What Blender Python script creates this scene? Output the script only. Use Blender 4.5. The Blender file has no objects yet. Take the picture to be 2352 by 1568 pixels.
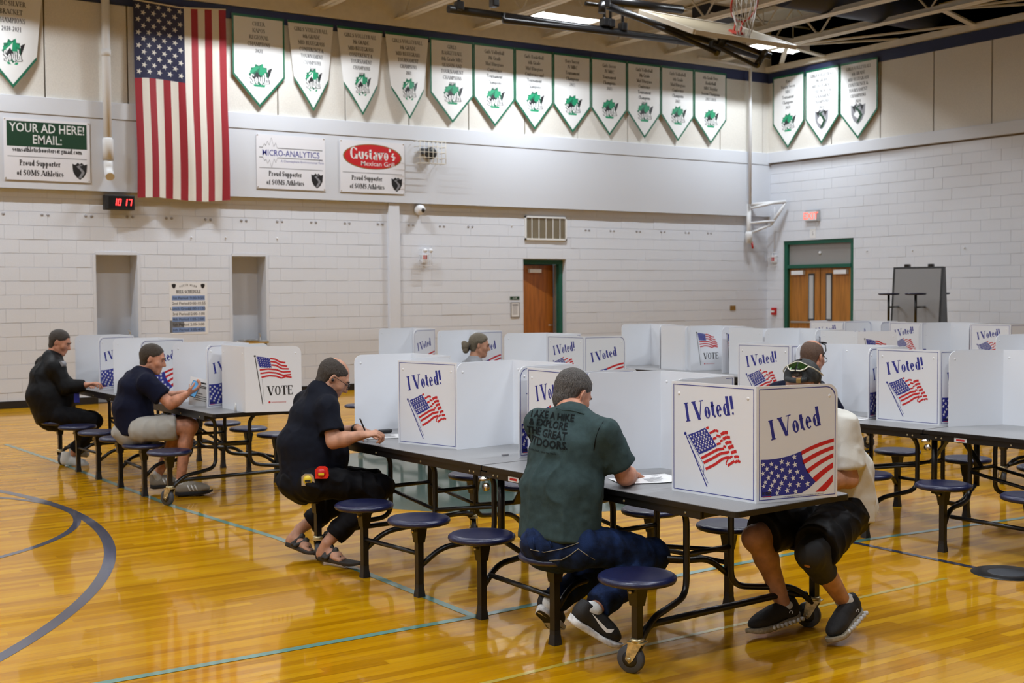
import bpy, bmesh, math, random
import numpy as np
from mathutils import Vector, Matrix
from mathutils.bvhtree import BVHTree

random.seed(7)
SC = bpy.context.scene
COL = SC.collection
PI = math.pi

# ------------------------------------------------------------------ camera, exposure, light
# room axes: X along the long banner wall towards the far corner, Y towards the banner wall, Z up; the camera stands at the origin
FPX, PITCH, CAMH, YAW, ROLL = 2853.55, 0.0409, 1.6727, 0.9868, -0.0062
_f = Vector((math.cos(YAW), math.sin(YAW), 0)); _r = Vector((math.sin(YAW), -math.cos(YAW), 0)); _u = Vector((0, 0, 1))
FW = _f * math.cos(PITCH) - _u * math.sin(PITCH)
UP = _u * math.cos(PITCH) + _f * math.sin(PITCH)
cr, sr = math.cos(ROLL), math.sin(ROLL)
CR = _r * cr + UP * sr
CU = UP * cr - _r * sr
cam_d = bpy.data.cameras.new('camera'); cam = bpy.data.objects.new('camera', cam_d); COL.objects.link(cam)
cam_d.sensor_width = 36.0; cam_d.lens = FPX / 2352 * 36.0
cam_d.clip_start = 0.05; cam_d.clip_end = 200
M = Matrix((CR, CU, -FW)).transposed().to_4x4(); M.translation = Vector((0, 0, CAMH))
cam.matrix_world = M
cam_d.dof.use_dof = True; cam_d.dof.focus_distance = 5.9; cam_d.dof.aperture_fstop = 5.0
SC.camera = cam

def ray(px, py):
    return FW + CR * ((px - 1176) / FPX) + CU * ((784 - py) / FPX)
def pt(px, py, d):
    "room point seen at (px, py), d metres deep"
    return Vector((0, 0, CAMH)) + ray(px, py) * d
def atz(px, py, z):
    r = ray(px, py); return Vector((0, 0, CAMH)) + r * ((z - CAMH) / r.z)
def on_y(px, py, y):
    r = ray(px, py); return Vector((0, 0, CAMH)) + r * (y / r.y)
def on_x(px, py, x):
    r = ray(px, py); return Vector((0, 0, CAMH)) + r * (x / r.x)

W = bpy.data.worlds.new('world'); SC.world = W; W.use_nodes = True
W.node_tree.nodes['Background'].inputs[0].default_value = (0.9, 0.95, 1, 1)
W.node_tree.nodes['Background'].inputs[1].default_value = 0.05
SC.view_settings.view_transform = 'Standard'; SC.view_settings.look = 'None'
SC.view_settings.exposure = 0.24; SC.view_settings.gamma = 1.0; SC.view_settings.use_curve_mapping = False
SC.cycles.max_bounces = 6; SC.cycles.diffuse_bounces = 4; SC.cycles.glossy_bounces = 3
SC.cycles.caustics_reflective = False; SC.cycles.caustics_refractive = False
SC.cycles.use_denoising = True; SC.cycles.sample_clamp_indirect = 4.0

LAMP_Z = 6.42
LAMPS = [(x, 17.42) for x in (-2.3, 2.7, 7.7, 12.7, 17.75)] + \
        [(x, y) for y in (13.2, 9.0) for x in (-5.5, -1.5, 2.5, 6.5, 10.5, 14.5)] + \
        [(x, 4.6) for x in (-5.5, -1.5, 2.5, 6.5, 10.5)] + [(-5.5, 0.6), (-1.5, 0.6), (3.5, 0.6)]
LAMP_W = 80.0
def lamp_light(x, y, k=1.0):
    d = bpy.data.lights.new('lamp_tube', 'AREA'); d.shape = 'RECTANGLE'; d.size = 1.16; d.size_y = 0.05
    d.energy = LAMP_W * k; d.color = (0.86, 0.925, 1.0)
    o = bpy.data.objects.new('lamp_tube', d); COL.objects.link(o)
    return o

# ------------------------------------------------------------------ materials
def mat(name, col, rough=0.5, metal=0.0, bump=0.0, bscale=60.0, var=0.0, vscale=8.0, emit=0.0, coat=0.0, spec=0.5, sheen=0.0, alpha=1.0, trans=0.0, obj=True, stretch=None):
    m = bpy.data.materials.new(name); m.use_nodes = True
    nt = m.node_tree; b = nt.nodes['Principled BSDF']
    b.inputs['Base Color'].default_value = (*col, 1); b.inputs['Roughness'].default_value = rough
    b.inputs['Metallic'].default_value = metal; b.inputs['Specular IOR Level'].default_value = spec
    b.inputs['Coat Weight'].default_value = coat; b.inputs['Coat Roughness'].default_value = 0.08
    b.inputs['Sheen Weight'].default_value = sheen; b.inputs['Transmission Weight'].default_value = trans
    b.inputs['Alpha'].default_value = alpha
    if emit:
        b.inputs['Emission Color'].default_value = (*col, 1); b.inputs['Emission Strength'].default_value = emit
    if bump or var:
        tc = nt.nodes.new('ShaderNodeTexCoord'); mp = nt.nodes.new('ShaderNodeMapping')
        nt.links.new(tc.outputs['Object'], mp.inputs[0])
        if stretch: mp.inputs['Scale'].default_value = stretch
    if bump:
        n = nt.nodes.new('ShaderNodeTexNoise'); n.inputs['Scale'].default_value = bscale; n.inputs['Detail'].default_value = 3
        nt.links.new(mp.outputs[0], n.inputs[0])
        bp = nt.nodes.new('ShaderNodeBump'); bp.inputs['Strength'].default_value = bump; bp.inputs['Distance'].default_value = 0.01
        nt.links.new(n.outputs[0], bp.inputs['Height']); nt.links.new(bp.outputs[0], b.inputs['Normal'])
    if var:
        n = nt.nodes.new('ShaderNodeTexNoise'); n.inputs['Scale'].default_value = vscale; n.inputs['Detail'].default_value = 5
        nt.links.new(mp.outputs[0], n.inputs[0])
        mx = nt.nodes.new('ShaderNodeMixRGB'); mx.inputs[1].default_value = (*[max(0, c * (1 - var)) for c in col], 1)
        mx.inputs[2].default_value = (*[min(1, c * (1 + var)) for c in col], 1)
        rp = nt.nodes.new('ShaderNodeMapRange'); rp.inputs[1].default_value = 0.35; rp.inputs[2].default_value = 0.65
        nt.links.new(n.outputs[0], rp.inputs[0]); nt.links.new(rp.outputs[0], mx.inputs[0]); nt.links.new(mx.outputs[0], b.inputs['Base Color'])
    return m

MT = {}
MT['block'] = mat('painted_block', (0.735, 0.765, 0.825), 0.55, bump=0.25, bscale=90)
MT['mortar'] = mat('mortar', (0.71, 0.74, 0.80), 0.6)
MT['plaster'] = mat('painted_plaster', (0.68, 0.705, 0.755), 0.6, bump=0.06, bscale=30)
MT['panel'] = mat('acoustic_panel', (0.72, 0.69, 0.63), 0.85, bump=0.5, bscale=120, var=0.05, vscale=60)
MT['joint_and_shade'] = mat('panel_joint_and_shade', (0.16, 0.12, 0.08), 0.8)  # brown of the real panel joints and of the painted ledge shadow
MT['navyband'] = mat('navy_band', (0.012, 0.02, 0.075), 0.6)
MT['cream'] = mat('cream_steel', (0.74, 0.69, 0.58), 0.55, var=0.04)
MT['deck'] = mat('cream_deck', (0.62, 0.57, 0.46), 0.8)
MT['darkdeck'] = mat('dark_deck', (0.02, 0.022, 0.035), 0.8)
MT['duct'] = mat('blue_duct', (0.03, 0.04, 0.085), 0.5)
MT['black'] = mat('black_steel', (0.006, 0.006, 0.007), 0.32)
MT['blackp'] = mat('black_plastic', (0.012, 0.012, 0.013), 0.5)
MT['chrome'] = mat('chrome', (0.72, 0.70, 0.66), 0.22, metal=1.0)
MT['zinc'] = mat('yellow_zinc', (0.55, 0.48, 0.30), 0.35, metal=0.8, var=0.3, vscale=60)
MT['rubber'] = mat('grey_rubber', (0.05, 0.055, 0.065), 0.55)
MT['base'] = mat('black_vinyl', (0.008, 0.008, 0.009), 0.45)
MT['lam'] = mat('grey_laminate', (0.27, 0.27, 0.275), 0.38, var=0.12, vscale=420)
MT['seat'] = mat('navy_seat_plastic', (0.007, 0.010, 0.044), 0.3, var=0.35, vscale=160, bump=0.08, bscale=200)
MT['white'] = mat('white_plastic', (0.80, 0.805, 0.82), 0.45)
MT['white2'] = mat('white_paint', (0.78, 0.79, 0.80), 0.5)
MT['booth'] = mat('corrugated_white', (0.77, 0.79, 0.83), 0.42, bump=0.03, bscale=40, stretch=(1, 1, 30))
MT['blue'] = mat('print_blue', (0.022, 0.03, 0.26), 0.45)
MT['red'] = mat('print_red', (0.55, 0.015, 0.02), 0.45)
MT['pwhite'] = mat('print_white', (0.80, 0.80, 0.80), 0.45)
MT['pblack'] = mat('print_black', (0.012, 0.012, 0.014), 0.5)
MT['pgrey'] = mat('print_grey', (0.25, 0.25, 0.27), 0.6)
MT['green'] = mat('print_green', (0.004, 0.12, 0.06), 0.5)
MT['dgreen'] = mat('print_dark_green', (0.006, 0.045, 0.02), 0.5)
MT['lgreen'] = mat('print_light_green', (0.01, 0.26, 0.12), 0.5)
MT['vinyl'] = mat('white_vinyl', (0.80, 0.80, 0.79), 0.45)
MT['vinylA'] = mat('white_sign', (0.82, 0.82, 0.86), 0.4)
MT['cloth_red'] = mat('flag_red', (0.30, 0.004, 0.013), 0.7, sheen=0.2, bump=0.05, bscale=300)
MT['cloth_white'] = mat('flag_white', (0.76, 0.72, 0.64), 0.75, sheen=0.2, bump=0.05, bscale=300)
MT['cloth_blue'] = mat('flag_blue', (0.011, 0.013, 0.052), 0.75, sheen=0.2)
MT['gframe'] = mat('green_door_paint', (0.006, 0.10, 0.06), 0.4)
MT['wood'] = mat('oak_door', (0.42, 0.17, 0.025), 0.4, var=0.2, vscale=3, stretch=(8, 8, 0.7))
MT['wood2'] = mat('walnut_door', (0.36, 0.11, 0.012), 0.4, var=0.2, vscale=3, stretch=(8, 8, 0.7))
MT['alu'] = mat('brushed_aluminium', (0.62, 0.62, 0.62), 0.3, metal=0.9)
MT['glass'] = mat('wired_glass', (0.55, 0.56, 0.56), 0.15, spec=0.8)
MT['transom'] = mat('frosted_transom', (0.30, 0.29, 0.28), 0.35)
MT['redled'] = mat('red_led', (1.0, 0.03, 0.03), 0.5, emit=4.0)
MT['exitred'] = mat('exit_red', (1.0, 0.16, 0.12), 0.5, emit=1.0)
MT['firered'] = mat('fire_red', (0.55, 0.01, 0.012), 0.4)
MT['gold'] = mat('brass_plate', (0.35, 0.21, 0.06), 0.4, metal=0.5)
MT['ventin'] = mat('vent_dark', (0.33, 0.30, 0.25), 0.7)
MT['lampw'] = mat('lamp_glow', (1.0, 0.97, 0.88), 0.5, emit=9.0)
MT['hood'] = mat('lamp_hood', (0.75, 0.73, 0.68), 0.4)
MT['rim'] = mat('rim_orange', (0.48, 0.03, 0.01), 0.4)
MT['tan'] = mat('backboard_tan', (0.42, 0.36, 0.25), 0.5)
MT['paper'] = mat('paper', (0.82, 0.82, 0.82), 0.7)
MT['court_green'] = mat('court_green', (0.10, 0.24, 0.19), 0.5, coat=1.0)
MT['court_navy'] = mat('court_navy', (0.010, 0.014, 0.045), 0.5, coat=1.0)
MT['court_dgreen'] = mat('court_dark_green', (0.012, 0.055, 0.035), 0.5, coat=1.0)
MT['court_olive'] = mat('court_olive', (0.42, 0.30, 0.03), 0.5, coat=1.0)
MT['shine'] = mat('phone_screen', (0.10, 0.30, 0.55), 0.15, emit=0.25)

def floor_mat():
    m = bpy.data.materials.new('maple_boards'); m.use_nodes = True; nt = m.node_tree; b = nt.nodes['Principled BSDF']
    N = nt.nodes.new; L = nt.links.new
    g = N('ShaderNodeNewGeometry'); tc = N('ShaderNodeTexCoord')
    mp = N('ShaderNodeMapping'); mp.inputs['Scale'].default_value = (1.2, 28, 1); L(tc.outputs['Object'], mp.inputs[0])
    n = N('ShaderNodeTexNoise'); n.inputs['Scale'].default_value = 2.2; n.inputs['Detail'].default_value = 6; L(mp.outputs[0], n.inputs[0])
    n2 = N('ShaderNodeTexNoise'); n2.inputs['Scale'].default_value = 0.55; n2.inputs['Detail'].default_value = 2; L(tc.outputs['Object'], n2.inputs[0])
    r = N('ShaderNodeValToRGB'); cr_ = r.color_ramp
    cr_.elements[0].position = 0.0; cr_.elements[0].color = (0.40, 0.165, 0.0015, 1)
    cr_.elements[1].position = 1.0; cr_.elements[1].color = (0.78, 0.42, 0.008, 1)
    e = cr_.elements.new(0.5); e.color = (0.62, 0.29, 0.003, 1)
    a = N('ShaderNodeMath'); a.operation = 'MULTIPLY_ADD'; L(g.outputs['Random Per Island'], a.inputs[0]); a.inputs[1].default_value = 0.62; 
    s = N('ShaderNodeMath'); s.operation = 'MULTIPLY_ADD'; L(n.outputs[0], s.inputs[0]); s.inputs[1].default_value = 0.75; s.inputs[2].default_value = -0.19
    L(s.outputs[0], a.inputs[2]); L(a.outputs[0], r.inputs[0]); L(r.outputs[0], b.inputs['Base Color'])
    b.inputs['Roughness'].default_value = 0.17; b.inputs['Metallic'].default_value = 0.42; b.inputs['Coat Weight'].default_value = 0.42; b.inputs['Coat Roughness'].default_value = 0.035
    b.inputs['Coat IOR'].default_value = 1.36; b.inputs['Specular IOR Level'].default_value = 0.0
    bp = N('ShaderNodeBump'); bp.inputs['Strength'].default_value = 0.035; bp.inputs['Distance'].default_value = 0.01
    mp2 = N('ShaderNodeMapping'); mp2.inputs['Scale'].default_value = (1.5, 9, 1); L(tc.outputs['Object'], mp2.inputs[0])
    n3 = N('ShaderNodeTexNoise'); n3.inputs['Scale'].default_value = 1.6; n3.inputs['Detail'].default_value = 3; L(mp2.outputs[0], n3.inputs[0])
    L(n3.outputs[0], bp.inputs['Height']); L(bp.outputs[0], b.inputs['Coat Normal'])
    return m
MT['boards'] = floor_mat()
MT['underfloor'] = mat('floor_gap', (0.10, 0.045, 0.008), 0.6)
# ------------------------------------------------------------------ builders
def tag(o, label=None, cat=None, group=None, kind=None):
    if label: o['label'] = label
    if cat: o['category'] = cat
    if group: o['group'] = group
    if kind: o['kind'] = kind
    return o
def empty(name, loc=(0, 0, 0), rz=0.0):
    o = bpy.data.objects.new(name, None); COL.objects.link(o); o.location = loc; o.rotation_euler = (0, 0, rz); o.empty_display_size = 0.1
    return o
def link_mesh(name, me, parent=None, loc=(0, 0, 0), rot=(0, 0, 0)):
    o = bpy.data.objects.new(name, me); COL.objects.link(o); o.parent = parent; o.location = loc; o.rotation_euler = rot
    return o
def copy_tree(o, parent=None):
    c = o.copy(); COL.objects.link(c); c.parent = parent
    for ch in KIDS(o): copy_tree(ch, c)
    return c
def KIDS(o):
    return [x for x in o.children]

class MB:
    "collects shapes, then links them as one mesh object"
    def __init__(s): s.v = []; s.f = []; s.mi = []; s.sm = []; s.cur = 0
    def add(s, vs, fs, smooth=False):
        b = len(s.v); s.v += [tuple(v) for v in vs]
        for f in fs: s.f.append([i + b for i in f]); s.mi.append(s.cur); s.sm.append(smooth)
        return s
    def box(s, c, d, rot=None, bevel=0.0):
        hx, hy, hz = d[0] / 2, d[1] / 2, d[2] / 2
        if bevel:
            bm = bmesh.new(); bmesh.ops.create_cube(bm, size=1.0)
            bmesh.ops.scale(bm, vec=d, verts=bm.verts)
            bmesh.ops.bevel(bm, geom=list(bm.edges), offset=bevel, segments=2, affect='EDGES', profile=0.5)
            vs = [v.co.copy() for v in bm.verts]; bm.verts.index_update(); fs = [[v.index for v in f.verts] for f in bm.faces]; bm.free()
        else:
            vs = [Vector((x * hx, y * hy, z * hz)) for z in (-1, 1) for y in (-1, 1) for x in (-1, 1)]
            fs = [(0, 2, 3, 1), (4, 5, 7, 6), (0, 1, 5, 4), (2, 6, 7, 3), (0, 4, 6, 2), (1, 3, 7, 5)]
        if rot is not None: vs = [rot @ v for v in vs]
        c = Vector(c); return s.add([v + c for v in vs], fs)
    def bar(s, a, b, w, h, up=(0, 0, 1)):
        a = Vector(a); b = Vector(b); d = b - a; L = d.length; x = d / L; up = Vector(up)
        y = up.cross(x)
        if y.length < 1e-4: y = Vector((1, 0, 0)).cross(x)
        y.normalize(); z = x.cross(y)
        return s.box((a + b) / 2, (L, w, h), rot=Matrix((x, y, z)).transposed())
    def tube(s, pts, r, n=10, cap=True, closed=False):
        pts = [Vector(p) for p in pts]; m = len(pts)
        rs = r if isinstance(r, (list, tuple)) else [r] * m
        vs = []; prev = None
        for i in range(m):
            if closed: t = pts[(i + 1) % m] - pts[i - 1]
            else: t = (pts[min(i + 1, m - 1)] - pts[max(i - 1, 0)])
            t.normalize()
            if prev is None:
                u = t.orthogonal().normalized()
            else:
                u = prev - t * prev.dot(t); u.normalize()
            prev = u; w = t.cross(u)
            for k in range(n):
                a = 2 * PI * k / n; vs.append(pts[i] + (u * math.cos(a) + w * math.sin(a)) * rs[i])
        fs = []
        for i in range(m if closed else m - 1):
            j = (i + 1) % m
            for k in range(n):
                fs.append((i * n + k, i * n + (k + 1) % n, j * n + (k + 1) % n, j * n + k))
        s.add(vs, fs, True)
        if cap and not closed:
            b = len(s.v) - len(vs)
            s.f.append([b + k for k in range(n)][::-1]); s.mi.append(s.cur); s.sm.append(False)
            s.f.append([b + (m - 1) * n + k for k in range(n)]); s.mi.append(s.cur); s.sm.append(False)
        return s
    def lathe(s, prof, c=(0, 0, 0), n=24, axis='z', smooth=True):
        vs = []; c = Vector(c)
        for r, z in prof:
            for k in range(n):
                a = 2 * PI * k / n; p = Vector((r * math.cos(a), r * math.sin(a), z))
                if axis == 'y': p = Vector((p.x, p.z, p.y))
                if axis == 'x': p = Vector((p.z, p.x, p.y))
                vs.append(c + p)
        m = len(prof); fs = []
        for i in range(m - 1):
            for k in range(n): fs.append((i * n + k, i * n + (k + 1) % n, (i + 1) * n + (k + 1) % n, (i + 1) * n + k))
        s.add(vs, fs, smooth); b = len(s.v) - len(vs)
        for i, rev in ((0, True), (m - 1, False)):
            if prof[i][0] > 1e-5:
                f = [b + i * n + k for k in range(n)]; s.f.append(f[::-1] if rev else f); s.mi.append(s.cur); s.sm.append(False)
        return s
    def prism(s, poly, o, ux, uy, th):
        "polygon in the plane (o, ux, uy), extruded th along the normal"
        o = Vector(o); ux = Vector(ux); uy = Vector(uy); nz = ux.cross(uy).normalized(); n = len(poly)
        vs = [o + ux * x + uy * y for x, y in poly]
        if th == 0: return s.add(vs, [list(range(n))])
        vs += [v + nz * th for v in vs[:n]]
        fs = [list(range(n))[::-1], list(range(n, 2 * n))] + [(i, (i + 1) % n, n + (i + 1) % n, n + i) for i in range(n)]
        return s.add(vs, fs)
    def flat(s, tris, o, ux, uy, lift=0.0):
        "2-D (verts, faces) laid in a plane"
        o = Vector(o); ux = Vector(ux); uy = Vector(uy); nz = ux.cross(uy).normalized() * lift
        v2, f2 = tris; un = ux.cross(uy).normalized(); st = [0.0] * len(v2)
        if len(v2) == sum(len(q) for q in f2):      # separate strokes: a hair of relief each, so that crossing strokes never lie in one plane
            for i, q in enumerate(f2):
                for j in q: st[j] = (i % 6) * 5e-5
        return s.add([o + ux * x + uy * y + nz + un * e for (x, y), e in zip(v2, st)], f2)
    def mesh(s, name, mats, angle=None):
        me = bpy.data.meshes.new(name); me.from_pydata(s.v, [], s.f)
        mats = mats if isinstance(mats, (list, tuple)) else [mats]
        for m in mats: me.materials.append(m)
        me.polygons.foreach_set('material_index', s.mi); me.polygons.foreach_set('use_smooth', s.sm)
        bm = bmesh.new(); bm.from_mesh(me); bmesh.ops.recalc_face_normals(bm, faces=bm.faces); bm.to_mesh(me); bm.free()
        me.update(); return me
    def build(s, name, mats, parent=None, loc=(0, 0, 0), rot=(0, 0, 0)):
        return link_mesh(name, s.mesh(name, mats), parent, loc, rot)

def struct(name, mb, m, parent=None, loc=(0, 0, 0)):
    o = mb.build(name, m, parent, loc)
    if parent is None: o['kind'] = 'structure'
    return o
def stuff(o): o['kind'] = 'stuff'; return o
def arc2(cx, cy, r, a0, a1, n):
    return [(cx + r * math.cos(math.radians(a0 + (a1 - a0) * i / n)), cy + r * math.sin(math.radians(a0 + (a1 - a0) * i / n))) for i in range(n + 1)]
def bend(pts, r, n=5):
    "round the corners of a 3-D polyline"
    pts = [Vector(p) for p in pts]; out = [pts[0]]
    for i in range(1, len(pts) - 1):
        a, b, c = pts[i - 1], pts[i], pts[i + 1]
        d1 = (a - b); d2 = (c - b); q = min(r, d1.length * 0.48, d2.length * 0.48)
        p0 = b + d1.normalized() * q; p2 = b + d2.normalized() * q
        for k in range(n + 1):
            t = k / n; out.append(p0 * (1 - t) ** 2 + b * 2 * t * (1 - t) + p2 * t * t)
    out.append(pts[-1]); return out

# ---- lettering -----------------------------------------------------------
def tri_polys(polys):
    "list of simple polygons -> (verts, faces)"
    v = []; f = []
    for p in polys:
        b = len(v); v += list(p); f.append([b + i for i in range(len(p))])
    return v, f
GL = {  # serif letters: v x y0 y1 = stem, d = diagonal (t thin / k thick), h = hairline, a = bowl arc, s = foot serif
'A': (72, 'd 4 0 34 100 t;d 34 100 66 0 k;h 16 54 34;s 5 0;s 65 0'), 'B': (66, 'v 16 0 100;a 26 76 27 24 -90 90;a 26 26 33 26 -90 90;h 8 30 97;h 8 30 51;h 8 30 3'),
'C': (66, 'a 36 50 30 50 40 320;v 61 68 92 t'), 'D': (72, 'v 16 0 100;a 28 50 37 50 -90 90;h 8 30 97;h 8 30 3'),
'E': (60, 'v 16 0 100;h 8 54 97;h 16 42 52;h 8 56 3;v 53 78 98 t;v 55 2 24 t;v 42 42 62 t'), 'F': (56, 'v 16 0 100;h 8 52 97;h 16 40 50;v 51 78 98 t;v 40 40 60 t;s 16 0'),
'G': (72, 'a 36 50 30 50 45 315;v 60 2 44;s 60 44;v 60 70 92 t'), 'H': (74, 'v 16 0 100;v 58 0 100;h 16 58 50;s 16 0;s 58 0;s 16 100;s 58 100'),
'I': (34, 'v 17 0 100;s 17 0;s 17 100'), 'J': (42, 'v 26 20 100;a 12 20 14 20 -120 0;s 26 100'), 'K': (72, 'v 16 0 100;d 20 46 60 100 t;d 30 56 64 0 k;s 16 0;s 64 0;s 16 100;s 58 100'),
'L': (58, 'v 16 0 100;h 8 54 3;v 53 2 28 t;s 16 100'), 'M': (88, 'd 14 0 14 100 t;d 16 100 44 10 k;d 44 10 72 100 t;v 74 0 100;s 14 0;s 74 0;s 12 100;s 76 100'),
'N': (74, 'd 14 0 14 100 t;d 14 100 60 4 k;d 60 0 60 100 t;s 14 0;s 60 100;s 12 100'), 'O': (72, 'a 36 50 30 50 0 360'), 'P': (58, 'v 16 0 100;a 26 73 26 27 -90 90;h 8 30 97;h 16 30 48;s 16 0'),
'Q': (72, 'a 36 50 30 50 0 360;d 36 10 66 -16 k'), 'R': (68, 'v 16 0 100;a 26 74 25 26 -90 90;h 8 30 97;h 16 30 50;d 32 50 62 0 k;s 16 0;s 63 0'),
'S': (54, 'a 26 74 19 24 40 235;a 27 26 20 26 -140 75;d 12 62 42 38 k;v 44 72 94 t;v 9 6 28 t'), 'T': (62, 'v 31 0 100;h 4 58 97;v 6 76 98 t;v 56 76 98 t;s 31 0'),
'U': (72, 'v 16 28 100;a 37 28 21 28 180 360;d 58 28 58 100 t;s 16 100;s 58 100'), 'V': (70, 'd 8 100 36 0 k;d 36 0 62 100 t;s 9 100;s 61 100'),
'W': (96, 'd 8 100 30 0 k;d 30 0 48 90 t;d 48 90 68 0 k;d 68 0 88 100 t;s 8 100;s 48 100;s 88 100'), 'X': (70, 'd 10 100 60 0 k;d 10 0 58 100 t;s 10 0;s 60 0;s 10 100;s 58 100'),
'Y': (68, 'd 8 100 34 46 k;d 34 46 58 100 t;v 34 0 48;s 34 0;s 8 100;s 58 100'), 'Z': (60, 'h 8 52 97;d 52 98 8 2 k;h 8 54 3;v 9 76 98 t;v 53 2 24 t'),
'a': (46, 'v 34 4 46;a 22 46 12 20 0 160;a 20 18 15 18 0 360;h 34 44 3'), 'b': (50, 'v 13 0 100;a 26 32 19 32 -150 150;h 4 13 98'), 'c': (44, 'a 24 32 19 32 45 315;a 36 52 6 6 0 360'),
'd': (52, 'v 39 0 100;a 25 32 19 32 30 330;h 30 39 98;h 39 48 3'), 'e': (44, 'a 23 32 18 32 0 312;h 8 40 35'), 'f': (34, 'v 16 0 78;a 26 78 10 20 60 180;h 4 30 62;s 16 0'),
'g': (48, 'a 22 42 15 22 0 360;a 23 -6 18 16 0 360;h 34 46 60;d 14 24 14 8 t'), 'h': (52, 'v 13 0 100;a 27 40 13 24 0 170;v 40 0 42;s 13 0;s 40 0;h 4 13 98'), 'i': (28, 'v 14 0 64;a 14 86 4 6 0 360;s 14 0;h 4 14 62'),
'j': (28, 'v 16 -18 64;a 14 86 4 6 0 360;h 6 16 62'), 'k': (52, 'v 13 0 100;d 16 26 40 62 t;d 22 34 44 0 k;s 13 0;s 42 0;s 40 64;h 4 13 98'), 'l': (28, 'v 14 0 100;s 14 0;h 4 14 98'),
'm': (78, 'v 13 0 64;a 27 40 13 24 0 170;v 40 0 42;a 53 40 13 24 0 170;v 66 0 42;s 13 0;s 40 0;s 66 0;h 4 13 62'), 'n': (52, 'v 13 0 64;a 27 40 13 24 0 170;v 40 0 42;s 13 0;s 40 0;h 4 13 62'),
'o': (48, 'a 24 32 19 32 0 360'), 'p': (50, 'v 13 -32 64;a 26 32 19 32 -150 150;s 13 -32;h 4 13 62'), 'q': (50, 'v 38 -32 64;a 25 32 19 32 30 330;s 38 -32'), 'r': (38, 'v 13 0 64;a 28 46 14 18 70 170;a 32 56 4 6 0 360;s 13 0;h 4 13 62'),
's': (40, 'a 20 48 13 16 40 230;a 20 17 14 17 -140 70;d 11 40 30 26 k'), 't': (32, 'v 14 12 84;a 24 12 10 12 180 310;h 3 28 62'), 'u': (52, 'v 13 22 64;a 26 22 13 22 180 350;v 40 0 64;h 4 13 62;h 40 50 2'),
'v': (48, 'd 6 64 25 0 k;d 25 0 42 64 t;s 7 64;s 41 64'), 'w': (70, 'd 6 64 22 0 k;d 22 0 35 60 t;d 35 60 50 0 k;d 50 0 64 64 t;s 6 64;s 64 64'), 'x': (48, 'd 8 64 40 0 k;d 8 0 40 64 t;s 8 0;s 41 0;s 8 64;s 40 64'),
'y': (48, 'd 6 64 25 0 k;d 42 64 16 -30 t;s 7 64;s 41 64'), 'z': (44, 'h 6 38 62;d 38 63 6 2 k;h 6 40 3'),
'0': (50, 'a 25 48 18 48 0 360'), '1': (50, 'v 25 0 96;s 25 0;d 12 84 25 94 t'), '2': (50, 'a 24 72 16 24 -30 180;d 38 60 8 4 k;h 8 44 4'), '3': (50, 'a 23 72 15 24 -80 150;a 23 25 18 25 -150 90'),
'4': (50, 'v 34 0 96;d 34 94 4 28 t;h 4 46 26'), '5': (50, 'a 22 30 18 30 -150 130;d 12 52 14 94 t;h 14 42 92'), '6': (50, 'a 25 30 18 30 0 360;a 36 50 30 46 100 180'), '7': (50, 'h 6 44 93;d 43 92 20 0 k'),
'8': (50, 'a 25 72 15 24 0 360;a 25 25 18 25 0 360'), '9': (50, 'a 25 66 18 30 0 360;a 14 46 30 46 -80 0'),
'!': (30, 'd 15 98 15 30 K;a 15 7 6 7 0 360'), '.': (22, 'a 11 7 5 7 0 360'), ',': (22, 'a 11 7 5 7 0 360;d 13 4 8 -14 t'), ':': (22, 'a 11 9 5 7 0 360;a 11 54 5 7 0 360'), '-': (34, 'h 5 29 32'), "'": (18, 'd 9 100 9 74 K'),
'&': (78, 'a 30 76 15 22 0 360;a 30 26 24 26 60 330;d 24 60 64 0 k;d 50 18 66 46 t'), '@': (90, 'a 45 36 34 40 20 330;a 42 36 14 20 0 360'), ' ': (26, '')}
_gcache = {}
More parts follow.
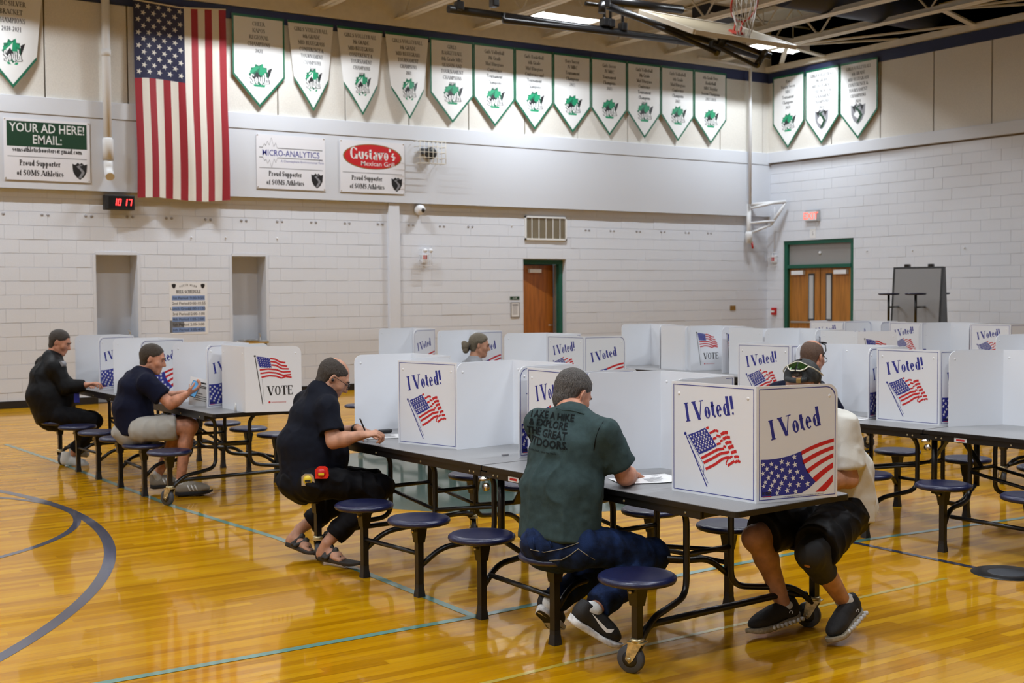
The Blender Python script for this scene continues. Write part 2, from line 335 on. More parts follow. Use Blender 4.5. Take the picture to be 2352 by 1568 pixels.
def glyph(ch, T, t):
    key = (ch, T, t)
    if key in _gcache: return _gcache[key]
    w, spec = GL.get(ch, GL[' ']); polys = []
    def quad(x0, y0, x1, y1, hw, horiz):
        polys.append([(x0 - hw, y0), (x0 + hw, y0), (x1 + hw, y1), (x1 - hw, y1)] if horiz else [(x0, y0 - hw), (x1, y1 - hw), (x1, y1 + hw), (x0, y0 + hw)])
    for st in spec.split(';'):
        p = st.split()
        if not p: continue
        if p[0] == 'v':
            n = [float(q) for q in p[1:4]]; quad(n[0], n[1], n[0], n[2], (t if len(p) > 4 else T) / 2, True)
        elif p[0] == 'd':
            n = [float(q) for q in p[1:5]]
            k = {'t': t, 'k': T * 1.05, 'K': T}[p[5]] / 2
            if abs(n[3] - n[1]) >= abs(n[2] - n[0]) * 0.6:
                L = math.hypot(n[2] - n[0], n[3] - n[1]); quad(n[0], n[1], n[2], n[3], k * L / max(1, abs(n[3] - n[1])), True)
            else: quad(n[0], n[1], n[2], n[3], k, False)
        elif p[0] == 'h': quad(float(p[1]), float(p[3]), float(p[2]), float(p[3]), t / 2, False)
        elif p[0] == 's': y = float(p[2]); yy = y + (t / 2 if y < 1 else -t / 2); quad(float(p[1]) - T * 0.5 - 6, yy, float(p[1]) + T * 0.5 + 6, yy, t / 2, False)
        elif p[0] == 'a':
            cx, cy, rx, ry, a0, a1 = [float(q) for q in p[1:7]]
            n = max(4, int(abs(a1 - a0) / 24)); small = rx < 8
            out = []; inn = []
            for i in range(n + 1):
                a = math.radians(a0 + (a1 - a0) * i / n); c, s_ = math.cos(a), math.sin(a)
                ww = t + (T - t) * abs(c) ** 1.5
                if small: out.append((cx + rx * c, cy + ry * s_)); inn.append((cx, cy))
                else:
                    out.append((cx + rx * c, cy + ry * s_)); inn.append((cx + (rx - ww) * c, cy + (ry - ww) * s_))
            for i in range(n): polys.append([out[i], out[i + 1], inn[i + 1], inn[i]] if not small else [out[i], out[i + 1], inn[i]])
    _gcache[key] = (w, polys); return _gcache[key]
def serif(text, h, T=15, t=5.5, sx=1.0, align='c', track=0.0):
    x = 0; polys = []
    for ch in text:
        w, ps = glyph(ch, T, t)
        for p in ps: polys.append([((x + a) * sx, b) for a, b in p])
        x += w + track
    W_ = x * sx; off = {'c': -W_ / 2, 'l': 0, 'r': -W_}[align]; k = h / 100
    return tri_polys([[((a + off) * k, b * k) for a, b in p] for p in polys])
_tc = {}
def sans(text, h, bold=0.0, sx=1.0, align='c'):
    "lettering in the built-in sans face, cap height h"
    key = (text, bold)
    if key not in _tc:
        cu = bpy.data.curves.new('lettering', 'FONT'); cu.body = text; cu.size = 1.0; cu.offset = bold; cu.resolution_u = 2; cu.fill_mode = 'FRONT'
        o = bpy.data.objects.new('lettering', cu); me = bpy.data.meshes.new_from_object(o)
        _tc[key] = ([(v.co.x, v.co.y) for v in me.vertices], [list(p.vertices) for p in me.polygons])
        bpy.data.objects.remove(o); bpy.data.meshes.remove(me); bpy.data.curves.remove(cu)
    v, f = _tc[key]; k = h / 0.69
    xs = [a for a, b in v] or [0]; x0, x1 = min(xs), max(xs); off = {'c': (x0 + x1) / 2, 'l': x0, 'r': x1}[align]
    return [((a - off) * k * sx, b * k) for a, b in v], f
def move2(tr, dx, dy, rot=0.0, fn=None):
    c, s = math.cos(rot), math.sin(rot); v, f = tr
    v = [(a * c - b * s + dx, a * s + b * c + dy) for a, b in v]
    return ([fn(*p) for p in v] if fn else v), f
def star(cx, cy, r, rot=90.0):
    return [(cx + (r if i % 2 == 0 else r * 0.4) * math.cos(math.radians(rot + i * 36)), cy + (r if i % 2 == 0 else r * 0.4) * math.sin(math.radians(rot + i * 36))) for i in range(10)]
# ------------------------------------------------------------------ the hall: floor, walls, ceiling
XL, XR, YF, YB = -9.0, 19.14, -5.0, 19.10      # inner faces of the hall
ZC = 7.15
m = MB().box(((XL + XR) / 2, (YF + YB) / 2, -0.063), (XR - XL + 0.6, YB - YF + 0.6, 0.12))
floor = struct('floor', m, MT['underfloor'])
rb = random.Random(3); m = MB(); y = YF
vs = []; fs = []
while y < YB - 0.02:
    x = XL - rb.random() * 1.5
    while x < XR:
        x2 = x + rb.uniform(0.55, 2.3); a, b = max(x, XL), min(x2, XR) - 0.0006
        if b > a:
            k = len(vs); vs += [(a, y, 0), (b, y, 0), (b, y + 0.0563, 0), (a, y + 0.0563, 0)]; fs.append((k, k + 1, k + 2, k + 3))
        x = x2
    y += 0.057
m.add(vs, fs); stuff(m.build('floor_boards', MT['boards'], floor))
def paint(name, polys, m, z=0.0012):
    mb = MB()
    for p in polys: mb.add([(x, y, z) for x, y in p], [list(range(len(p)))])
    return mb.build(name, MT[m], floor)
def ring(cx, cy, r, w, a0=0, a1=360, n=96):
    o = arc2(cx, cy, r + w / 2, a0, a1, n); i = arc2(cx, cy, r - w / 2, a0, a1, n)
    return [[o[k], o[k + 1], i[k + 1], i[k]] for k in range(n)]
def band(pts, w):
    out = []
    for (x0, y0), (x1, y1) in zip(pts, pts[1:]):
        L = math.hypot(x1 - x0, y1 - y0); nx, ny = -(y1 - y0) / L * w / 2, (x1 - x0) / L * w / 2
        out.append([(x0 + nx, y0 + ny), (x1 + nx, y1 + ny), (x1 - nx, y1 - ny), (x0 - nx, y0 - ny)])
    return out
paint('center_circle', [arc2(6.4, 9.5, 2.2, 0, 360, 72)[:-1]], 'court_dgreen', 0.0008)
paint('three_point_line', ring(-2.994, 9.492, 5.40, 0.075, -90, 90, 120), 'court_navy')
paint('free_throw_circle', ring(0.66, 9.79, 1.73, 0.055, -180, 180, 96), 'court_navy', 0.0016)
paint('side_line', band([(2.88, 14.6), (2.985, 13.0), (3.12, 9.5), (3.29, 7.9), (3.31, 6.5), (3.32, 5.36)], 0.05), 'court_green', 0.0016)
paint('cross_line', band([(0.0, 5.36), (3.3, 5.385), (5.0, 5.5), (6.5, 5.56), (8.0, 5.44), (12.0, 5.3)], 0.05), 'court_green', 0.0020)
paint('half_court_line', band([(6.34, 6.2), (6.37, 4.4), (6.38, -3)], 0.05), 'court_navy', 0.0024)
paint('thin_line', band([(-4.0, 4.33), (2.85, 4.44), (3.37, 4.48), (6.0, 4.55)], 0.03), 'court_olive')
mb = MB().lathe([(0.0, 0.0045), (0.12, 0.0045), (0.20, 0.003), (0.205, 0.0)], (6.40, 4.43, 0.0), 28)
fp = mb.build('floor_socket', MT['black'], floor)
mb = MB().lathe([(0.0, 0.0055), (0.10, 0.0055), (0.115, 0.004)], (6.40, 4.43, 0.0), 24); mb.build('socket_cover', MT['rubber'], fp)

# ---- back wall (the banner wall): openings, block courses, beam, panels
NICHE = [(5.11, 5.74, 0.0, 2.255), (7.25, 7.83, 0.0, 2.255)]
DOOR = (12.88, 13.86, 0.0, 2.25)
OPEN_B = NICHE + [DOOR]
def wall_cells(a0, a1, zt, opens):
    "rectangles of a wall around its openings"
    out = []; a = a0
    for (o0, o1, z0, z1) in sorted(opens):
        out.append((a, o0, 0, zt)); out.append((o0, o1, z1, zt)); a = o1
    out.append((a, a1, 0, zt)); return out
m = MB()
for a, b, z0, z1 in wall_cells(XL, XR + 0.3, 3.20, OPEN_B): m.box(((a + b) / 2, YB + 0.155, (z0 + z1) / 2), (b - a, 0.30, z1 - z0))
m.box(((XL + XR) / 2, YB + 0.13, 5.26), (XR - XL + 0.6, 0.30, 4.12))
wall_back = struct('wall_back', m, MT['mortar'])
def lay_blocks(wall, horiz_pts, make, z_top, opens, near_first, limit=300):
    "running-bond block courses; the nearest ones singly, the others joined"
    BH, BL, z0 = 0.2032, 0.4064, 0.0265; full = None; items = []
    for c in range(int((z_top - z0) / BH) + 1):
        za, zb = z0 + c * BH + 0.0025, min(z0 + (c + 1) * BH - 0.0025, z_top)
        if zb - za < 0.03: continue
        p = horiz_pts[0] - (0.2032 if c % 2 else 0)
        while p < horiz_pts[1]:
            segs = [(max(p, horiz_pts[0]), min(p + BL, horiz_pts[1]))]
            for (o0, o1, q0, q1) in opens:
                if za < q1 - 0.02:
                    segs = [s for (u0, u1) in segs for s in ((u0, min(u1, o0)), (max(u0, o1), u1)) if s[1] - s[0] > 0.02]
            for (u0, u1) in segs:
                if u1 - u0 > 0.03: items.append((u0 + 0.0008, u1 - 0.0008, za, zb))
            p += BL
    items.sort(key=near_first); rbk = random.Random(5); cache = {}; rest = MB()
    for i, (u0, u1, za, zb) in enumerate(items):
        c, d = make((u0 + u1) / 2, (za + zb) / 2, u1 - u0, zb - za, rbk.uniform(-0.0022, 0.0022))
        if i < limit:
            key = tuple(round(q, 4) for q in d)
            if key not in cache: cache[key] = MB().box((0, 0, 0), d, bevel=0.0016).mesh('block', MT['block'])
            o = link_mesh('block', cache[key], wall, c)
        else: rest.box(c, d)
    stuff(rest.build('far_blocks', MT['block'], wall))
lay_blocks(wall_back, (2.6, XR), lambda u, z, w, h, e: ((u, YB + 0.012 + e, z), (w, 0.03, h)), 3.195, OPEN_B, lambda it: it[0])
m = MB().box(((XL + XR) / 2, YB - 0.045, 3.74), (XR - XL, 0.11, 1.08)); m.build('plaster_beam', MT['plaster'], wall_back)
m = MB().box(((XL + XR) / 2, YB - 0.052, 4.41), (XR - XL, 0.122, 0.25), bevel=0.006); m.build('bond_course', MT['plaster'], wall_back)
m = MB().box(((XL + XR) / 2, YB - 0.03, 5.27), (XR - XL, 0.02, 1.48)); m.build('panel_backing', MT['joint_and_shade'], wall_back)
px = 4.419 - 1.21 * 5
while px < XR:
    a, b = max(px, XL), min(px + 1.21, XR)
    MB().box(((a + b) / 2, YB - 0.045, 5.27), (b - a - 0.022, 0.05, 1.47), bevel=0.004).build('wall_panel', MT['panel'], wall_back); px += 1.21
m = MB().box(((XL + XR) / 2, YB - 0.05, 6.105), (XR - XL, 0.07, 0.20)); m.build('navy_band', MT['navyband'], wall_back)
m = MB().box(((XL + XR) / 2, YB - 0.06, 6.70), (XR - XL, 0.09, 0.98)); m.build('upper_wall', MT['cream'], wall_back)
m = MB().box((10.162, YB - 0.035, 1.598), (0.205, 0.075, 3.19), bevel=0.006); m.build('pilaster', MT['block'], wall_back)
for i, (a, b, z0, z1) in enumerate(NICHE):
    m = MB()
    for c, d in ((((a + b) / 2, YB + 0.40, z1 / 2), (b - a + 0.1, 0.06, z1 + 0.1)), ((a - 0.02, YB + 0.2, z1 / 2), (0.045, 0.42, z1)), ((b + 0.02, YB + 0.2, z1 / 2), (0.045, 0.42, z1)), (((a + b) / 2, YB + 0.2, z1 + 0.02), (b - a, 0.42, 0.045))): m.box(c, d)
    m.build('niche_lining', MT['plaster'], wall_back)
m = MB()
for a, b in ((2.6, 5.11), (5.74, 7.25), (7.83, 12.88), (13.86, XR)): m.box(((a + b) / 2, YB - 0.008, 0.055), (b - a, 0.02, 0.11), bevel=0.003)
struct('baseboard_back', m, MT['base'])

# ---- right wall
DDOOR = (16.74, 18.62, 0.0, 2.68)
m = MB()
for a, b, z0, z1 in wall_cells(YF, YB + 0.3, 4.3, [DDOOR]): m.box((XR + 0.155, (a + b) / 2, (z0 + z1) / 2), (0.30, b - a, z1 - z0))
m.box((XR + 0.155, (YF + YB) / 2, 5.75), (0.30, YB - YF + 0.6, 2.9))
wall_right = struct('wall_right', m, MT['mortar'])
lay_blocks(wall_right, (10.4, YB), lambda u, z, w, h, e: ((XR + 0.012 + e, u, z), (0.03, w, h)), 4.295, [DDOOR], lambda it: abs(it[0] - 15.2) + max(0, 1.2 - it[2]) * 9)
m = MB().box((XR - 0.03, (YF + YB) / 2, 4.43), (0.10, YB - YF, 0.22), bevel=0.006); m.build('bond_course', MT['plaster'], wall_right)
m = MB().box((XR - 0.004, (YF + YB) / 2, 4.306), (0.03, YB - YF, 0.028)); m.build('ledge_shadow', MT['joint_and_shade'], wall_right)  # shadow below the ledge, put in as a dark brown strip
m = MB().box((XR + 0.0, (YF + YB) / 2, 5.27), (0.02, YB - YF, 1.48)); m.build('panel_backing', MT['joint_and_shade'], wall_right)
py = YB - 0.05 - 0.565
edges = [YB - 0.03] + [17.29 - 1.222 * k for k in range(19)]
for a, b in zip(edges[1:], edges): MB().box((XR - 0.012, (a + b) / 2, 5.265), (0.05, b - a - 0.024, 1.47), bevel=0.004).build('wall_panel', MT['panel'], wall_right)
m = MB().box((XR - 0.02, (YF + YB) / 2, 6.10), (0.07, YB - YF, 0.21)); m.build('navy_band', MT['navyband'], wall_right)
m = MB().box((XR - 0.07, (YF + YB) / 2, 6.27), (0.17, YB - YF, 0.11)).box((XR + 0.03, (YF + YB) / 2, 6.75), (0.05, YB - YF, 0.9)); m.build('steel_ledge', MT['cream'], wall_right)
m = MB()
for a, b in ((10.0, 16.74), (18.62, YB)): m.box((XR - 0.008, (a + b) / 2, 0.055), (0.02, b - a, 0.11), bevel=0.003)
struct('baseboard_right', m, MT['base'])
struct('wall_left', MB().box((XL - 0.15, (YF + YB) / 2, ZC / 2), (0.3, YB - YF + 0.6, ZC)), MT['plaster'])
struct('wall_front', MB().box(((XL + XR) / 2, YF - 0.15, ZC / 2), (XR - XL + 0.6, 0.3, ZC)), MT['plaster'])

# ---- ceiling: deck, joists along Y, bracing, ducts
ceiling = struct('ceiling', MB().box(((XL + XR) / 2, (YF + YB) / 2, ZC + 0.06), (XR - XL + 0.6, YB - YF + 0.6, 0.12)), MT['deck'])
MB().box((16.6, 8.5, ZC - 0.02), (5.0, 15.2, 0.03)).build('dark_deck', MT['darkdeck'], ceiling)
def joist(x, z0=6.30):
    m = MB()
    for s in (-1, 1): m.box((s * 0.056, (YF + YB) / 2, z0 + 0.03), (0.088, YB - YF, 0.012)).box((s * 0.016, (YF + YB) / 2, z0 + 0.075), (0.014, YB - YF, 0.095))
    m.box((0, (YF + YB) / 2, ZC - 0.06), (0.14, YB - YF, 0.08))
    j = m.build('roof_joist', MT['cream'], ceiling, (x, 0, 0)); w = MB(); y = YB - 0.3; k = 0
    while y > YF + 0.6:
        w.tube([(0, y, z0 + 0.08), (0, y - 0.62, ZC - 0.1)], 0.018, 6); w.tube([(0, y - 0.62, ZC - 0.1), (0, y - 1.24, z0 + 0.08)], 0.018, 6); y -= 1.24
    w.build('joist_web', MT['cream'], j); return j
for x in (-7.7, -6.2, -4.6, -3.1, -1.6, -0.1, 1.4, 2.9, 4.4, 5.8, 7.3, 8.78, 10.28, 11.85, 13.35, 14.85, 16.32, 17.68): joist(x)
for y, z in ((17.9, 6.95), (15.9, 6.95)): MB().tube([(2.0, y, z), (XR, y, z)], 0.02, 6).build('bridging_rod', MT['cream'], ceiling)
for a, b, w in (((17.72, 17.15, 6.33), (19.02, 17.4, 6.30), 0.11), ((17.66, 13.55, 6.33), (19.02, 13.95, 6.30), 0.11), ((17.7, 17.15, 6.34), (19.04, 14.2, 6.34), 0.045), ((17.7, 17.15, 6.34), (19.04, 15.6, 6.34), 0.04), ((17.66, 13.55, 6.34), (19.04, 12.0, 6.34), 0.045), ((17.66, 13.55, 6.34), (19.04, 10.6, 6.34), 0.04),
                ((17.7, 17.15, 6.34), (19.04, 18.6, 6.34), 0.09), ((18.4, 18.9, 6.9), (18.4, 8.0, 6.9), 0.04), ((18.85, 18.9, 6.75), (18.85, 8.0, 6.75), 0.03)):
    MB().bar(a, b, w, 0.03).build('roof_brace', MT['cream'], ceiling)
for (x0, x1, y, z, r) in ((15.3, 19.0, 14.9, 6.72, 0.36), (15.0, 19.0, 12.2, 6.72, 0.36)):
    d = MB().lathe([(r, 0), (r, x1 - x0)], (x0, y, z), 28, axis='x').build('ceiling_duct', MT['duct'])
    tag(d, ('dark blue round air duct above the joists near the hall corner' if y > 14 else 'second dark blue round air duct, farther from the banner wall'), 'duct')
d = MB().box((15.55, 16.75, 6.62), (0.8, 0.5, 0.22), bevel=0.01).build('unit_heater', MT['darkdeck']); h = MB()
for k in range(2): h.box((15.55, 16.48, 6.53 + 0.18 * k), (0.84, 0.03, 0.03))
h.build('heater_frame', MT['cream'], d); tag(d, 'dark louvred air unit with pale frame hung between roof joists', 'air unit')
# ---- lamps
proto = None
for i, (x, y) in enumerate(LAMPS):
    o = empty('ceiling_light', (x, y, LAMP_Z))
    hood = MB()
    hood.box((0, 0, 0.075), (1.26, 0.44, 0.02))
    for s in (-1, 1):
        hood.box((0, s * 0.215, -0.01), (1.26, 0.012, 0.17)); hood.box((s * 0.625, 0, 0.0), (0.012, 0.42, 0.15))
    if proto is None: proto = (hood.mesh('lamp_housing', MT['hood']), MB().box((0, 0, 0.045), (1.18, 0.05, 0.03)).mesh('lamp_diffuser', MT['lampw']), MB().tube([(-0.4, 0, 0.08), (-0.4, 0, 0.66)], 0.012, 6).tube([(0.4, 0, 0.08), (0.4, 0, 0.66)], 0.012, 6).mesh('hanger_rod', MT['cream']))
    for n, me in zip(('lamp_housing', 'lamp_diffuser', 'hanger_rod'), proto): link_mesh(n, me, o)
    l = lamp_light(x, y, {17.42: 1.9, 13.2: 0.85, 9.0: 0.75, 4.6: 1.8, 0.6: 1.6}[y]); l.parent = o; l.location = (0, 0, 0.027)
    lab = {(12.7, 17.42): 'long bright ceiling lamp seen behind the black hoop pipes', (17.75, 17.42): 'bright ceiling lamp below the folded backboard near the corner'}.get((x, y), 'bright trough lamp hung under the cream roof joists')
    tag(o, lab, 'lamp', 'trough lamps under the roof')
# ------------------------------------------------------------------ things fixed to the walls
YS = YB - 0.112         # face of plaster beam
def sgn(name, x0, x1, z0, z1, m='vinylA', y=YS, th=0.004):
    o = MB().box(((x1 - x0) / 2, 0, (z1 - z0) / 2), (x1 - x0, th, z1 - z0)).build(name, MT[m], None, (x0, y - th / 2, z0)); return o
def onto(parent, name, tr, m, lift=0.0, y=-0.0026):
    "2-D print on a sign that faces -Y"
    return MB().flat(tr, (0, y - lift, 0), (1, 0, 0), (0, 0, 1)).build(name, MT[m], parent)
def rect(x0, z0, x1, z1): return tri_polys([[(x0, z0), (x1, z0), (x1, z1), (x0, z1)]])
def join2(*trs):
    v = []; f = []
    for a, b in trs:
        k = len(v); v += list(a); f += [[i + k for i in q] for q in b]
    return v, f
def shield(cx, cz, h):
    p = [(-.5, .42), (-.3, .36), (-.12, .5), (0, .40), (.12, .5), (.3, .36), (.5, .42), (.46, -.05), (.28, -.36), (0, -.56), (-.28, -.36), (-.46, -.05)]
    return tri_polys([[(cx + a * h * 0.9, cz + b * h) for a, b in p]])
def shield_s(cx, cz, h):
    L = [(.12, .36), (-.12, .26), (.08, .08), (.2, -.1), (.06, -.32), (-.02, -.46)]; out = []
    for (a, b), (c, d) in zip(L, L[1:]): out.append([(cx + (a - .09) * h, cz + b * h), (cx + (a + .09) * h, cz + b * h), (cx + (c + .09) * h, cz + d * h), (cx + (c - .09) * h, cz + d * h)])
    return tri_polys(out)
def sponsor(name, x0, x1, z0, z1, lab):
    o = sgn(name, x0, x1, z0, z1); w, h = x1 - x0, z1 - z0
    t = MB()
    for a in (0.02, w - 0.02):
        for b in (0.02, h - 0.02): t.lathe([(0.0, -0.004), (0.011, -0.004), (0.011, -0.002)], (a, 0, b), 10, axis='y')
    t.build('grommet', MT['chrome'], o)
    onto(o, 'lettering', join2(move2(serif('Proud Supporter', 0.085, 20, 8), w * 0.41, h * 0.235), move2(serif('of SOMS Athletics', 0.085, 20, 8), w * 0.41, h * 0.075)), 'pblack')
    onto(o, 'rule_line', rect(w * 0.04, h * 0.375, w * 0.96, h * 0.388), 'pgrey')
    e = onto(o, 'shield_emblem', shield(w * 0.875, h * 0.19, h * 0.27), 'pblack', 0.0004); onto(e, 'shield_mark', shield_s(w * 0.875, h * 0.19, h * 0.27), 'pgrey', 0.001)
    tag(o, lab, 'sign'); return o, w, h
o, w, h = sponsor('sponsor_banner', 3.817, 5.03, 3.318, 4.206, 'white vinyl sign with dark green box reading YOUR AD HERE')
b = onto(o, 'green_panel', rect(w * 0.035, h * 0.545, w * 0.965, h * 0.955), 'dgreen', 0.0003)
onto(b, 'lettering', join2(move2(sans('YOUR AD HERE!', 0.125, 0.008, .80), w * 0.5, h * 0.785), move2(sans('EMAIL:', 0.125, 0.008, .80), w * 0.5, h * 0.60)), 'pwhite', 0.001)
onto(o, 'email_line', move2(serif('somsathleticboosters@gmail.com', 0.072, 20, 9), w * 0.5, h * 0.46), 'pblack')
o, w, h = sponsor('sponsor_banner', 7.648, 8.854, 3.345, 4.215, 'white vinyl sign with jagged pulse lines and blue MICRO-ANALYTICS lettering')
onto(o, 'lettering', move2(sans('MICRO-ANALYTICS', 0.095, 0.006, .84), w * 0.5, h * 0.61), 'blue')
onto(o, 'small_lettering', join2(move2(sans('A Chemisphere Environmental Firm', 0.036), w * 0.66, h * 0.50), move2(sans('inc.', 0.04), w * 0.94, h * 0.555)), 'blue')
pulse = [(0.04, .0), (.09, .0), (.115, .06), (.135, .03), (.16, .1), (.185, .04), (.215, .16), (.25, .02), (.275, .08), (.30, .0), (.36, 0), (.96, 0)]
def zig(z, s): 
    out = []
    for (a, b), (c, d) in zip(pulse, pulse[1:]): out.append([(w * a, z + s * b - .004), (w * c, z + s * d - .004), (w * c, z + s * d + .006), (w * a, z + s * b + .006)])
    return tri_polys(out)
onto(o, 'pulse_line', join2(zig(h * 0.755, 1.0), zig(h * 0.575, -1.0)), 'pblack')
o, w, h = sponsor('sponsor_banner', 9.124, 10.345, 3.345, 4.215, "white vinyl sign with red oval reading Gustavo's Mexican Grill")
ov = lambda k: tri_polys([[(w * 0.5 + w * 0.455 * k * math.cos(a), h * 0.70 + h * 0.245 * (k - (0.0 if k == 1 else 0.02)) * math.sin(a)) for a in [i * PI / 24 for i in range(48)]]])
b = onto(o, 'oval_rim', ov(1.0), 'gold', 0.0003); b2 = onto(o, 'oval_field', ov(0.955), 'red', 0.0006)
onto(b2, 'lettering', join2(move2(serif("Gustavo's", 0.20, 17, 7, 1.1), w * 0.5, h * 0.645), move2(sans('Mexican Grill', 0.075, 0.004, 1.1), w * 0.58, h * 0.525)), 'vinyl', 0.0012)

# ---- hanging championship pennants
def emblem_dragon(o, cx, cz, h, place):
    rim = []
    for i in range(22):
        a = 2 * PI * i / 22 + 0.2; r = (0.50 if i % 2 == 0 else 0.40) * (1.0 if math.sin(a) > -0.4 else 0.80)
        rim.append((cx + r * h * math.cos(a) * 0.92, cz + 0.04 * h + r * h * math.sin(a)))
    e = place('dragon_emblem', tri_polys([rim]), 'green', 0.0010)
    def sub(n, tr, m, lift): place(n, tr, m, lift, e)
    sub('emblem_crest', tri_polys([[(cx - .36 * h, cz + .0 * h), (cx - .40 * h, cz + .22 * h), (cx - .18 * h, cz + .40 * h), (cx + .05 * h, cz + .42 * h), (cx - .08 * h, cz + .28 * h), (cx - .22 * h, cz + .18 * h)],
        [(cx + .02 * h, cz + .38 * h), (cx + .16 * h, cz + .56 * h), (cx + .18 * h, cz + .36 * h), (cx + .34 * h, cz + .30 * h), (cx + .24 * h, cz + .1 * h), (cx - .02 * h, cz + .06 * h)],
        [(cx - .22 * h, cz - .40 * h), (cx + .22 * h, cz - .40 * h), (cx + .26 * h, cz - .31 * h), (cx - .26 * h, cz - .31 * h)]]), 'lgreen', 0.0018)
    sub('emblem_shade', tri_polys([[(cx - .30 * h, cz - .02 * h), (cx - .1 * h, cz + .20 * h), (cx + .06 * h, cz + .02 * h), (cx - .05 * h, cz - .22 * h), (cx - .28 * h, cz - .18 * h)], [(cx + .36 * h, cz + .30 * h), (cx + .56 * h, cz + .40 * h), (cx + .46 * h, cz + .1 * h), (cx + .36 * h, cz - .1 * h)]]), 'pblack', 0.0022)
    sub('emblem_outline', move2(serif('South', 0.43 * h, 26, 17, 0.80), cx + 0.025 * h, cz - 0.29 * h, 0.07), 'pblack', 0.0026)
    sub('emblem_lettering', move2(serif('South', 0.40 * h, 17, 9, 0.82), cx + 0.02 * h, cz - 0.27 * h, 0.07), 'vinyl', 0.0030)
def emblem_shield(o, cx, cz, h, place):
    e = place('shield_emblem', shield(cx, cz, h), 'pgrey', 0.0010)
    place('shield_mark', shield_s(cx, cz, h), 'dgreen', 0.0020, e)
    place('shield_edge', tri_polys([[(cx - .36 * h, cz + .34 * h), (cx - .1 * h, cz + .42 * h), (cx - .22 * h, cz + .05 * h)], [(cx + .36 * h, cz + .34 * h), (cx + .1 * h, cz + .42 * h), (cx + .25 * h, cz + .1 * h)]]), 'pblack', 0.0020, e)
def pennant(a, b, ztop, zside, ztip, wall, lines, emb='d', curl=0.0, lh=0.088, lab=''):
    wd = abs(b - a); mid = wd / 2; H = ztop - ztip; S = ztop - zside
    if wall == 'back': o = empty('championship_pennant', (a, YB - 0.125, ztip)); ux, nz = (1, 0, 0), (0, -1, 0)
    else: o = empty('championship_pennant', (XR - 0.095, a, ztip)); ux, nz = (0, -1, 0), (-1, 0, 0)
    def X(t, x): return mid + (x - mid) * (1 - curl * min(1, t / S))
    def bulge(x, z):
        t = (H - z); return 0.012 * math.sin(x / wd * PI) * min(1, t / 0.3) + curl * 0.22 * (1 - ((x - mid) / mid) ** 2) * min(1, t / S)
    nv = Vector(nz)
    def place(name, tr, m, lift, par=None, w_=True):
        v, f = tr; mb = MB(); U = Vector(ux)
        mb.add([U * X(H - z, x) + Vector((0, 0, z)) + nv * (bulge(x, z) + lift) for x, z in v], f)
        return mb.build(name, MT[m], par or o)
    # cloth as a grid so it can bow
    n = 10; v = []; f = []
    for i in range(n + 1):
        x = wd * i / n; zb = abs(x - mid) / mid * (H - S)
        for k in range(9): v.append((x, zb + (H - zb) * k / 8))
    for i in range(n):
        for k in range(8): a_ = i * 9 + k; f.append((a_, a_ + 9, a_ + 10, a_ + 1))
    mb = MB(); U = Vector(ux)
    front = [U * X(H - z, x) + Vector((0, 0, z)) + nv * bulge(x, z) for x, z in v]; back = [p - nv * 0.003 for p in front]
    mb.add(front, f, True); mb.add(back, [q[::-1] for q in f], True); mb.build('pennant_cloth', MT['vinyl'], o)
    e = 0.028; bo = []
    def strip(p, q, inward):
        k = 6
        for i in range(k):
            p0 = (p[0] + (q[0] - p[0]) * i / k, p[1] + (q[1] - p[1]) * i / k); p1 = (p[0] + (q[0] - p[0]) * (i + 1) / k, p[1] + (q[1] - p[1]) * (i + 1) / k)
            bo.append([p0, p1, (p1[0] + inward[0], p1[1] + inward[1]), (p0[0] + inward[0], p0[1] + inward[1])])
    strip((0, H), (wd, H), (0, -0.04)); strip((0, H - S), (mid, 0), (0, e * 1.9)); strip((mid, 0), (wd, H - S), (0, e * 1.9))
    if curl == 0: strip((0, H - S), (0, H), (e, 0)); strip((wd, H - S), (wd, H), (-e, 0))
    place('pennant_border', tri_polys(bo), 'green', 0.0016)
    k = 1.0; y = H - 0.085 - lh * 0.9; trs = []
    for ln in lines:
        tr = serif(ln, lh * 0.74, 15, 6.5, 1.0)
        w0 = max(p[0] for p in tr[0]) - min(p[0] for p in tr[0]) if tr[0] else 1
        s = min(1.0, (wd - 0.10) / w0) if w0 else 1; tr = ([(q * s, r) for q, r in tr[0]], tr[1])
        trs.append(move2(tr, mid, y)); y -= lh * 1.22
    place('lettering', join2(*trs), 'pblack', 0.0022)
    (emblem_dragon if emb == 'd' else emblem_shield)(o, mid, H * 0.335 if emb == 'd' else H * 0.33, 0.40, place)
    tag(o, lab, 'pennant', 'championship pennants along the wall'); return o
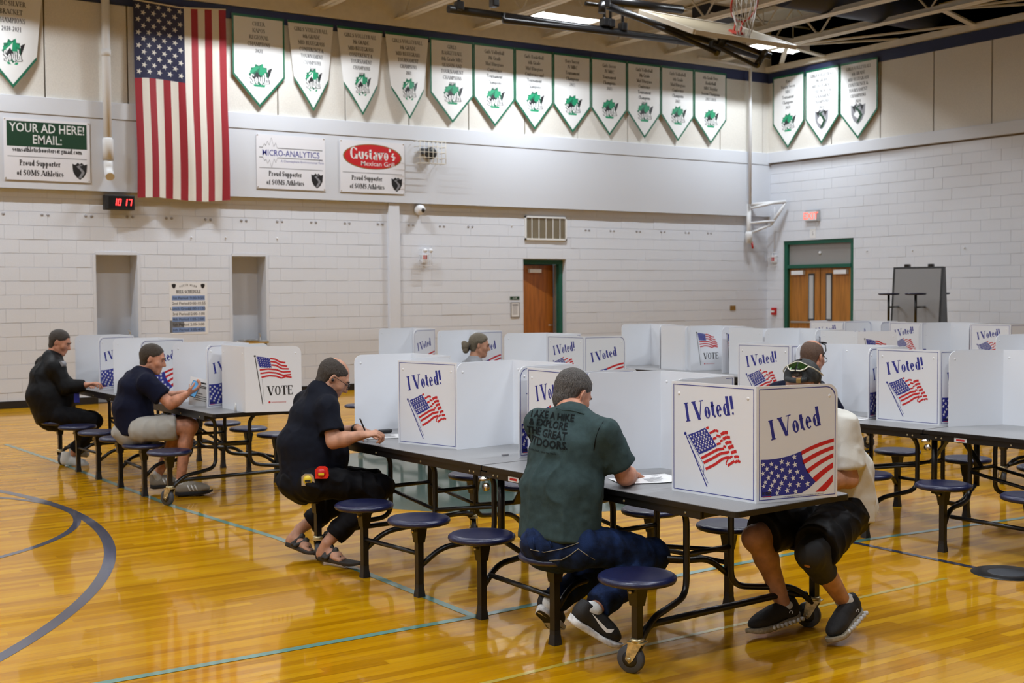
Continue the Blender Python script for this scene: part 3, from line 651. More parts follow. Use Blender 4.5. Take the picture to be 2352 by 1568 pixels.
BAN = [(532, 652, 30, ['CHEER', 'KAPOS', 'REGIONAL', 'CHAMPIONS', '2021'], 0, 'white pennant reading CHEER KAPOS REGIONAL CHAMPIONS 2021'),
 (660, 765, 45, ['GIRLS VOLLEYBALL', '6th GRADE', 'MID BLUEGRASS', 'CONFERENCE &', 'TOURNAMENT', 'CHAMPIONS', '2021'], .26, 'curled white pennant reading GIRLS VOLLEYBALL 6th GRADE'),
 (774, 878, 60, ['GIRLS VOLLEYBALL', '7th GRADE', 'MID BLUEGRASS', 'CONFERENCE &', 'TOURNAMENT', 'CHAMPIONS', '2021'], .26, 'curled white pennant reading GIRLS VOLLEYBALL 7th GRADE'),
 (884, 984, 75, ['GIRLS VOLLEYBALL', '8th GRADE', 'MID BLUEGRASS', 'TOURNAMENT', 'CHAMPIONS', '2021'], .26, 'curled white pennant reading GIRLS VOLLEYBALL 8th GRADE'),
 (987, 1086, 88, ['GIRLS', 'BASKETBALL', '8th Grade MBC', 'SEASON AND', 'TOURNAMENT', 'CHAMPIONS', '2021'], 0, 'flat white pennant reading GIRLS BASKETBALL 8th Grade'),
 (1087, 1181, 100, ['Girls Volleyball', '7th Grade', 'Mid Bluegrass', 'Conference', 'Tournament', 'Champions', '2022'], 0, 'white pennant of the 2022 seventh grade volleyball girls, right after the flat basketball one'),
 (1182, 1269, 112, ['Girls Basketball', '6th Grade', 'Mid Bluegrass', 'Conference and', 'Tournament', 'Champions', '2022'], 0, 'white pennant reading Girls Basketball 6th Grade 2022'),
 (1270, 1356, 123, ['Boys Soccer', 'JV MBC', 'Tournament', 'Champions', '2023'], 0, 'white pennant reading Boys Soccer JV MBC 2023'),
 (1357, 1439, 134, ['Girls Soccer', 'JV MBC', 'Tournament', 'Champions', '2023'], 0, 'white pennant reading Girls Soccer JV MBC 2023'),
 (1440, 1517, 145, ['Girls Volleyball', '7th Grade', 'Mid Bluegrass', 'Conference', 'Tournament', 'Champions', '2023'], 0, 'white pennant of the 2023 seventh grade volleyball girls, third before the corner pipe'),
 (1518, 1593, 156, ['Girls Volleyball', '6th Grade', 'Mid Bluegrass', 'Conference', 'Champions', '2023'], 0, 'white pennant reading Girls Volleyball 6th Grade 2023'),
 (1594, 1668, 168, ['6th Grade Boys', 'Basketball', 'MBC Regular', 'Season Champions', '2023-2024'], 0, 'white pennant reading 6th Grade Boys Basketball, next to the corner pipe')]
for (l, r, py, ln, cu, lab) in BAN:
    pennant(on_y(l, py, YB - .12).x, on_y(r, py, YB - .12).x, 6.09, 5.13, 4.63, 'back', ln, 'd', cu, lab=lab)
pennant(3.50, 4.40, 6.09, 5.05, 4.62, 'back', ['7th GRADE', 'MBC SILVER', 'BRACKET', 'CHAMPIONS', '2020-2021'], 'd', .24, 0.10, lab='white pennant at the end of the wall reading BRACKET CHAMPIONS 2020-2021')
for (l, r, py, ln, em, lab) in [(1775, 1847, 180, ['Boys', 'Varsity Soccer', 'MBC', 'Tournament', 'Champions', '2024'], 'd', 'white pennant by the corner reading Boys Varsity Soccer'),
        (1850, 1927, 165, ['GIRLS VOLLEYBALL', '7th GRADE', 'MID BLUEGRASS', 'CONFERENCE &', 'TOURNAMENT', 'CHAMPIONS', '2024'], 's', 'white pennant with grey shield reading 7th GRADE 2024'),
        (1929, 2016, 150, ['GIRLS VOLLEYBALL', '6th GRADE', 'MID BLUEGRASS', 'CONFERENCE &', 'TOURNAMENT', 'CHAMPIONS', '2024'], 's', 'white pennant with grey shield reading 6th GRADE 2024')]:
    pennant(on_x(l, py, XR - .1).y, on_x(r, py, XR - .1).y, 6.09, 5.1, 4.58, 'right', ln, em, lab=lab)

# ---- national flag hung by its fly, stripes upright
fx0, fx1, fz0, fz1 = 5.70, 7.155, 3.11, 6.10; FWD, FH = fx1 - fx0, fz1 - fz0
fl = empty('national_flag', (fx0, YB - 0.15, fz0))
def fw(x, z):
    t = 1 - z / FH; return Vector((x + 0.012 * math.sin(z * 2.2) * t, -0.03 * math.sin(x * 9 + 0.4 * z) * (0.3 + t) - 0.012 * math.sin(x * 23 + z * 1.7) * t - 0.05 * t, z + 0.02 * math.sin(x * 5)))
def cloth(name, x0, x1, z0, z1, m, par, lift=0.0):
    nx, nz = max(2, int((x1 - x0) / 0.028)), max(2, int((z1 - z0) / 0.05)); v = [fw(x0 + (x1 - x0) * i / nx, z0 + (z1 - z0) * k / nz) - Vector((0, lift, 0)) for i in range(nx + 1) for k in range(nz + 1)]
    mb = MB().add(v, [(i * (nz + 1) + k, (i + 1) * (nz + 1) + k, (i + 1) * (nz + 1) + k + 1, i * (nz + 1) + k + 1) for i in range(nx) for k in range(nz)], True)
    return mb.build(name, MT[m], par)
sw = FWD / 13
for k in range(13):
    zt = FH * 0.605 if k < 7 else FH
    cloth('stripe', k * sw, (k + 1) * sw, 0, zt, 'cloth_red' if k % 2 == 0 else 'cloth_white', fl)
ca = cloth('canton', 0, 7 * sw, FH * 0.605, FH, 'cloth_blue', fl)
st = MB()
for i in range(9):
    n = 6 if i % 2 == 0 else 5
    for k in range(n):
        u = (k + (0.5 if n == 6 else 1.0)) / 6; z_ = FH * 0.605 + FH * 0.395 * (1 - u); x_ = 7 * sw * (i + 0.85) / 9.7
        p = star(x_, z_, 0.047, 0); st.add([fw(a, b) - Vector((0, 0.004, 0)) for a, b in p], [list(range(10))])
st.build('star', MT['cloth_white'], ca)
MB().tube([fw(0, FH), fw(FWD / 2, FH) - Vector((0, 0, 0.03)), fw(FWD, FH)], 0.012, 6).build('hanging_rope', MT['cream'], fl)
tag(fl, 'large red, white and blue flag hanging with stripes upright on the wall', 'flag')

# ---- drain pipe, clock, camera, strobe, vent, plates
o = MB().tube([(5.275, YB - .19, 7.1), (5.275, YB - .19, 3.70)], 0.062, 18).lathe([(0.078, 3.66), (0.078, 3.96), (0.064, 3.99)], (5.275, YB - .19, 0), 18).lathe([(0.07, 5.2), (0.07, 5.3)], (5.275, YB - .19, 0), 18).build('drain_pipe', MT['white2'])
MB().tube(bend([(5.275, YB - .19, 3.68), (5.275, YB - .19, 3.50), (5.26, YB - .33, 3.40)], 0.07), 0.066, 16).build('pipe_elbow', MT['white2'], o); tag(o, 'white drain pipe running down the wall beside the large flag', 'pipe')
c = empty('digital_clock', (5.21, YB - 0.14, 2.92)); MB().box((0.225, 0, 0.115), (0.45, 0.13, 0.225), bevel=0.012).build('clock_case', MT['blackp'], c); MB().box((0.245, -0.066, 0.115), (0.37, 0.004, 0.17)).build('clock_face', MT['black'], c)
seg = {'1': 'bc', '0': 'abcdef', '7': 'abc'}; dg = []
def digit(ch, x, z, h):
    w = h * 0.5; t = h * 0.13; R = {'a': (x, z + h - t, x + w, z + h), 'b': (x + w - t, z + h / 2, x + w, z + h), 'c': (x + w - t, z, x + w, z + h / 2), 'd': (x, z, x + w, z + t), 'e': (x, z, x + t, z + h / 2), 'f': (x, z + h / 2, x + t, z + h)}
    for s in seg[ch]:
        a, b, c_, d = R[s]; dg.append([(a + (b - z) * .14, b), (c_ + (b - z) * .14, b), (c_ + (d - z) * .14, d), (a + (d - z) * .14, d)])
for ch, x in zip('1017', (0.12, 0.185, 0.275, 0.345)): digit(ch, x, 0.068, 0.10)
MB().flat(tri_polys(dg), (0, -0.069, 0), (1, 0, 0), (0, 0, 1)).build('clock_digits', MT['redled'], c); MB().box((0.225, 0.09, 0.115), (0.10, 0.09, 0.10)).build('clock_bracket', MT['blackp'], c)
tag(c, 'black digital wall clock with red digits reading 10 17', 'clock')
c = empty('security_camera', (10.66, YB - 0.02, 3.09)); MB().lathe([(0.0, -0.16), (0.05, -0.155), (0.085, -0.11), (0.09, -0.06), (0.085, 0)], (0, 0, 0), 20, axis='y').build('camera_body', MT['white'], c); MB().lathe([(0.0, -0.02), (0.03, -0.012), (0.045, 0.0), (0.048, 0.02)], (0.012, -0.15, -0.012), 16, axis='y').build('camera_dome', MT['black'], c)
tag(c, 'white dome security camera with black lens under the plaster beam', 'camera')
c = empty('fan_guard', (10.78, YS, 4.07)); g = MB()
for k in range(7):
    x = -0.255 + 0.085 * k; g.tube([(x, -0.02, -0.19), (x, -0.24, -0.19), (x, -0.24, 0.19), (x, -0.02, 0.19)], 0.005, 5)
for k in range(5):
    z = -0.19 + 0.095 * k; g.tube([(-0.255, -0.02, z), (-0.255, -0.24, z), (0.255, -0.24, z), (0.255, -0.02, z)], 0.005, 5)
g.build('wire_cage', MT['cream'], c); MB().lathe([(0.0, -0.12), (0.09, -0.13), (0.105, -0.10), (0.11, -0.05), (0.06, 0.0)], (0.05, 0, 0), 18, axis='y').build('horn_speaker', MT['blackp'], c); MB().box((-0.09, -0.05, 0.03), (0.10, 0.09, 0.10), bevel=0.01).build('horn_bracket', MT['rubber'], c)
tag(c, 'white wire cage over a black round horn on the plaster beam', 'speaker')
c = empty('strobe_alarm', (10.775, YB, 2.27)); MB().box((0, -0.035, -0.03), (0.11, 0.06, 0.15), bevel=0.01).build('alarm_box', MT['white'], c); MB().box((-0.01, -0.07, 0.0), (0.06, 0.02, 0.075)).build('alarm_lens', MT['firered'], c); g = MB()
for k in range(5): g.tube([(-0.09 + .045 * k, 0, -0.15), (-0.09 + .045 * k, -0.13, -0.15), (-0.09 + .045 * k, -0.13, 0.13), (-0.09 + .045 * k, 0, 0.13)], 0.0045, 5)
for k in range(4): g.tube([(-0.09, 0, -0.15 + .093 * k), (-0.09, -0.13, -0.15 + .093 * k), (0.09, -0.13, -0.15 + .093 * k), (0.09, 0, -0.15 + .093 * k)], 0.0045, 5)
for s in (-1, 1): g.lathe([(0.0, -0.15), (0.03, -0.15), (0.04, -0.1)], (0.055 * s + .02, 0, 0.11), 10, axis='y')
g.build('wire_guard', MT['white'], c); tag(c, 'red and white strobe alarm in a wire guard beside the pilaster', 'alarm')
c = empty('vent_grille', (12.91, YB, 2.61)); g = MB()
for a, b in (((0.475, -.02, 0.015), (0.95, 0.035, 0.03)), ((0.475, -.02, 0.425), (0.95, 0.035, 0.03)), ((0.015, -.02, 0.22), (0.03, 0.035, 0.44)), ((0.935, -.02, 0.22), (0.03, 0.035, 0.44))): g.box(a, b)
g.build('grille_frame', MT['vinyl'], c); MB().box((0.475, -0.005, 0.22), (0.9, 0.008, 0.40)).build('grille_back', MT['ventin'], c)
for k in range(5): MB().box((0.155 + 0.16 * k, -0.02, 0.22), (0.012, 0.02, 0.39)).build('grille_bar', MT['vinyl'], c)
g = MB()
for k in range(19): g.box((0.475, -0.018, 0.035 + 0.0205 * k), (0.89, 0.016, 0.004), rot=Matrix.Rotation(0.5, 3, 'X'))
stuff(g.build('grille_louvres', MT['tan'], c)); tag(c, 'beige metal vent grille in the wall above the open door', 'vent')
# drinking fountains in the niches
for i, (a, b, z0, z1) in enumerate(NICHE):
    z = 1.0 if i == 0 else 0.90; mid = (a + b) / 2
    c = empty('drinking_fountain', (mid, YB, z)); MB().box((0, 0.02, -0.03), (b - a - 0.03, 0.34, 0.05), bevel=0.02).box((0, 0.06, -0.14), (b - a - 0.10, 0.26, 0.18), bevel=0.03).build('fountain_basin', MT['alu'], c)
    MB().lathe([(0.10, 0.0), (0.17, 0.006), (0.18, 0.0)], (-0.02, -0.02, 0), 24).build('basin_rim', MT['chrome'], c); MB().tube(bend([(0.2, 0.06, 0.0), (0.2, 0.06, 0.09), (0.16, 0.0, 0.10)], 0.03), 0.013, 8).build('spout', MT['chrome'], c)
    tag(c, ('steel drinking fountain in the wall niche below the digital clock' if i == 0 else 'steel drinking fountain in the wall niche between bell schedule and pilaster'), 'fountain')
# bell schedule poster
o = sgn('bell_schedule', 6.228, 6.84, 1.02, 1.835, 'paper', YB); w, h = 0.612, 0.815; MB_ = []
rows = [('1st Period', '9:00-9:55'), ('2nd Period', '10:00-10:55'), ('Lunch Group', '11:00-11:55'), ('3rd Period', '12:00-1:00'), ('4th Period', '1:05-2:00'), ('5th Period', '2:05-3:00'), ('6th Period', '3:05-4:00')]
MT['lblue'] = mat('poster_blue', (0.20, 0.30, 0.55), 0.6)
t = []; bl = []
for k, (p, q) in enumerate(rows):
    z = h * (0.69 - 0.102 * k)
    if k % 2 == 0: bl.append([(w * .07, z - .03), (w * .93, z - .03), (w * .93, z + .045), (w * .07, z + .045)])
    t += [move2(sans(p, 0.042, 0.004), w * 0.29, z - 0.014), move2(sans(q, 0.042, 0.004), w * 0.72, z - 0.014)]
b = onto(o, 'table_rows', tri_polys(bl), 'lblue', 0.0003)
onto(o, 'lettering', join2(*t, move2(serif('BELL SCHEDULE', 0.05, 17, 8), w * 0.5, h * 0.79), *[move2(serif(ch, 0.03, 17, 8), w * (0.28 + 0.047 * k), h * (0.90 + 0.03 * math.sin(k / 9 * PI))) for k, ch in enumerate('SOUTH MIDDLE'[:10])]), 'pblack', 0.001)
onto(o, 'shield_emblem', join2(shield(w * .12, h * .93, .075), shield(w * .88, h * .93, .075)), 'pblack', 0.001); tag(o, 'white and blue bell schedule poster taped between the two niches', 'poster')
# room sign, paper frame, brass plate
o = sgn('room_plate', 12.58, 12.79, 1.50, 1.565, 'dgreen', YB, 0.006); onto(o, 'lettering', move2(sans('GYM', 0.03), 0.105, 0.018), 'pwhite', 0.002); tag(o, 'small dark green room plate beside the open wooden door', 'sign')
o = sgn('notice_frame', 12.59, 12.79, 1.175, 1.46, 'alu', YB, 0.012); onto(o, 'notice_paper', rect(.02, .02, .18, .265), 'paper', 0.006); onto(o, 'notice_lines', tri_polys([[(.035, .22), (.165, .22), (.165, .25), (.035, .25)]] + [[(.04, .20 - .02 * k), (.15, .20 - .02 * k), (.15, .207 - .02 * k), (.04, .207 - .02 * k)] for k in range(8)]), 'pgrey', 0.007); tag(o, 'framed paper notice below the green room plate', 'sign')
o = sgn('brass_plate', 18.07, 18.22, 1.235, 1.335, 'gold', YB, 0.015); tag(o, 'small brass cover plate low on the wall near the corner', 'plate')
# old mounting pads in a row under the beam
pads = [(0, 490), (103, 493), (203, 496), (298, 498), (388, 501), (478, 504), (560, 506), (642, 508), (720, 510), (797, 512), (873, 514), (943, 516), (1015, 519), (1080, 520), (1349, 528), (1406, 530), (1466, 531), (1522, 532), (1578, 534), (1629, 535)]
MT['pad'] = mat('grey_scuff', (0.40, 0.40, 0.43), 0.7)
pm = MB()
for s in (-0.042, 0.042): pm.lathe([(0.0, -0.007), (0.02, -0.007), (0.024, 0.0)], (s, 0, 0), 9, axis='y')
pm = pm.mesh('mounting_pad', MT['pad'])
for a, b in pads:
    p = on_y(a, b, YB); o = link_mesh('mounting_pad', pm, None, (p.x, YB - 0.004, p.z)); tag(o, 'pair of small grey mounting pads in a row under the beam', 'mounting pad', 'grey mounting pads under the beam')
hk = MB().lathe([(0.0, -0.02), (0.012, -0.02), (0.012, 0)], (0, 0, 0), 8, axis='y').mesh('wall_hook', MT['white'])
for a, b in ((439, 545), (518, 545), (636, 547), (1175, 518)):
    p = on_y(a, b, YB); o = link_mesh('wall_hook', hk, None, (p.x, YB - 0.002, p.z)); tag(o, 'small white peg screwed into the block wall', 'hook', 'white pegs on the block wall')
# corner: conduit pipe, folded white frame
o = MB().tube(bend([(17.0, YB - .2, 6.33), (18.45, YB - .2, 6.27), (18.45, YB - .2, 3.44)], 0.06), 0.032, 10).build('corner_pipe', MT['white2']); tag(o, 'thin white pipe dropping down the corner of the hall', 'pipe')
c = empty('wall_net_frame', (18.50, YB - 0.05, 2.65)); f = MB()
f.tube([(0, -0.06, 0.0), (0, -0.06, 0.80)], 0.05, 12).tube([(0, -0.06, 0.78), (0.52, -0.62, 0.83)], 0.038, 10).tube([(0, -0.05, 0.70), (0.28, -0.50, 0.80)], 0.028, 8).tube([(0.52, -0.62, 0.83), (0.36, -0.34, 0.36)], 0.032, 10).tube([(0.0, -0.1, 0.40), (0.40, -0.42, 0.44)], 0.025, 8).tube([(0.36, -0.34, 0.36), (0.05, -0.08, 0.2)], 0.028, 8)
f.build('frame_tube', MT['white2'], c); MB().lathe([(0.07, 0.0), (0.075, 0.2), (0.06, 0.24)], (0, -0.06, -0.02), 14).build('frame_foot', MT['white2'], c); MB().tube([(0.05, -0.09, 0.02), (0.07, -0.11, -0.13)], 0.02, 8).build('crank_handle', MT['firered'], c)
tag(c, 'white folded tubular wall frame with red handle in the corner', 'frame')

# ---- doors
d = struct('door_1', MB().box((13.37, YB + .16, 2.205), (0.98, 0.10, 0.075)).box((13.815, YB + .16, 1.085), (0.075, 0.10, 2.17)).box((12.915, YB + .16, 1.085), (0.075, 0.10, 2.17)), MT['gframe'])
leaf = MB().box((0.41, 0, 1.075), (0.82, 0.045, 2.13), bevel=0.003).build('door_leaf', MT['wood2'], d, (12.955, YB + .17, 0.01), (0, 0, math.radians(10))); MB().box((0.30, -0.05, 2.03), (0.30, 0.07, 0.07), bevel=0.006).build('door_closer', MT['white'], leaf); MB().tube([(0.74, -0.03, 1.0), (0.74, -0.07, 1.0), (0.64, -0.07, 1.0)], 0.011, 8).build('door_handle', MT['alu'], leaf)
MB().box((13.755, YB + .20, 1.08), (0.03, 0.03, 2.14)).build('door_stop', MT['alu'], d)
MB().box((13.37, YB + 0.9, 1.2), (1.6, 0.05, 2.5)).build('corridor_wall', MT['ventin'], d)
d = struct('door_2', MB().box((XR + .10, 17.68, 2.635), (0.16, 1.88, 0.085)).box((XR + .10, 18.57, 1.3), (0.16, 0.09, 2.6)).box((XR + .10, 16.785, 1.3), (0.16, 0.09, 2.6)).box((XR + .09, 17.68, 2.135), (0.17, 1.72, 0.07)), MT['gframe'])
MB().box((XR + .09, 17.68, 2.38), (0.02, 1.72, 0.42)).build('transom_pane', MT['transom'], d); MB().lathe([(0, -0.02), (0.03, -0.02), (0.035, 0.0)], (XR + .08, 17.68, 2.40), 10, axis='x').build('transom_knob', MT['white'], d)
for s, ya in ((1, 17.685), (-1, 17.675)):
    yc = ya + s * 0.43
    lf = MB().box((0, 0, 1.05), (0.045, 0.85, 2.08), bevel=0.003).build('door_leaf', MT['wood'], d, (XR + .11, yc, 0.005))
    yw = -s * 0.20
    MB().box((-0.026, yw, 1.50), (0.014, 0.165, 0.96)).build('window_frame', MT['rubber'], lf); MB().box((-0.034, yw, 1.50), (0.006, 0.11, 0.89)).build('window_pane', MT['glass'], lf)
    MB().box((-0.06, s * 0.14, 2.00), (0.08, 0.33, 0.085), bevel=0.006).build('door_closer', MT['white'], lf); MB().tube(bend([(-0.05, -0.32, 0.98), (-0.10, -0.30, 0.98), (-0.10, 0.30, 0.98), (-0.05, 0.32, 0.98)], .03), 0.02, 8).build('push_bar', MT['alu'], lf)
MB().box((XR + 0.27, 17.68, 1.3), (0.02, 1.9, 2.7)).build('vestibule_wall', MT['ventin'], d)
# exit sign, fire alarm, strobe
c = empty('exit_sign', (XR - 0.03, 17.97, 3.045)); MB().box((0, -0.185, 0.11), (0.06, 0.37, 0.22), bevel=0.008).build('sign_case', MT['alu'], c); MB().box((-0.032, -0.165, 0.11), (0.006, 0.30, 0.18)).build('sign_face', MT['pwhite'], c)
MB().flat(move2(sans('EXIT', 0.135, 0.012), 0, 0.045), (-0.037, -0.165, 0), (0, -1, 0), (0, 0, 1)).build('sign_letters', MT['exitred'], c); tag(c, 'white EXIT sign with red letters above the double doors', 'sign')
o = MB().box((0, 0, 0), (0.004, 0.16, 0.19)).build('paper_notice', MT['paper'], None, (XR - 0.006, 17.80, 2.80)); MB().flat(move2(serif('5', 0.08, 17, 8), 0, -0.04), (-0.003, 0, 0), (0, -1, 0), (0, 0, 1)).build('numeral', MT['pgrey'], o); tag(o, 'small white paper with a number below the EXIT sign', 'sign')
c = empty('fire_pull_station', (XR, 18.865, 1.13)); MB().box((-0.03, 0, 0.07), (0.06, 0.115, 0.15), bevel=0.008).build('station_case', MT['firered'], c); MB().box((-0.065, 0, 0.07), (0.02, 0.085, 0.04)).build('pull_bar', MT['pwhite'], c); tag(c, 'red fire alarm pull box beside the double doors', 'alarm')
c = empty('strobe_alarm', (XR, 18.865, 2.30)); MB().box((-0.03, 0, 0), (0.06, 0.13, 0.17), bevel=0.008).build('alarm_box', MT['white'], c); MB().box((-0.066, 0, 0.0), (0.016, 0.06, 0.09)).build('alarm_lens', MT['firered'], c); g = MB()
for k in range(4): g.tube([(0, -0.1 + .067 * k, -0.14), (-0.11, -0.1 + .067 * k, -0.14), (-0.11, -0.1 + .067 * k, 0.14), (0, -0.1 + .067 * k, 0.14)], 0.0045, 5)
for k in range(4): g.tube([(0, -0.1, -0.14 + .093 * k), (-0.11, -0.1, -0.14 + .093 * k), (-0.11, 0.1, -0.14 + .093 * k), (0, 0.1, -0.14 + .093 * k)], 0.0045, 5)
g.build('wire_guard', MT['white'], c); MB().tube([(-0.02, 0, 0.1), (-0.02, 0, 1.1)], 0.008, 6).build('conduit', MT['white'], c); tag(c, 'white and red strobe alarm in a guard above the fire pull box', 'alarm')
for a, b in ((1992, 576), (2096, 575), (2216, 569)):
    p = on_x(a, b, XR); o = MB().lathe([(0.0, -0.02), (0.015, -0.02), (0.015, 0)], (0, 0, 0), 8, axis='x').build('wall_hook', MT['white'], None, (XR - 0.002, p.y, p.z)); tag(o, 'small white peg on the wall beside the double doors', 'hook', 'pegs on the door wall')
# ------------------------------------------------------------------ mobile tables with fixed stools
TH = 0.737
def squircle(hx, hy, r, corners, n=5):
    out = []
    for (sx, sy, a0) in ((1, 1, 0), (-1, 1, 90), (-1, -1, 180), (1, -1, 270)):
        if (sx, sy) in corners: out += arc2(sx * (hx - r), sy * (hy - r), r, a0, a0 + 90, n)
        else: out.append((sx * hx, sy * hy))
    return out
def make_table():
    t = empty('cafeteria_table')
    for s in (1, -1):
        pol = [(x + s * 0.9185, y) for x, y in squircle(0.9145, 0.381, 0.03, [(s, 1), (s, -1)])]
        a = MB().prism([(x - (x - s * 0.9185) * 0.004, y * 0.992) for x, y in pol], (0, 0, TH - 0.004), (1, 0, 0), (0, 1, 0), 0.004); top = a.build('tabletop', MT['lam'], t)
        b = MB().prism(pol, (0, 0, TH - 0.026), (1, 0, 0), (0, 1, 0), 0.0235).build('edge_band', MT['black'], top)
        r = MB()
        for v in (-1, 1): r.box((s * 0.82, v * 0.352, TH - 0.045), (1.58, 0.03, 0.04), bevel=0.003)
        for u in (0.03, 1.60): r.box((s * u, 0, TH - 0.042), (0.03, 0.70, 0.034))
        ap = r.build('apron_rail', MT['black'], t)
        sc = MB()
        for v in (-1, 1):
            for u in (0.09, 0.13, 0.62, 1.12, 1.52): sc.lathe([(0.0, v * 0.0), (0.006, v * 0.001), (0.006, -v * 0.003)], (s * u, v * 0.369, TH - 0.047), 8, axis='y')
        sc.build('rail_screw', MT['zinc'], ap)
    lb = MB().box((0.27, -0.3695, TH - 0.047), (0.09, 0.002, 0.026)).build('rail_label', MT['pwhite'], t)
    MB().box((0.27, -0.3712, TH - 0.047), (0.06, 0.001, 0.012)).build('label_print', MT['red'], lb)
    hg = MB()
    for v in (-0.34, -0.1, 0.1, 0.34): hg.box((0, v, TH - 0.05), (0.07, 0.05, 0.03), bevel=0.004)
    h = hg.build('hinge', MT['black'], t); k = MB()
    for v in (-0.373, 0.373): k.lathe([(0.0, -0.012), (0.022, -0.010), (0.022, 0.01), (0.0, 0.012)], (0.03, v, TH - 0.115), 14, axis='y'); k.lathe([(0.0, -0.01), (0.028, -0.012), (0.03, 0.0), (0.0, 0.012)], (0.015, v, TH - 0.068), 12)
    k.build('lock_knob', MT['chrome'], h)
    seat_me = MB().lathe([(0.0, 0.437), (0.08, 0.436), (0.135, 0.440), (0.160, 0.438), (0.171, 0.430), (0.173, 0.420), (0.168, 0.409), (0.150, 0.403), (0.0, 0.403)], (0, 0, 0), 40).mesh('stool_seat', MT['seat'])
    pm = MB(); ps = [(0.018, 0.02), (0.0225, 0.30), (0.0225, 0.39)]
    def sq(w, z): return [(-w, -w, z), (w, -w, z), (w, w, z), (-w, w, z)]
    def loft(mb, secs):
        v = [p for s_ in secs for p in s_]; n = 4; f = [(i * 4 + k, i * 4 + (k + 1) % 4, i * 4 + 4 + (k + 1) % 4, i * 4 + 4 + k) for i in range(len(secs) - 1) for k in range(4)]
        mb.add(v, f + [(3, 2, 1, 0), tuple(range(len(v) - 4, len(v)))])
    loft(pm, [sq(0.0175, 0.03), sq(0.018, 0.385)]); loft(pm, [sq(0.023, 0.30), sq(0.035, 0.404)])
    post_me = pm.mesh('stool_post', MT['black'])
    fm = MB(); loft(fm, [sq(0.024, 0.0), sq(0.023, 0.012), sq(0.0185, 0.05), sq(0.0185, 0.07)]); foot_me = fm.mesh('post_foot', MT['blackp'])
    bolt_me = MB().lathe([(0.0, -0.012), (0.008, -0.010), (0.009, 0.0)], (0, -0.036, 0.365), 10, axis='y').mesh('post_bolt', MT['zinc'])
    pc = MB(); loft(pc, [sq(0.0175, 0.155), sq(0.018, 0.385)]); loft(pc, [sq(0.024, 0.30), sq(0.036, 0.404)]); post_c = pc.mesh('stool_post', MT['black'])
    wheel_me = MB().lathe([(0.018, -0.016), (0.058, -0.016), (0.0625, -0.010), (0.0625, 0.010), (0.058, 0.016), (0.018, 0.016)], (0.03, 0, 0.0625), 28, axis='y').mesh('caster_wheel', MT['rubber'])
    hub_me = MB().lathe([(0.0, -0.02), (0.017, -0.019), (0.036, -0.0165), (0.036, 0.0165), (0.017, 0.019), (0.0, 0.02)], (0.03, 0, 0.0625), 20, axis='y').mesh('caster_hub', MT['blackp'])
    cf = MB()
    for v in (-1, 1): cf.prism([(-0.03, 0.135), (0.035, 0.135), (0.048, 0.062), (0.030, 0.045), (0.014, 0.058)], (0, v * 0.025 - 0.0015, 0), (1, 0, 0), (0, 0, 1), 0.003)
    cf.box((0.0, 0, 0.138), (0.075, 0.056, 0.006)).lathe([(0.03, 0.14), (0.032, 0.152), (0.024, 0.158)], (0, 0, 0), 18).lathe([(0.0, -0.030), (0.009, -0.030), (0.009, 0.030), (0.0, 0.030)], (0.03, 0, 0.0625), 10, axis='y')
    fork_me = cf.mesh('caster_fork', MT['zinc'])
    rc = random.Random(2)
    for u, kind in ((1.452, 'c'), (0.884, 'p'), (0.294, 'p'), (-0.294, 'p'), (-0.884, 'p'), (-1.452, 'c')):
        for sv in (-1, 1):
            loc = (u, sv * 0.593, 0)
            seat = link_mesh('stool_seat', seat_me, t, loc); post = link_mesh('stool_post', post_me if kind == 'p' else post_c, t, loc)
            link_mesh('post_bolt', bolt_me, post, (0, 0, 0), (0, 0, 0 if sv < 0 else PI))
            if kind == 'p': link_mesh('post_foot', foot_me, post)
            else:
                a = rc.uniform(2.4, 3.6); fk = link_mesh('caster_fork', fork_me, t, loc, (0, 0, a)); link_mesh('caster_wheel', wheel_me, fk); link_mesh('caster_hub', hub_me, fk)
    for s in (1, -1):
        for (u, uf, zc) in ((1.452, 1.31, 0.20), (0.884, 0.80, 0.24), (0.294, 0.20, 0.24)):
            for sv in (-1, 1):
                p = bend([(s * (uf + .02), sv * 0.21, TH - 0.06), (s * uf, sv * 0.15, TH - 0.12), (s * uf, sv * 0.15, zc + 0.05), (s * (uf + 0.05), sv * 0.30, zc + 0.03), (s * (u - 0.03), sv * 0.47, zc + 0.02), (s * u, sv * 0.58, zc - 0.07)], 0.09)
                MB().tube(p, 0.0155, 10).build('support_tube', MT['black'], t)
            MB().tube([(s * uf, -0.15, 0.44 if u > 1 else 0.47), (s * uf, 0.15, 0.44 if u > 1 else 0.47)], 0.013, 8).build('cross_tube', MT['black'], t)
        MB().tube([(s * 1.43, -0.56, 0.165), (s * 1.40, -0.45, 0.185), (s * 1.40, 0.45, 0.185), (s * 1.43, 0.56, 0.165)], 0.0165, 10).build('spreader_tube', MT['black'], t)
        for v in (-0.15, 0.15): MB().tube(bend([(s * 1.31, v, 0.42), (s * 0.80, v, 0.36), (s * 0.20, v, 0.46)], 0.05), 0.012, 8).build('link_tube', MT['black'], t)
        for sv in (-1, 1): MB().tube([(s * 0.884, sv * 0.593, 0.225), (s * 0.33, sv * 0.56, 0.225)], 0.0135, 8).build('stool_link', MT['black'], t)
        MB().bar((s * 0.03, 0, TH - 0.06), (s * 0.2, 0, 0.46), 0.05, 0.012).build('fold_arm', MT['black'], t)
    for v in (-0.25, 0.25): MB().tube([(0, v, TH - 0.06), (0.0, v, 0.30)], 0.02, 8).tube(bend([(0.0, v, 0.32), (0.0, v * 0.4, 0.22), (0, 0, 0.20)], 0.1), 0.0155, 8).build('center_leg', MT['black'], t)
    return t
table0 = make_table()
TABLES = {}
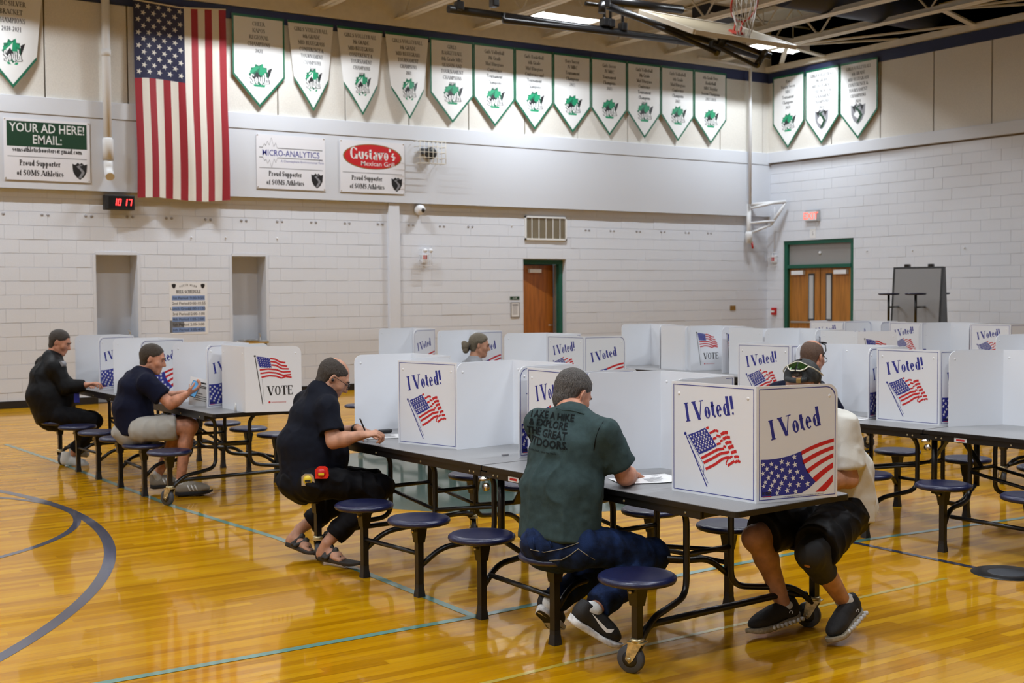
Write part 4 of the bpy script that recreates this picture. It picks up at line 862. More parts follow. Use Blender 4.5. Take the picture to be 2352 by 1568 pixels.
for key, x, y, deg, lab in (('T1', 3.903, 5.661, -86.345, 'long grey cafeteria table in front with man in green shirt and man in navy polo'), ('T2', 3.63, 11.07, -87.3, 'grey cafeteria table with VOTE booth where man in light shorts sits'),
        ('T3', 7.16, 5.36, -86.0, 'grey cafeteria table seating the bald man with glasses on his head'), ('T4', 6.81, 10.85, -85.0, 'grey cafeteria table where the grey-haired woman with a bun sits'),
        ('T5', 9.69, 10.2, -89.6, 'cafeteria table carrying the row of pale VOTE booths, between woman and door wall'), ('T7', 9.95, 5.05, -86.5, 'cafeteria table behind the one of the bald man, mostly hidden by booths'),
        ('T6', 12.63, 10.45, -86.5, 'cafeteria table farthest back, nearest the folded table by the wall')):
    t = table0 if key == 'T1' else copy_tree(table0)
    t.location = (x, y, 0); t.rotation_euler = (0, 0, math.radians(deg)); tag(t, lab, 'table', 'cafeteria tables with fixed stools'); TABLES[key] = (x, y, math.radians(deg))
def tl(key, u, v, z=0.0):
    x, y, a = TABLES[key]; return Vector((x + u * math.cos(a) - v * math.sin(a), y + u * math.sin(a) + v * math.cos(a), z))

# ------------------------------------------------------------------ cardboard-plastic voting booths
BH_, CW, WW = 0.512, 0.492, 0.435
def panel_mesh(w, corner):
    r = 0.055
    if corner == 'r': pol = [(0, 0), (w, 0), (w, BH_ - r)] + arc2(w - r, BH_ - r, r, 0, 90, 6)[1:] + [(0, BH_)]
    elif corner == 'l': pol = [(0, 0), (w, 0), (w, BH_), (r, BH_)] + arc2(r, BH_ - r, r, 90, 180, 6)[1:]
    else: pol = [(0, 0), (w, 0), (w, BH_), (0, BH_)]
    return MB().prism(pol, (0, 0.0025, 0), (1, 0, 0), (0, 0, 1), 0.005).mesh('booth_panel', MT['booth'])
def ring2(w, corner, ins=0.012, t=0.0032):
    r = 0.05
    def out(d):
        a, b, c, e = d, d, w - d, BH_ - d
        if corner == 'r': return [(a, b), (c, b), (c, e - r)] + arc2(c - r, e - r, r, 0, 90, 6)[1:] + [(a, e)]
        if corner == 'l': return [(a, b), (c, b), (c, e), (a + r, e)] + arc2(a + r, e - r, r, 90, 180, 6)[1:]
        return [(a, b), (c, b), (c, e), (a, e)]
    o, i = out(ins), out(ins + t); n = len(o)
    return tri_polys([[o[k], o[(k + 1) % n], i[(k + 1) % n], i[k]] for k in range(n)])
def fl(tr, m, name, lift=0.0): return MB().flat(tr, (0, -0.0032 - lift, 0), (1, 0, 0), (0, 0, 1)).mesh(name, MT[m])
def fi(tr, m, name, w): return MB().flat(tr, (w, 0.0032, 0), (-1, 0, 0), (0, 0, 1)).mesh(name, MT[m])
def stroke(pts, wid):
    out = []
    for (a, b), (c, d) in zip(pts, pts[1:]):
        L = math.hypot(c - a, d - b) or 1e-6; nx, ny = -(d - b) / L * wid / 2, (c - a) / L * wid / 2
        out.append([(a + nx, b + ny), (c + nx, d + ny), (c - nx, d - ny), (a - nx, b - ny)])
    return out
def smooth3(a, b, c, n=6): return [((1 - t) ** 2 * a[0] + 2 * t * (1 - t) * b[0] + t * t * c[0], (1 - t) ** 2 * a[1] + 2 * t * (1 - t) * b[1] + t * t * c[1]) for t in [i / n for i in range(n + 1)]]
# centre panel print (zoomed pixel frame of the photograph's nearest panel -> metres)
def cu(x, y): u = (x - 203) / 832; return (u * CW, (1312 + 150 * u - y) / (1069 + 93 * u) * BH_)
def wu(x, y): u = (x - 1060) / 800; return (u * WW, (1465 - 62 * u - y) / (1173 - 32 * u) * BH_)
def vu(x, y): u = (x - 858) / 492; return (u * WW, (680 - y) / 552 * BH_)
cen_txt = move2(serif('I Voted!', 0.086, 17.5, 5.5, 1.02, 'l'), *cu(352, 642), math.radians(10.5))
cen_can = [cu(*p) for p in ((372, 770), (460, 742), (545, 703), (600, 780), (663, 885), (575, 930), (485, 965), (425, 862))]
cen_star = []
for i in range(6):
    for k in range(5):
        a = (i + 0.6) / 6.2; b = (k + 0.65) / 5.3
        x = (372 + (545 - 372) * a) * (1 - b) + (485 + (663 - 485) * a) * b; y = (770 + (703 - 770) * a) * (1 - b) + (965 + (885 - 965) * a) * b
        p = cu(x, y); cen_star.append(star(p[0], p[1], 0.0068)); 
        if k < 4 and i < 5:
            p = cu(x + 30, y + 12); cen_star.append(star(p[0], p[1], 0.0052))
cen_red = []
for pts, wd in (([(508, 1003), (600, 955), (672, 918), (733, 912)], .0125), ([(530, 1048), (620, 1005), (700, 958), (770, 948)], .0125), ([(552, 1110), (640, 1068), (720, 1010), (780, 995)], .0125),
        ([(755, 1075), (752, 1050), (768, 1018), (780, 1002)], .006), ([(768, 1080), (800, 1058), (832, 1035)], .012), ([(838, 1050), (862, 1032), (888, 1046)], .012), ([(785, 1008), (800, 988), (814, 995)], .010),
        ([(700, 772), (735, 752), (768, 752)], .015), ([(722, 818), (755, 798), (790, 802)], .014), ([(745, 862), (778, 845), (806, 848)], .014), ([(772, 908), (800, 892), (825, 888)], .016), ([(800, 955), (828, 942), (852, 938)], .014), ([(830, 996), (850, 988), (876, 994)], .012),
        ([(556, 710), (580, 700)], .011), ([(590, 758), (620, 745)], .010), ([(620, 742), (650, 730), (678, 742)], .011), ([(625, 815), (658, 802)], .011), ([(658, 780), (700, 792)], .011), ([(660, 868), (700, 858)], .010), ([(692, 838), (720, 828)], .010), ([(725, 885), (752, 897)], .011), ([(755, 948), (784, 942)], .010)):
    cen_red += stroke([cu(*p) for p in pts], wd)
cen_pole = stroke([cu(345, 755), cu(565, 1285)], 0.0055) + stroke([cu(*p) for p in ((365, 770), (455, 930), (520, 1040), (535, 1110), (528, 1165))], 0.0022) + stroke([cu(385, 850), cu(576, 1250)], 0.0025) + [arc2(*cu(345, 757), 0.0075, 0, 330, 10)]
wg_txt = move2(serif('I Voted', 0.088, 17.5, 5.5, 1.03, 'l'), *wu(1196, 832), math.radians(11.5))
wg_can = [wu(*p) for p in ([(1100, 1400), (1098, 1025)] + smooth3((1098, 1025), (1300, 1030), (1495, 940))[1:] + smooth3((1495, 940), (1510, 1120), (1640, 1250))[1:] + [(1575, 1312), (1500, 1362), (1380, 1375)])]
wg_star = []
for x, y in ((1120, 1070), (1200, 1068), (1300, 1045), (1425, 1000), (1155, 1115), (1245, 1100), (1360, 1065), (1118, 1160), (1200, 1155), (1305, 1125), (1430, 1075), (1170, 1205), (1265, 1185), (1380, 1140), (1140, 1248), (1230, 1238), (1335, 1205), (1455, 1148), (1205, 1282), (1300, 1260), (1412, 1210), (1125, 1290), (1275, 1312), (1380, 1275), (1500, 1208), (1185, 1330), (1355, 1335), (1465, 1278), (1555, 1270), (1255, 1360), (1437, 1345)):
    p = wu(x, y); wg_star.append(star(p[0], p[1], 0.0125 + 0.003 * (x - 1100) / 450, 100))
wg_red = []
for (la, lb), (ma, mb_), (ra, rb_) in ((((1495, 940), (1495, 982)), ((1660, 850), (1660, 890)), ((1823, 815), (1823, 850))), (((1503, 1036), (1516, 1078)), ((1665, 930), (1665, 975)), ((1820, 888), (1820, 925))), (((1540, 1132), (1562, 1168)), ((1685, 1020), (1690, 1062)), ((1818, 963), (1818, 1005))), (((1606, 1212), (1642, 1254)), ((1715, 1115), (1730, 1165)), ((1816, 1054), (1816, 1110))), (((1636, 1352), (1724, 1350)), ((1740, 1260), (1770, 1310)), ((1812, 1178), (1812, 1250)))):
    t_, b_ = smooth3(la, ma, ra), smooth3(lb, mb_, rb_)
    wg_red += [[wu(*t_[k]), wu(*t_[k + 1]), wu(*b_[k + 1]), wu(*b_[k])] for k in range(6)]
vt_can = [vu(*p) for p in ((958, 210), (1015, 216), (1075, 228), (1082, 270), (1090, 310), (1035, 307), (980, 302), (968, 255))]
vt_star = []
for i in range(6):
    for k in range(5):
        p = vu(966 + i * 20 + k * 4, 222 + k * 18 + i * 2.6); vt_star.append(star(p[0], p[1], 0.0048))
vt_red = []
for pts in ([(1078, 230), (1120, 236), (1165, 262), (1210, 268)], [(1081, 256), (1125, 262), (1172, 290), (1225, 298)], [(1086, 284), (1130, 290), (1180, 318), (1240, 321)], [(985, 324), (1060, 318), (1130, 325), (1185, 346), (1255, 344)], [(990, 354), (1065, 346), (1130, 353), (1190, 375), (1260, 368)], [(1000, 386), (1070, 374), (1130, 380), (1175, 398), (1210, 384), (1264, 393)]):
    vt_red += stroke([vu(*p) for p in pts], 0.0125)
vt_pole = stroke([vu(945, 205), vu(1008, 615)], 0.006) + stroke([vu(1005, 400), vu(1022, 590)], 0.0012) + [arc2(*vu(945, 207), 0.008, 0, 330, 10)]
vt_txt = move2(serif('VOTE', 0.073, 17, 6.5, 1.02, 'c'), vu(1163, 540)[0], vu(1163, 540)[1], math.radians(1.5))
instr = [[(0.265, 0.44 - 0.0), (0.40, 0.44), (0.40, 0.452), (0.265, 0.452)]]; ri = random.Random(1)
instr = [[(0.272 + 0.0, y), (0.272 + wd, y), (0.272 + wd, y + 0.0035), (0.272, y + 0.0035)] for y, wd in [(0.415 - 0.0115 * k, ri.uniform(0.10, 0.155)) for k in range(13)]]
ME = {'c': panel_mesh(CW, ''), 'r': panel_mesh(WW, 'r'), 'l': panel_mesh(WW, 'l')}
mk = 'pblack'
PR = {'ci': [(fl(ring2(CW, ''), 'blue', 'border_line'), 'border_line'), (fl(cen_txt, 'blue', 'lettering'), 'lettering'), (fl(tri_polys([cen_can] + cen_pole), 'blue', 'flag_print'), 'flag_print'), (fl(tri_polys(cen_red), 'red', 'flag_stripes'), 'flag_stripes'), (fl(tri_polys(cen_star), 'pwhite', 'flag_stars', 0.0008), 'flag_stars'),
             (fi(tri_polys(instr), 'pgrey', 'instruction_lines', CW), 'instruction_lines'), (fi(move2(serif('INSTRUCTIONS', 0.016, 24, 12, 1.0, 'l'), 0.272, 0.435), 'pblack', 'instruction_title', CW), 'instruction_title')]}
for c in 'lr':
    PR[c + 'i'] = [(fl(ring2(WW, c), 'blue', 'border_line'), 'border_line'), (fl(wg_txt, 'blue', 'lettering'), 'lettering'), (fl(tri_polys([wg_can]), 'blue', 'flag_print'), 'flag_print'), (fl(tri_polys(wg_red), 'red', 'flag_stripes'), 'flag_stripes'), (fl(tri_polys(wg_star), 'pwhite', 'flag_stars', 0.0008), 'flag_stars'),
        (fl(join2(move2(sans('intab', 0.017, 0.02), 0.052, 0.036), move2(sans('Order additional table top voting booths online at www.intab.net or call 1-800-232-7872', 0.0042, 0.01), 0.25, 0.019)), 'pblack', 'maker_line', 0.001), 'maker_line'), (fl(tri_polys([[(0.03, 0.026), (0.075, 0.026), (0.075, 0.0295), (0.03, 0.0295)]]), 'red', 'maker_rule', 0.001), 'maker_rule')]
    PR[c + 'v'] = [(fl(vt_txt, 'pblack', 'lettering'), 'lettering'), (fl(tri_polys(vt_pole), 'pblack', 'flag_pole'), 'flag_pole'), (fl(tri_polys([vt_can]), 'blue', 'flag_print'), 'flag_print'), (fl(tri_polys(vt_red), 'red', 'flag_stripes'), 'flag_stripes'), (fl(tri_polys(vt_star), 'pwhite', 'flag_stars', 0.0008), 'flag_stars'),
        (fl(join2(tri_polys([arc2(*vu(1067, 598), 0.0085, 0, 330, 10)]), move2(sans('inclusionsolutions', 0.011, 0.004), vu(1148, 598)[0], vu(1148, 603)[1])), 'red', 'maker_line', 0.001), 'maker_line')]
PR['cv'] = [(fi(tri_polys(instr), 'pgrey', 'instruction_lines', CW), 'instruction_lines')]
stud_me = MB().lathe([(0.0, -0.0048), (0.0055, -0.0044), (0.008, -0.003), (0.008, 0.003), (0.0055, 0.0044), (0.0, 0.0048)], (0, 0, 0), 12, axis='y').mesh('snap_stud', MT['white'])
def booth(key, P, style, lab, studs=True):
    "P: four plan points (u, v) on the table: outer left, fold, fold, outer right as read from the printed side"
    q = [tl(key, *p) for p in P]; c = (q[1] + q[2]) / 2
    b = empty('voting_booth', (c.x, c.y, TH + 0.0005))
    def face(a, e, w, kind, anchor):
        d = (e - a).normalized(); ang = math.atan2(d.y, d.x)
        st = {'m': (a + e) / 2 - d * w / 2, 'a': a, 'e': e - d * w}[anchor]
        o = link_mesh({'c': 'center_panel', 'l': 'side_wing', 'r': 'side_wing'}[kind], ME[kind], b, (st.x - c.x, st.y - c.y, 0), (0, 0, ang))
        for me, n in PR[kind + style]: link_mesh(n, me, o)
        if studs:
            for x in ((0.045, w - 0.045) if kind == 'c' else (0.045,) if kind == 'l' else (w - 0.045,)): link_mesh('snap_stud', stud_me, o, (x, 0, BH_ - 0.055))
        return st, st + d * w
    a, e = face(q[1], q[2], CW, 'c', 'm')
    face(q[0] + (a - q[1]), a, WW, 'l', 'e'); face(e, q[3] + (e - q[2]), WW, 'r', 'a')
    tag(b, lab, 'voting booth', 'table top voting booths'); return b
def back(u0, u1, v0, v1, dl=-0.05, dr=0.10, vw=0.43): return [(u0 + dl, v0 + vw), (u0, v0), (u1, v1), (u1 + dr, v1 + vw)]
def front(u0, u1, v0, v1, dl=-0.02, dr=0.03, vw=-0.43): return [(u1 + dr, v1 + vw), (u1, v1), (u0, v0), (u0 + dl, v0 + vw)]
booth('T1', back(1.255, 1.748, -.188, -.160), 'i', 'white I Voted booth nearest the camera, hiding the capped man')
booth('T1', front(.69, 1.18, .285, .31, -.15, .02), 'i', 'white booth open towards the man in the green shirt')
booth('T1', back(-0.01, .482, -.055, -.085, -.05, -.03), 'i', 'white I Voted booth behind the head of the man in green')
booth('T1', front(-.63, -.14, .315, .375, .02, .05), 'i', 'empty white booth with grey printed wing, left of the man in green')
booth('T1', back(-1.11, -.64, -.205, -.10, -.03, -.05), 'i', 'white I Voted booth facing out, between polo man and empty booth')
booth('T1', front(-1.80, -1.31, .335, .315, -.04, .13), 'i', 'white booth open towards the man in the navy polo')
booth('T2', back(1.40, 1.86, -.115, -.135, -.05, .16), 'v', 'white VOTE booth with flag at the near end of its table')
booth('T2', front(.72, 1.21, .19, .20, -.10, .11), 'i', 'white booth open towards the man reading a phone')
booth('T2', front(-.66, -.15, .11, .17, -.0, .06), 'i', 'white booth on the VOTE table with starred wing, second from the man in black')
booth('T2', front(-1.80, -1.31, .12, .10, -.04, .18), 'i', 'white booth open towards the man in the black jacket')
booth('T3', back(-1.80, -1.31, -.19, -.15), 'i', 'white I Voted booth beside the head of the bald man')
booth('T3', front(-1.18, -.69, .30, .31, -.10, .06), 'i', 'white booth open towards the bald man with glasses on his head')
booth('T3', back(-.56, -.06, -.12, -.10, -.04, .10), 'i', 'white I Voted booth behind the white shirt of the capped man')
booth('T3', front(.17, .66, .29, .31, -.16, .05), 'i', 'empty white booth with instruction print at the picture edge')
booth('T3', back(.78, 1.27, -.16, -.13), 'i', 'white I Voted booth cut by the right picture edge')
booth('T4', back(1.255, 1.748, -.185, -.160), 'i', 'white booth with two I Voted faces between woman and bald man')
booth('T4', front(.675, 1.17, .285, .31, -.19, .025), 'i', 'white booth right behind the booth pair in front of the woman')
booth('T4', front(-.655, -.15, .315, .375, -.0, .06), 'i', 'white booth open towards the woman with the bun')
booth('T4', front(-1.80, -1.31, .335, .315, -.04, .18), 'i', 'grey-shaded booth at the far end of the table of the woman')
booth('T5', back(1.40, 1.88, -.115, -.135, -.05, .16), 'v', 'white flag booth above the bald man, near end of its row')
booth('T5', front(.72, 1.21, .30, .31, -.10, .11), 'v', 'pale booth with small flag behind the bald man')
booth('T5', back(0.05, .55, -.10, -.08), 'v', 'pale blank booth face in the middle of the VOTE row')
booth('T5', front(-.66, -.15, .31, .37, -.0, .06), 'v', 'booth with flag and letters VOT showing in the middle of the row')
booth('T5', back(-1.10, -.60, -.10, -.08), 'v', 'pale blank booth face near the far end of the VOTE row')
booth('T5', front(-1.80, -1.31, .335, .315, -.04, .18), 'v', 'pale booth at the far end of the VOTE row')
booth('T7', front(-1.80, -1.31, .335, .315, -.04, .18), 'i', 'white booth with rounded corner rising at the picture edge behind the second table')
booth('T7', back(-1.10, -.60, -.15, -.1), 'i', 'white booth facing out at the picture edge behind the second table')
booth('T6', back(1.255, 1.748, -.185, -.160), 'i', 'I Voted booth in the farthest row, at its near end')
booth('T6', front(.675, 1.17, .285, .31, -.19, .025), 'i', 'farthest-row booth with I and V showing beside the near end')
booth('T6', back(0.03, .53, -.055, -.085), 'i', 'farthest-row I Voted booth below the folded table')
booth('T6', front(-.655, -.15, .315, .375, -.0, .06), 'i', 'grey inside of a farthest-row booth below the folded table')
booth('T6', back(-1.10, -.63, -.205, -.095), 'i', 'farthest-row I Voted booth in front of the double doors')
# ------------------------------------------------------------------ folded table by the wall, hoop rig under the roof
f = empty('folded_table', (17.35, 13.75, 0.0), math.radians(-70))
for s in (-1, 1):
    g = MB().prism([(-0.40, 0), (0.40, 0), (0.40, 1.83), (-0.40, 1.83)], (0, 0, 0), (1, 0, 0), (0, 0, 1), 0.028).build('folded_top', MT['lam'], f, (0, s * 0.30 + 0.014, 0.20), (s * math.radians(8.0), 0, 0))
    b = MB()
    for a, c, d in (((0, -0.014, 0.0), 0.84, 0), ((0, -0.014, 1.83), 0.84, 0)): b.box(a, (c, 0.034, 0.03))
    for x in (-0.405, 0.405): b.box((x, -0.014, 0.915), (0.03, 0.036, 1.86))
    b.build('edge_band', MT['black'], g)
    for k in range(3):
        z = 0.55 + 0.42 * k
MB().prism([(-0.29, 0.2), (0.29, 0.2), (0.05, 2.02), (-0.05, 2.02)], (0.40, 0, 0), (0, 1, 0), (0, 0, 1), 0.02).build('end_frame', MT['black'], f)
MB().box((0.2, 0, 2.05), (0.08, 0.12, 0.06), bevel=0.01).box((-0.2, 0, 2.05), (0.08, 0.12, 0.06), bevel=0.01).build('top_hinge', MT['black'], f)
for sy in (-1, 1):
    for x in (-0.30, 0.15):
        a = sy * 0.62; st = MB().lathe([(0.0, 0.0), (0.15, 0.0), (0.172, 0.012), (0.17, 0.03), (0.0, 0.034)], (x, a, 1.56), 26).build('stool_seat', MT['seat'], f)
        MB().tube([(x, a, 1.56), (x, a, 1.10)], 0.022, 8).build('stool_post', MT['black'], f); MB().tube([(x, a, 1.36), (x, sy * 0.14, 1.36)], 0.016, 8).build('support_tube', MT['black'], f)
for x in (-0.3, 0.3):
    for y in (-0.34, 0.34): MB().lathe([(0.0, -0.015), (0.06, -0.015), (0.06, 0.015), (0.0, 0.015)], (x, y, 0.06), 18, axis='y').box((x, y, 0.14), (0.04, 0.05, 0.10)).build('caster', MT['rubber'], f)
tag(f, 'grey cafeteria table folded upright on casters by the door wall', 'table')

B_, A_ = Vector((10.70, 11.95, 4.95)), Vector((12.56, 12.0, 4.95)); up_ = Vector((0, 1.10, 0.46)); n_ = Vector((0, -0.46, 1.10)).normalized()
r = empty('basketball_hoop', (11.6, 12.0, 4.95)); O_ = Vector((11.6, 12.0, 4.95)); ux = (A_ - B_).normalized(); uy = up_.normalized()
MB().prism([(0, 0), (1.86, 0), (1.86, 1.17), (0, 1.17)], B_ - O_ - n_ * 0.04, ux, uy, 0.04).build('backboard', MT['tan'], r)
e = MB()
for a, b in (((0, 0), (1.86, 0)), ((1.86, 0), (1.86, 1.17)), ((1.86, 1.17), (0, 1.17)), ((0, 1.17), (0, 0))): e.bar(B_ - O_ + ux * a[0] + uy * a[1] - n_ * 0.02, B_ - O_ + ux * b[0] + uy * b[1] - n_ * 0.02, 0.05, 0.06, up=n_)
e.build('board_edge', MT['cream'], r)
rc_ = B_ - O_ + ux * 0.93 + uy * 0.22; g = MB(); g.box(rc_ + n_ * 0.03, (0.16, 0.03, 0.16), rot=Matrix((ux, n_, uy)).transposed()); cc = rc_ + n_ * 0.40
g.tube([cc + (ux * math.cos(a) + n_ * math.sin(a)) * 0.229 for a in [2 * PI * k / 28 for k in range(28)]], 0.012, 8, closed=True).bar(rc_ + ux * .06, cc - n_ * .22 + ux * .06, 0.02, 0.02).bar(rc_ - ux * .06, cc - n_ * .22 - ux * .06, 0.02, 0.02)
rim = g.build('hoop_rim', MT['rim'], r); nt_ = MB()
for k in range(12):
    a = 2 * PI * k / 12; a2 = a + 2 * PI / 24; p0 = cc + (ux * math.cos(a) + n_ * math.sin(a)) * 0.225
    for s in (1, -1): nt_.tube([p0, cc - uy * 0.02 + Vector((0, 0, -0.18)) + (ux * math.cos(a + s * .26) + n_ * math.sin(a + s * .26)) * 0.17, cc + Vector((0, 0, -0.36)) + (ux * math.cos(a + s * .5) + n_ * math.sin(a + s * .5)) * 0.13], 0.004, 4)
nt_.build('hoop_net', MT['vinyl'], r)
def rig(name, pts, rad): return MB().tube([Vector(p) - O_ for p in pts], rad, 10).build(name, MT['black'], r)
p1, p2 = on_y(1030, 20, 14.25), on_y(1704, 108, 14.25); p2.z = p1.z; rig('main_pipe', [p1, p2], 0.055)
p3, p4 = on_y(1156, 47, 14.2), on_y(1555, 92, 14.2); rig('lower_pipe', [p3 + Vector((0, 0, .09)), p3, p4, p4 + Vector((0, 0, .09))], 0.04)
rig('brace_pipe', [on_y(1380, 8, 13.6), on_y(1560, 75, 13.0), on_y(1745, 130, 12.7)], 0.05); rig('brace_pipe', [on_y(1428, 26, 13.5), on_y(1645, 120, 12.6)], 0.032)
rig('brace_pipe', [on_y(1645, 122, 12.6), on_y(1664, 92, 12.7)], 0.045); rig('brace_pipe', [on_y(1738, 150, 12.3), on_y(1758, 118, 12.4)], 0.045); rig('brace_pipe', [on_y(1640, 104, 12.55), on_y(1738, 152, 12.3)], 0.028); rig('brace_pipe', [on_y(1400, 2, 13.6), on_y(1566, 22, 13.6)], 0.06)
rig('brace_pipe', [on_y(1384, 6, 13.5), on_y(1382, 30, 13.5)], 0.05); rig('brace_pipe', [on_y(1345, 8, 13.6), on_y(1395, 14, 13.6)], 0.03); rig('board_pipe', [on_y(1664, 92, 12.7), on_y(1770, 130, 12.35)], 0.04)
for a, b in ((1135, 0), (1388, 45), (1402, 48), (1430, 56), (1054, 8)):
    p = on_y(a, b + 6, 14.2); q_ = Vector((p.x, p.y, 6.35)); rig('pipe_hanger', [q_, p], 0.022); MB().box(p - O_, (0.10, 0.12, 0.12), bevel=0.015).build('pipe_clamp', MT['black'], r)
for p in ((1390, 8), (1640, 104), (1660, 94), (1745, 128)):
    MB().box(on_y(*p, 12.75 if p[0] > 1500 else 13.5) - O_, (0.12, 0.10, 0.12), bevel=0.02).build('pipe_clamp', MT['black'], r)
tag(r, 'basketball hoop and tan backboard folded up on black pipes under the roof', 'basketball hoop')
# ------------------------------------------------------------------ people: smooth implicit bodies, meshed with surface nets
def A3(v): return np.array(v, dtype=np.float32)
def cap(a, b, ra, rb, k=0.02, fa=False, fb=False):
    a, b = A3(a), A3(b); d = b - a; L = float(np.linalg.norm(d)) or 1e-6; u = d / L
    def f(x, y, z):
        px, py, pz = x - a[0], y - a[1], z - a[2]; s = px * u[0] + py * u[1] + pz * u[2]
        h = np.clip(s / L, 0, 1); px = px - u[0] * h * L; py = py - u[1] * h * L; pz = pz - u[2] * h * L
        q = np.sqrt(px * px + py * py + pz * pz) - (ra + (rb - ra) * h)
        if fb: q = np.maximum(q, s - L)
        if fa: q = np.maximum(q, -s)
        return q
    r = max(ra, rb); return (f, np.minimum(a, b) - r, np.maximum(a, b) + r, k, 1)
def frame(up, side):
    w = Vector(up).normalized(); u = Vector(side); u = (u - w * u.dot(w)).normalized(); return u, w.cross(u), w
def ecap(a, b, side, ra, rb, k=0.03, fa=False, fb=False):
    "limb with an oval section: ra, rb = (half width along side, half depth)"
    a_, b_ = Vector(a), Vector(b); u, v, w = frame(b_ - a_, side); L = (b_ - a_).length; a, b = A3(a), A3(b)
    def f(x, y, z):
        px, py, pz = x - a[0], y - a[1], z - a[2]; s = px * w.x + py * w.y + pz * w.z; h = np.clip(s / L, 0, 1); e = s - h * L
        q0 = px * u.x + py * u.y + pz * u.z; q1 = px * v.x + py * v.y + pz * v.z
        r0 = ra[0] + (rb[0] - ra[0]) * h; r1 = ra[1] + (rb[1] - ra[1]) * h; r2 = np.minimum(r0, r1) * 0.75
        k0 = np.sqrt((q0 / r0) ** 2 + (q1 / r1) ** 2 + (e / r2) ** 2); k1 = np.sqrt((q0 / r0 ** 2) ** 2 + (q1 / r1 ** 2) ** 2 + (e / r2 ** 2) ** 2) + 1e-6
        q = k0 * (k0 - 1) / k1
        if fb: q = np.maximum(q, s - L)
        if fa: q = np.maximum(q, -s)
        return q
    r = max(*ra, *rb); return (f, np.minimum(a, b) - r, np.maximum(a, b) + r, k, 1)
def ell(c, rad, R=None, k=0.02, op=1):
    c = A3(c); R = R if R is not None else Matrix.Identity(3); X, Y, Z = R.col[0], R.col[1], R.col[2]; a, b, d = rad
    def f(x, y, z):
        px, py, pz = x - c[0], y - c[1], z - c[2]
        q0 = px * X.x + py * X.y + pz * X.z; q1 = px * Y.x + py * Y.y + pz * Y.z; q2 = px * Z.x + py * Z.y + pz * Z.z
        k0 = np.sqrt((q0 / a) ** 2 + (q1 / b) ** 2 + (q2 / d) ** 2); k1 = np.sqrt((q0 / a ** 2) ** 2 + (q1 / b ** 2) ** 2 + (q2 / d ** 2) ** 2) + 1e-6
        return k0 * (k0 - 1) / k1
    r = max(rad); return (f, c - r, c + r, k, op)
def plane(c, n, k=0.004):
    c = A3(c); n = A3(Vector(n).normalized())
    return (lambda x, y, z: (x - c[0]) * n[0] + (y - c[1]) * n[1] + (z - c[2]) * n[2], None, None, k, 0)
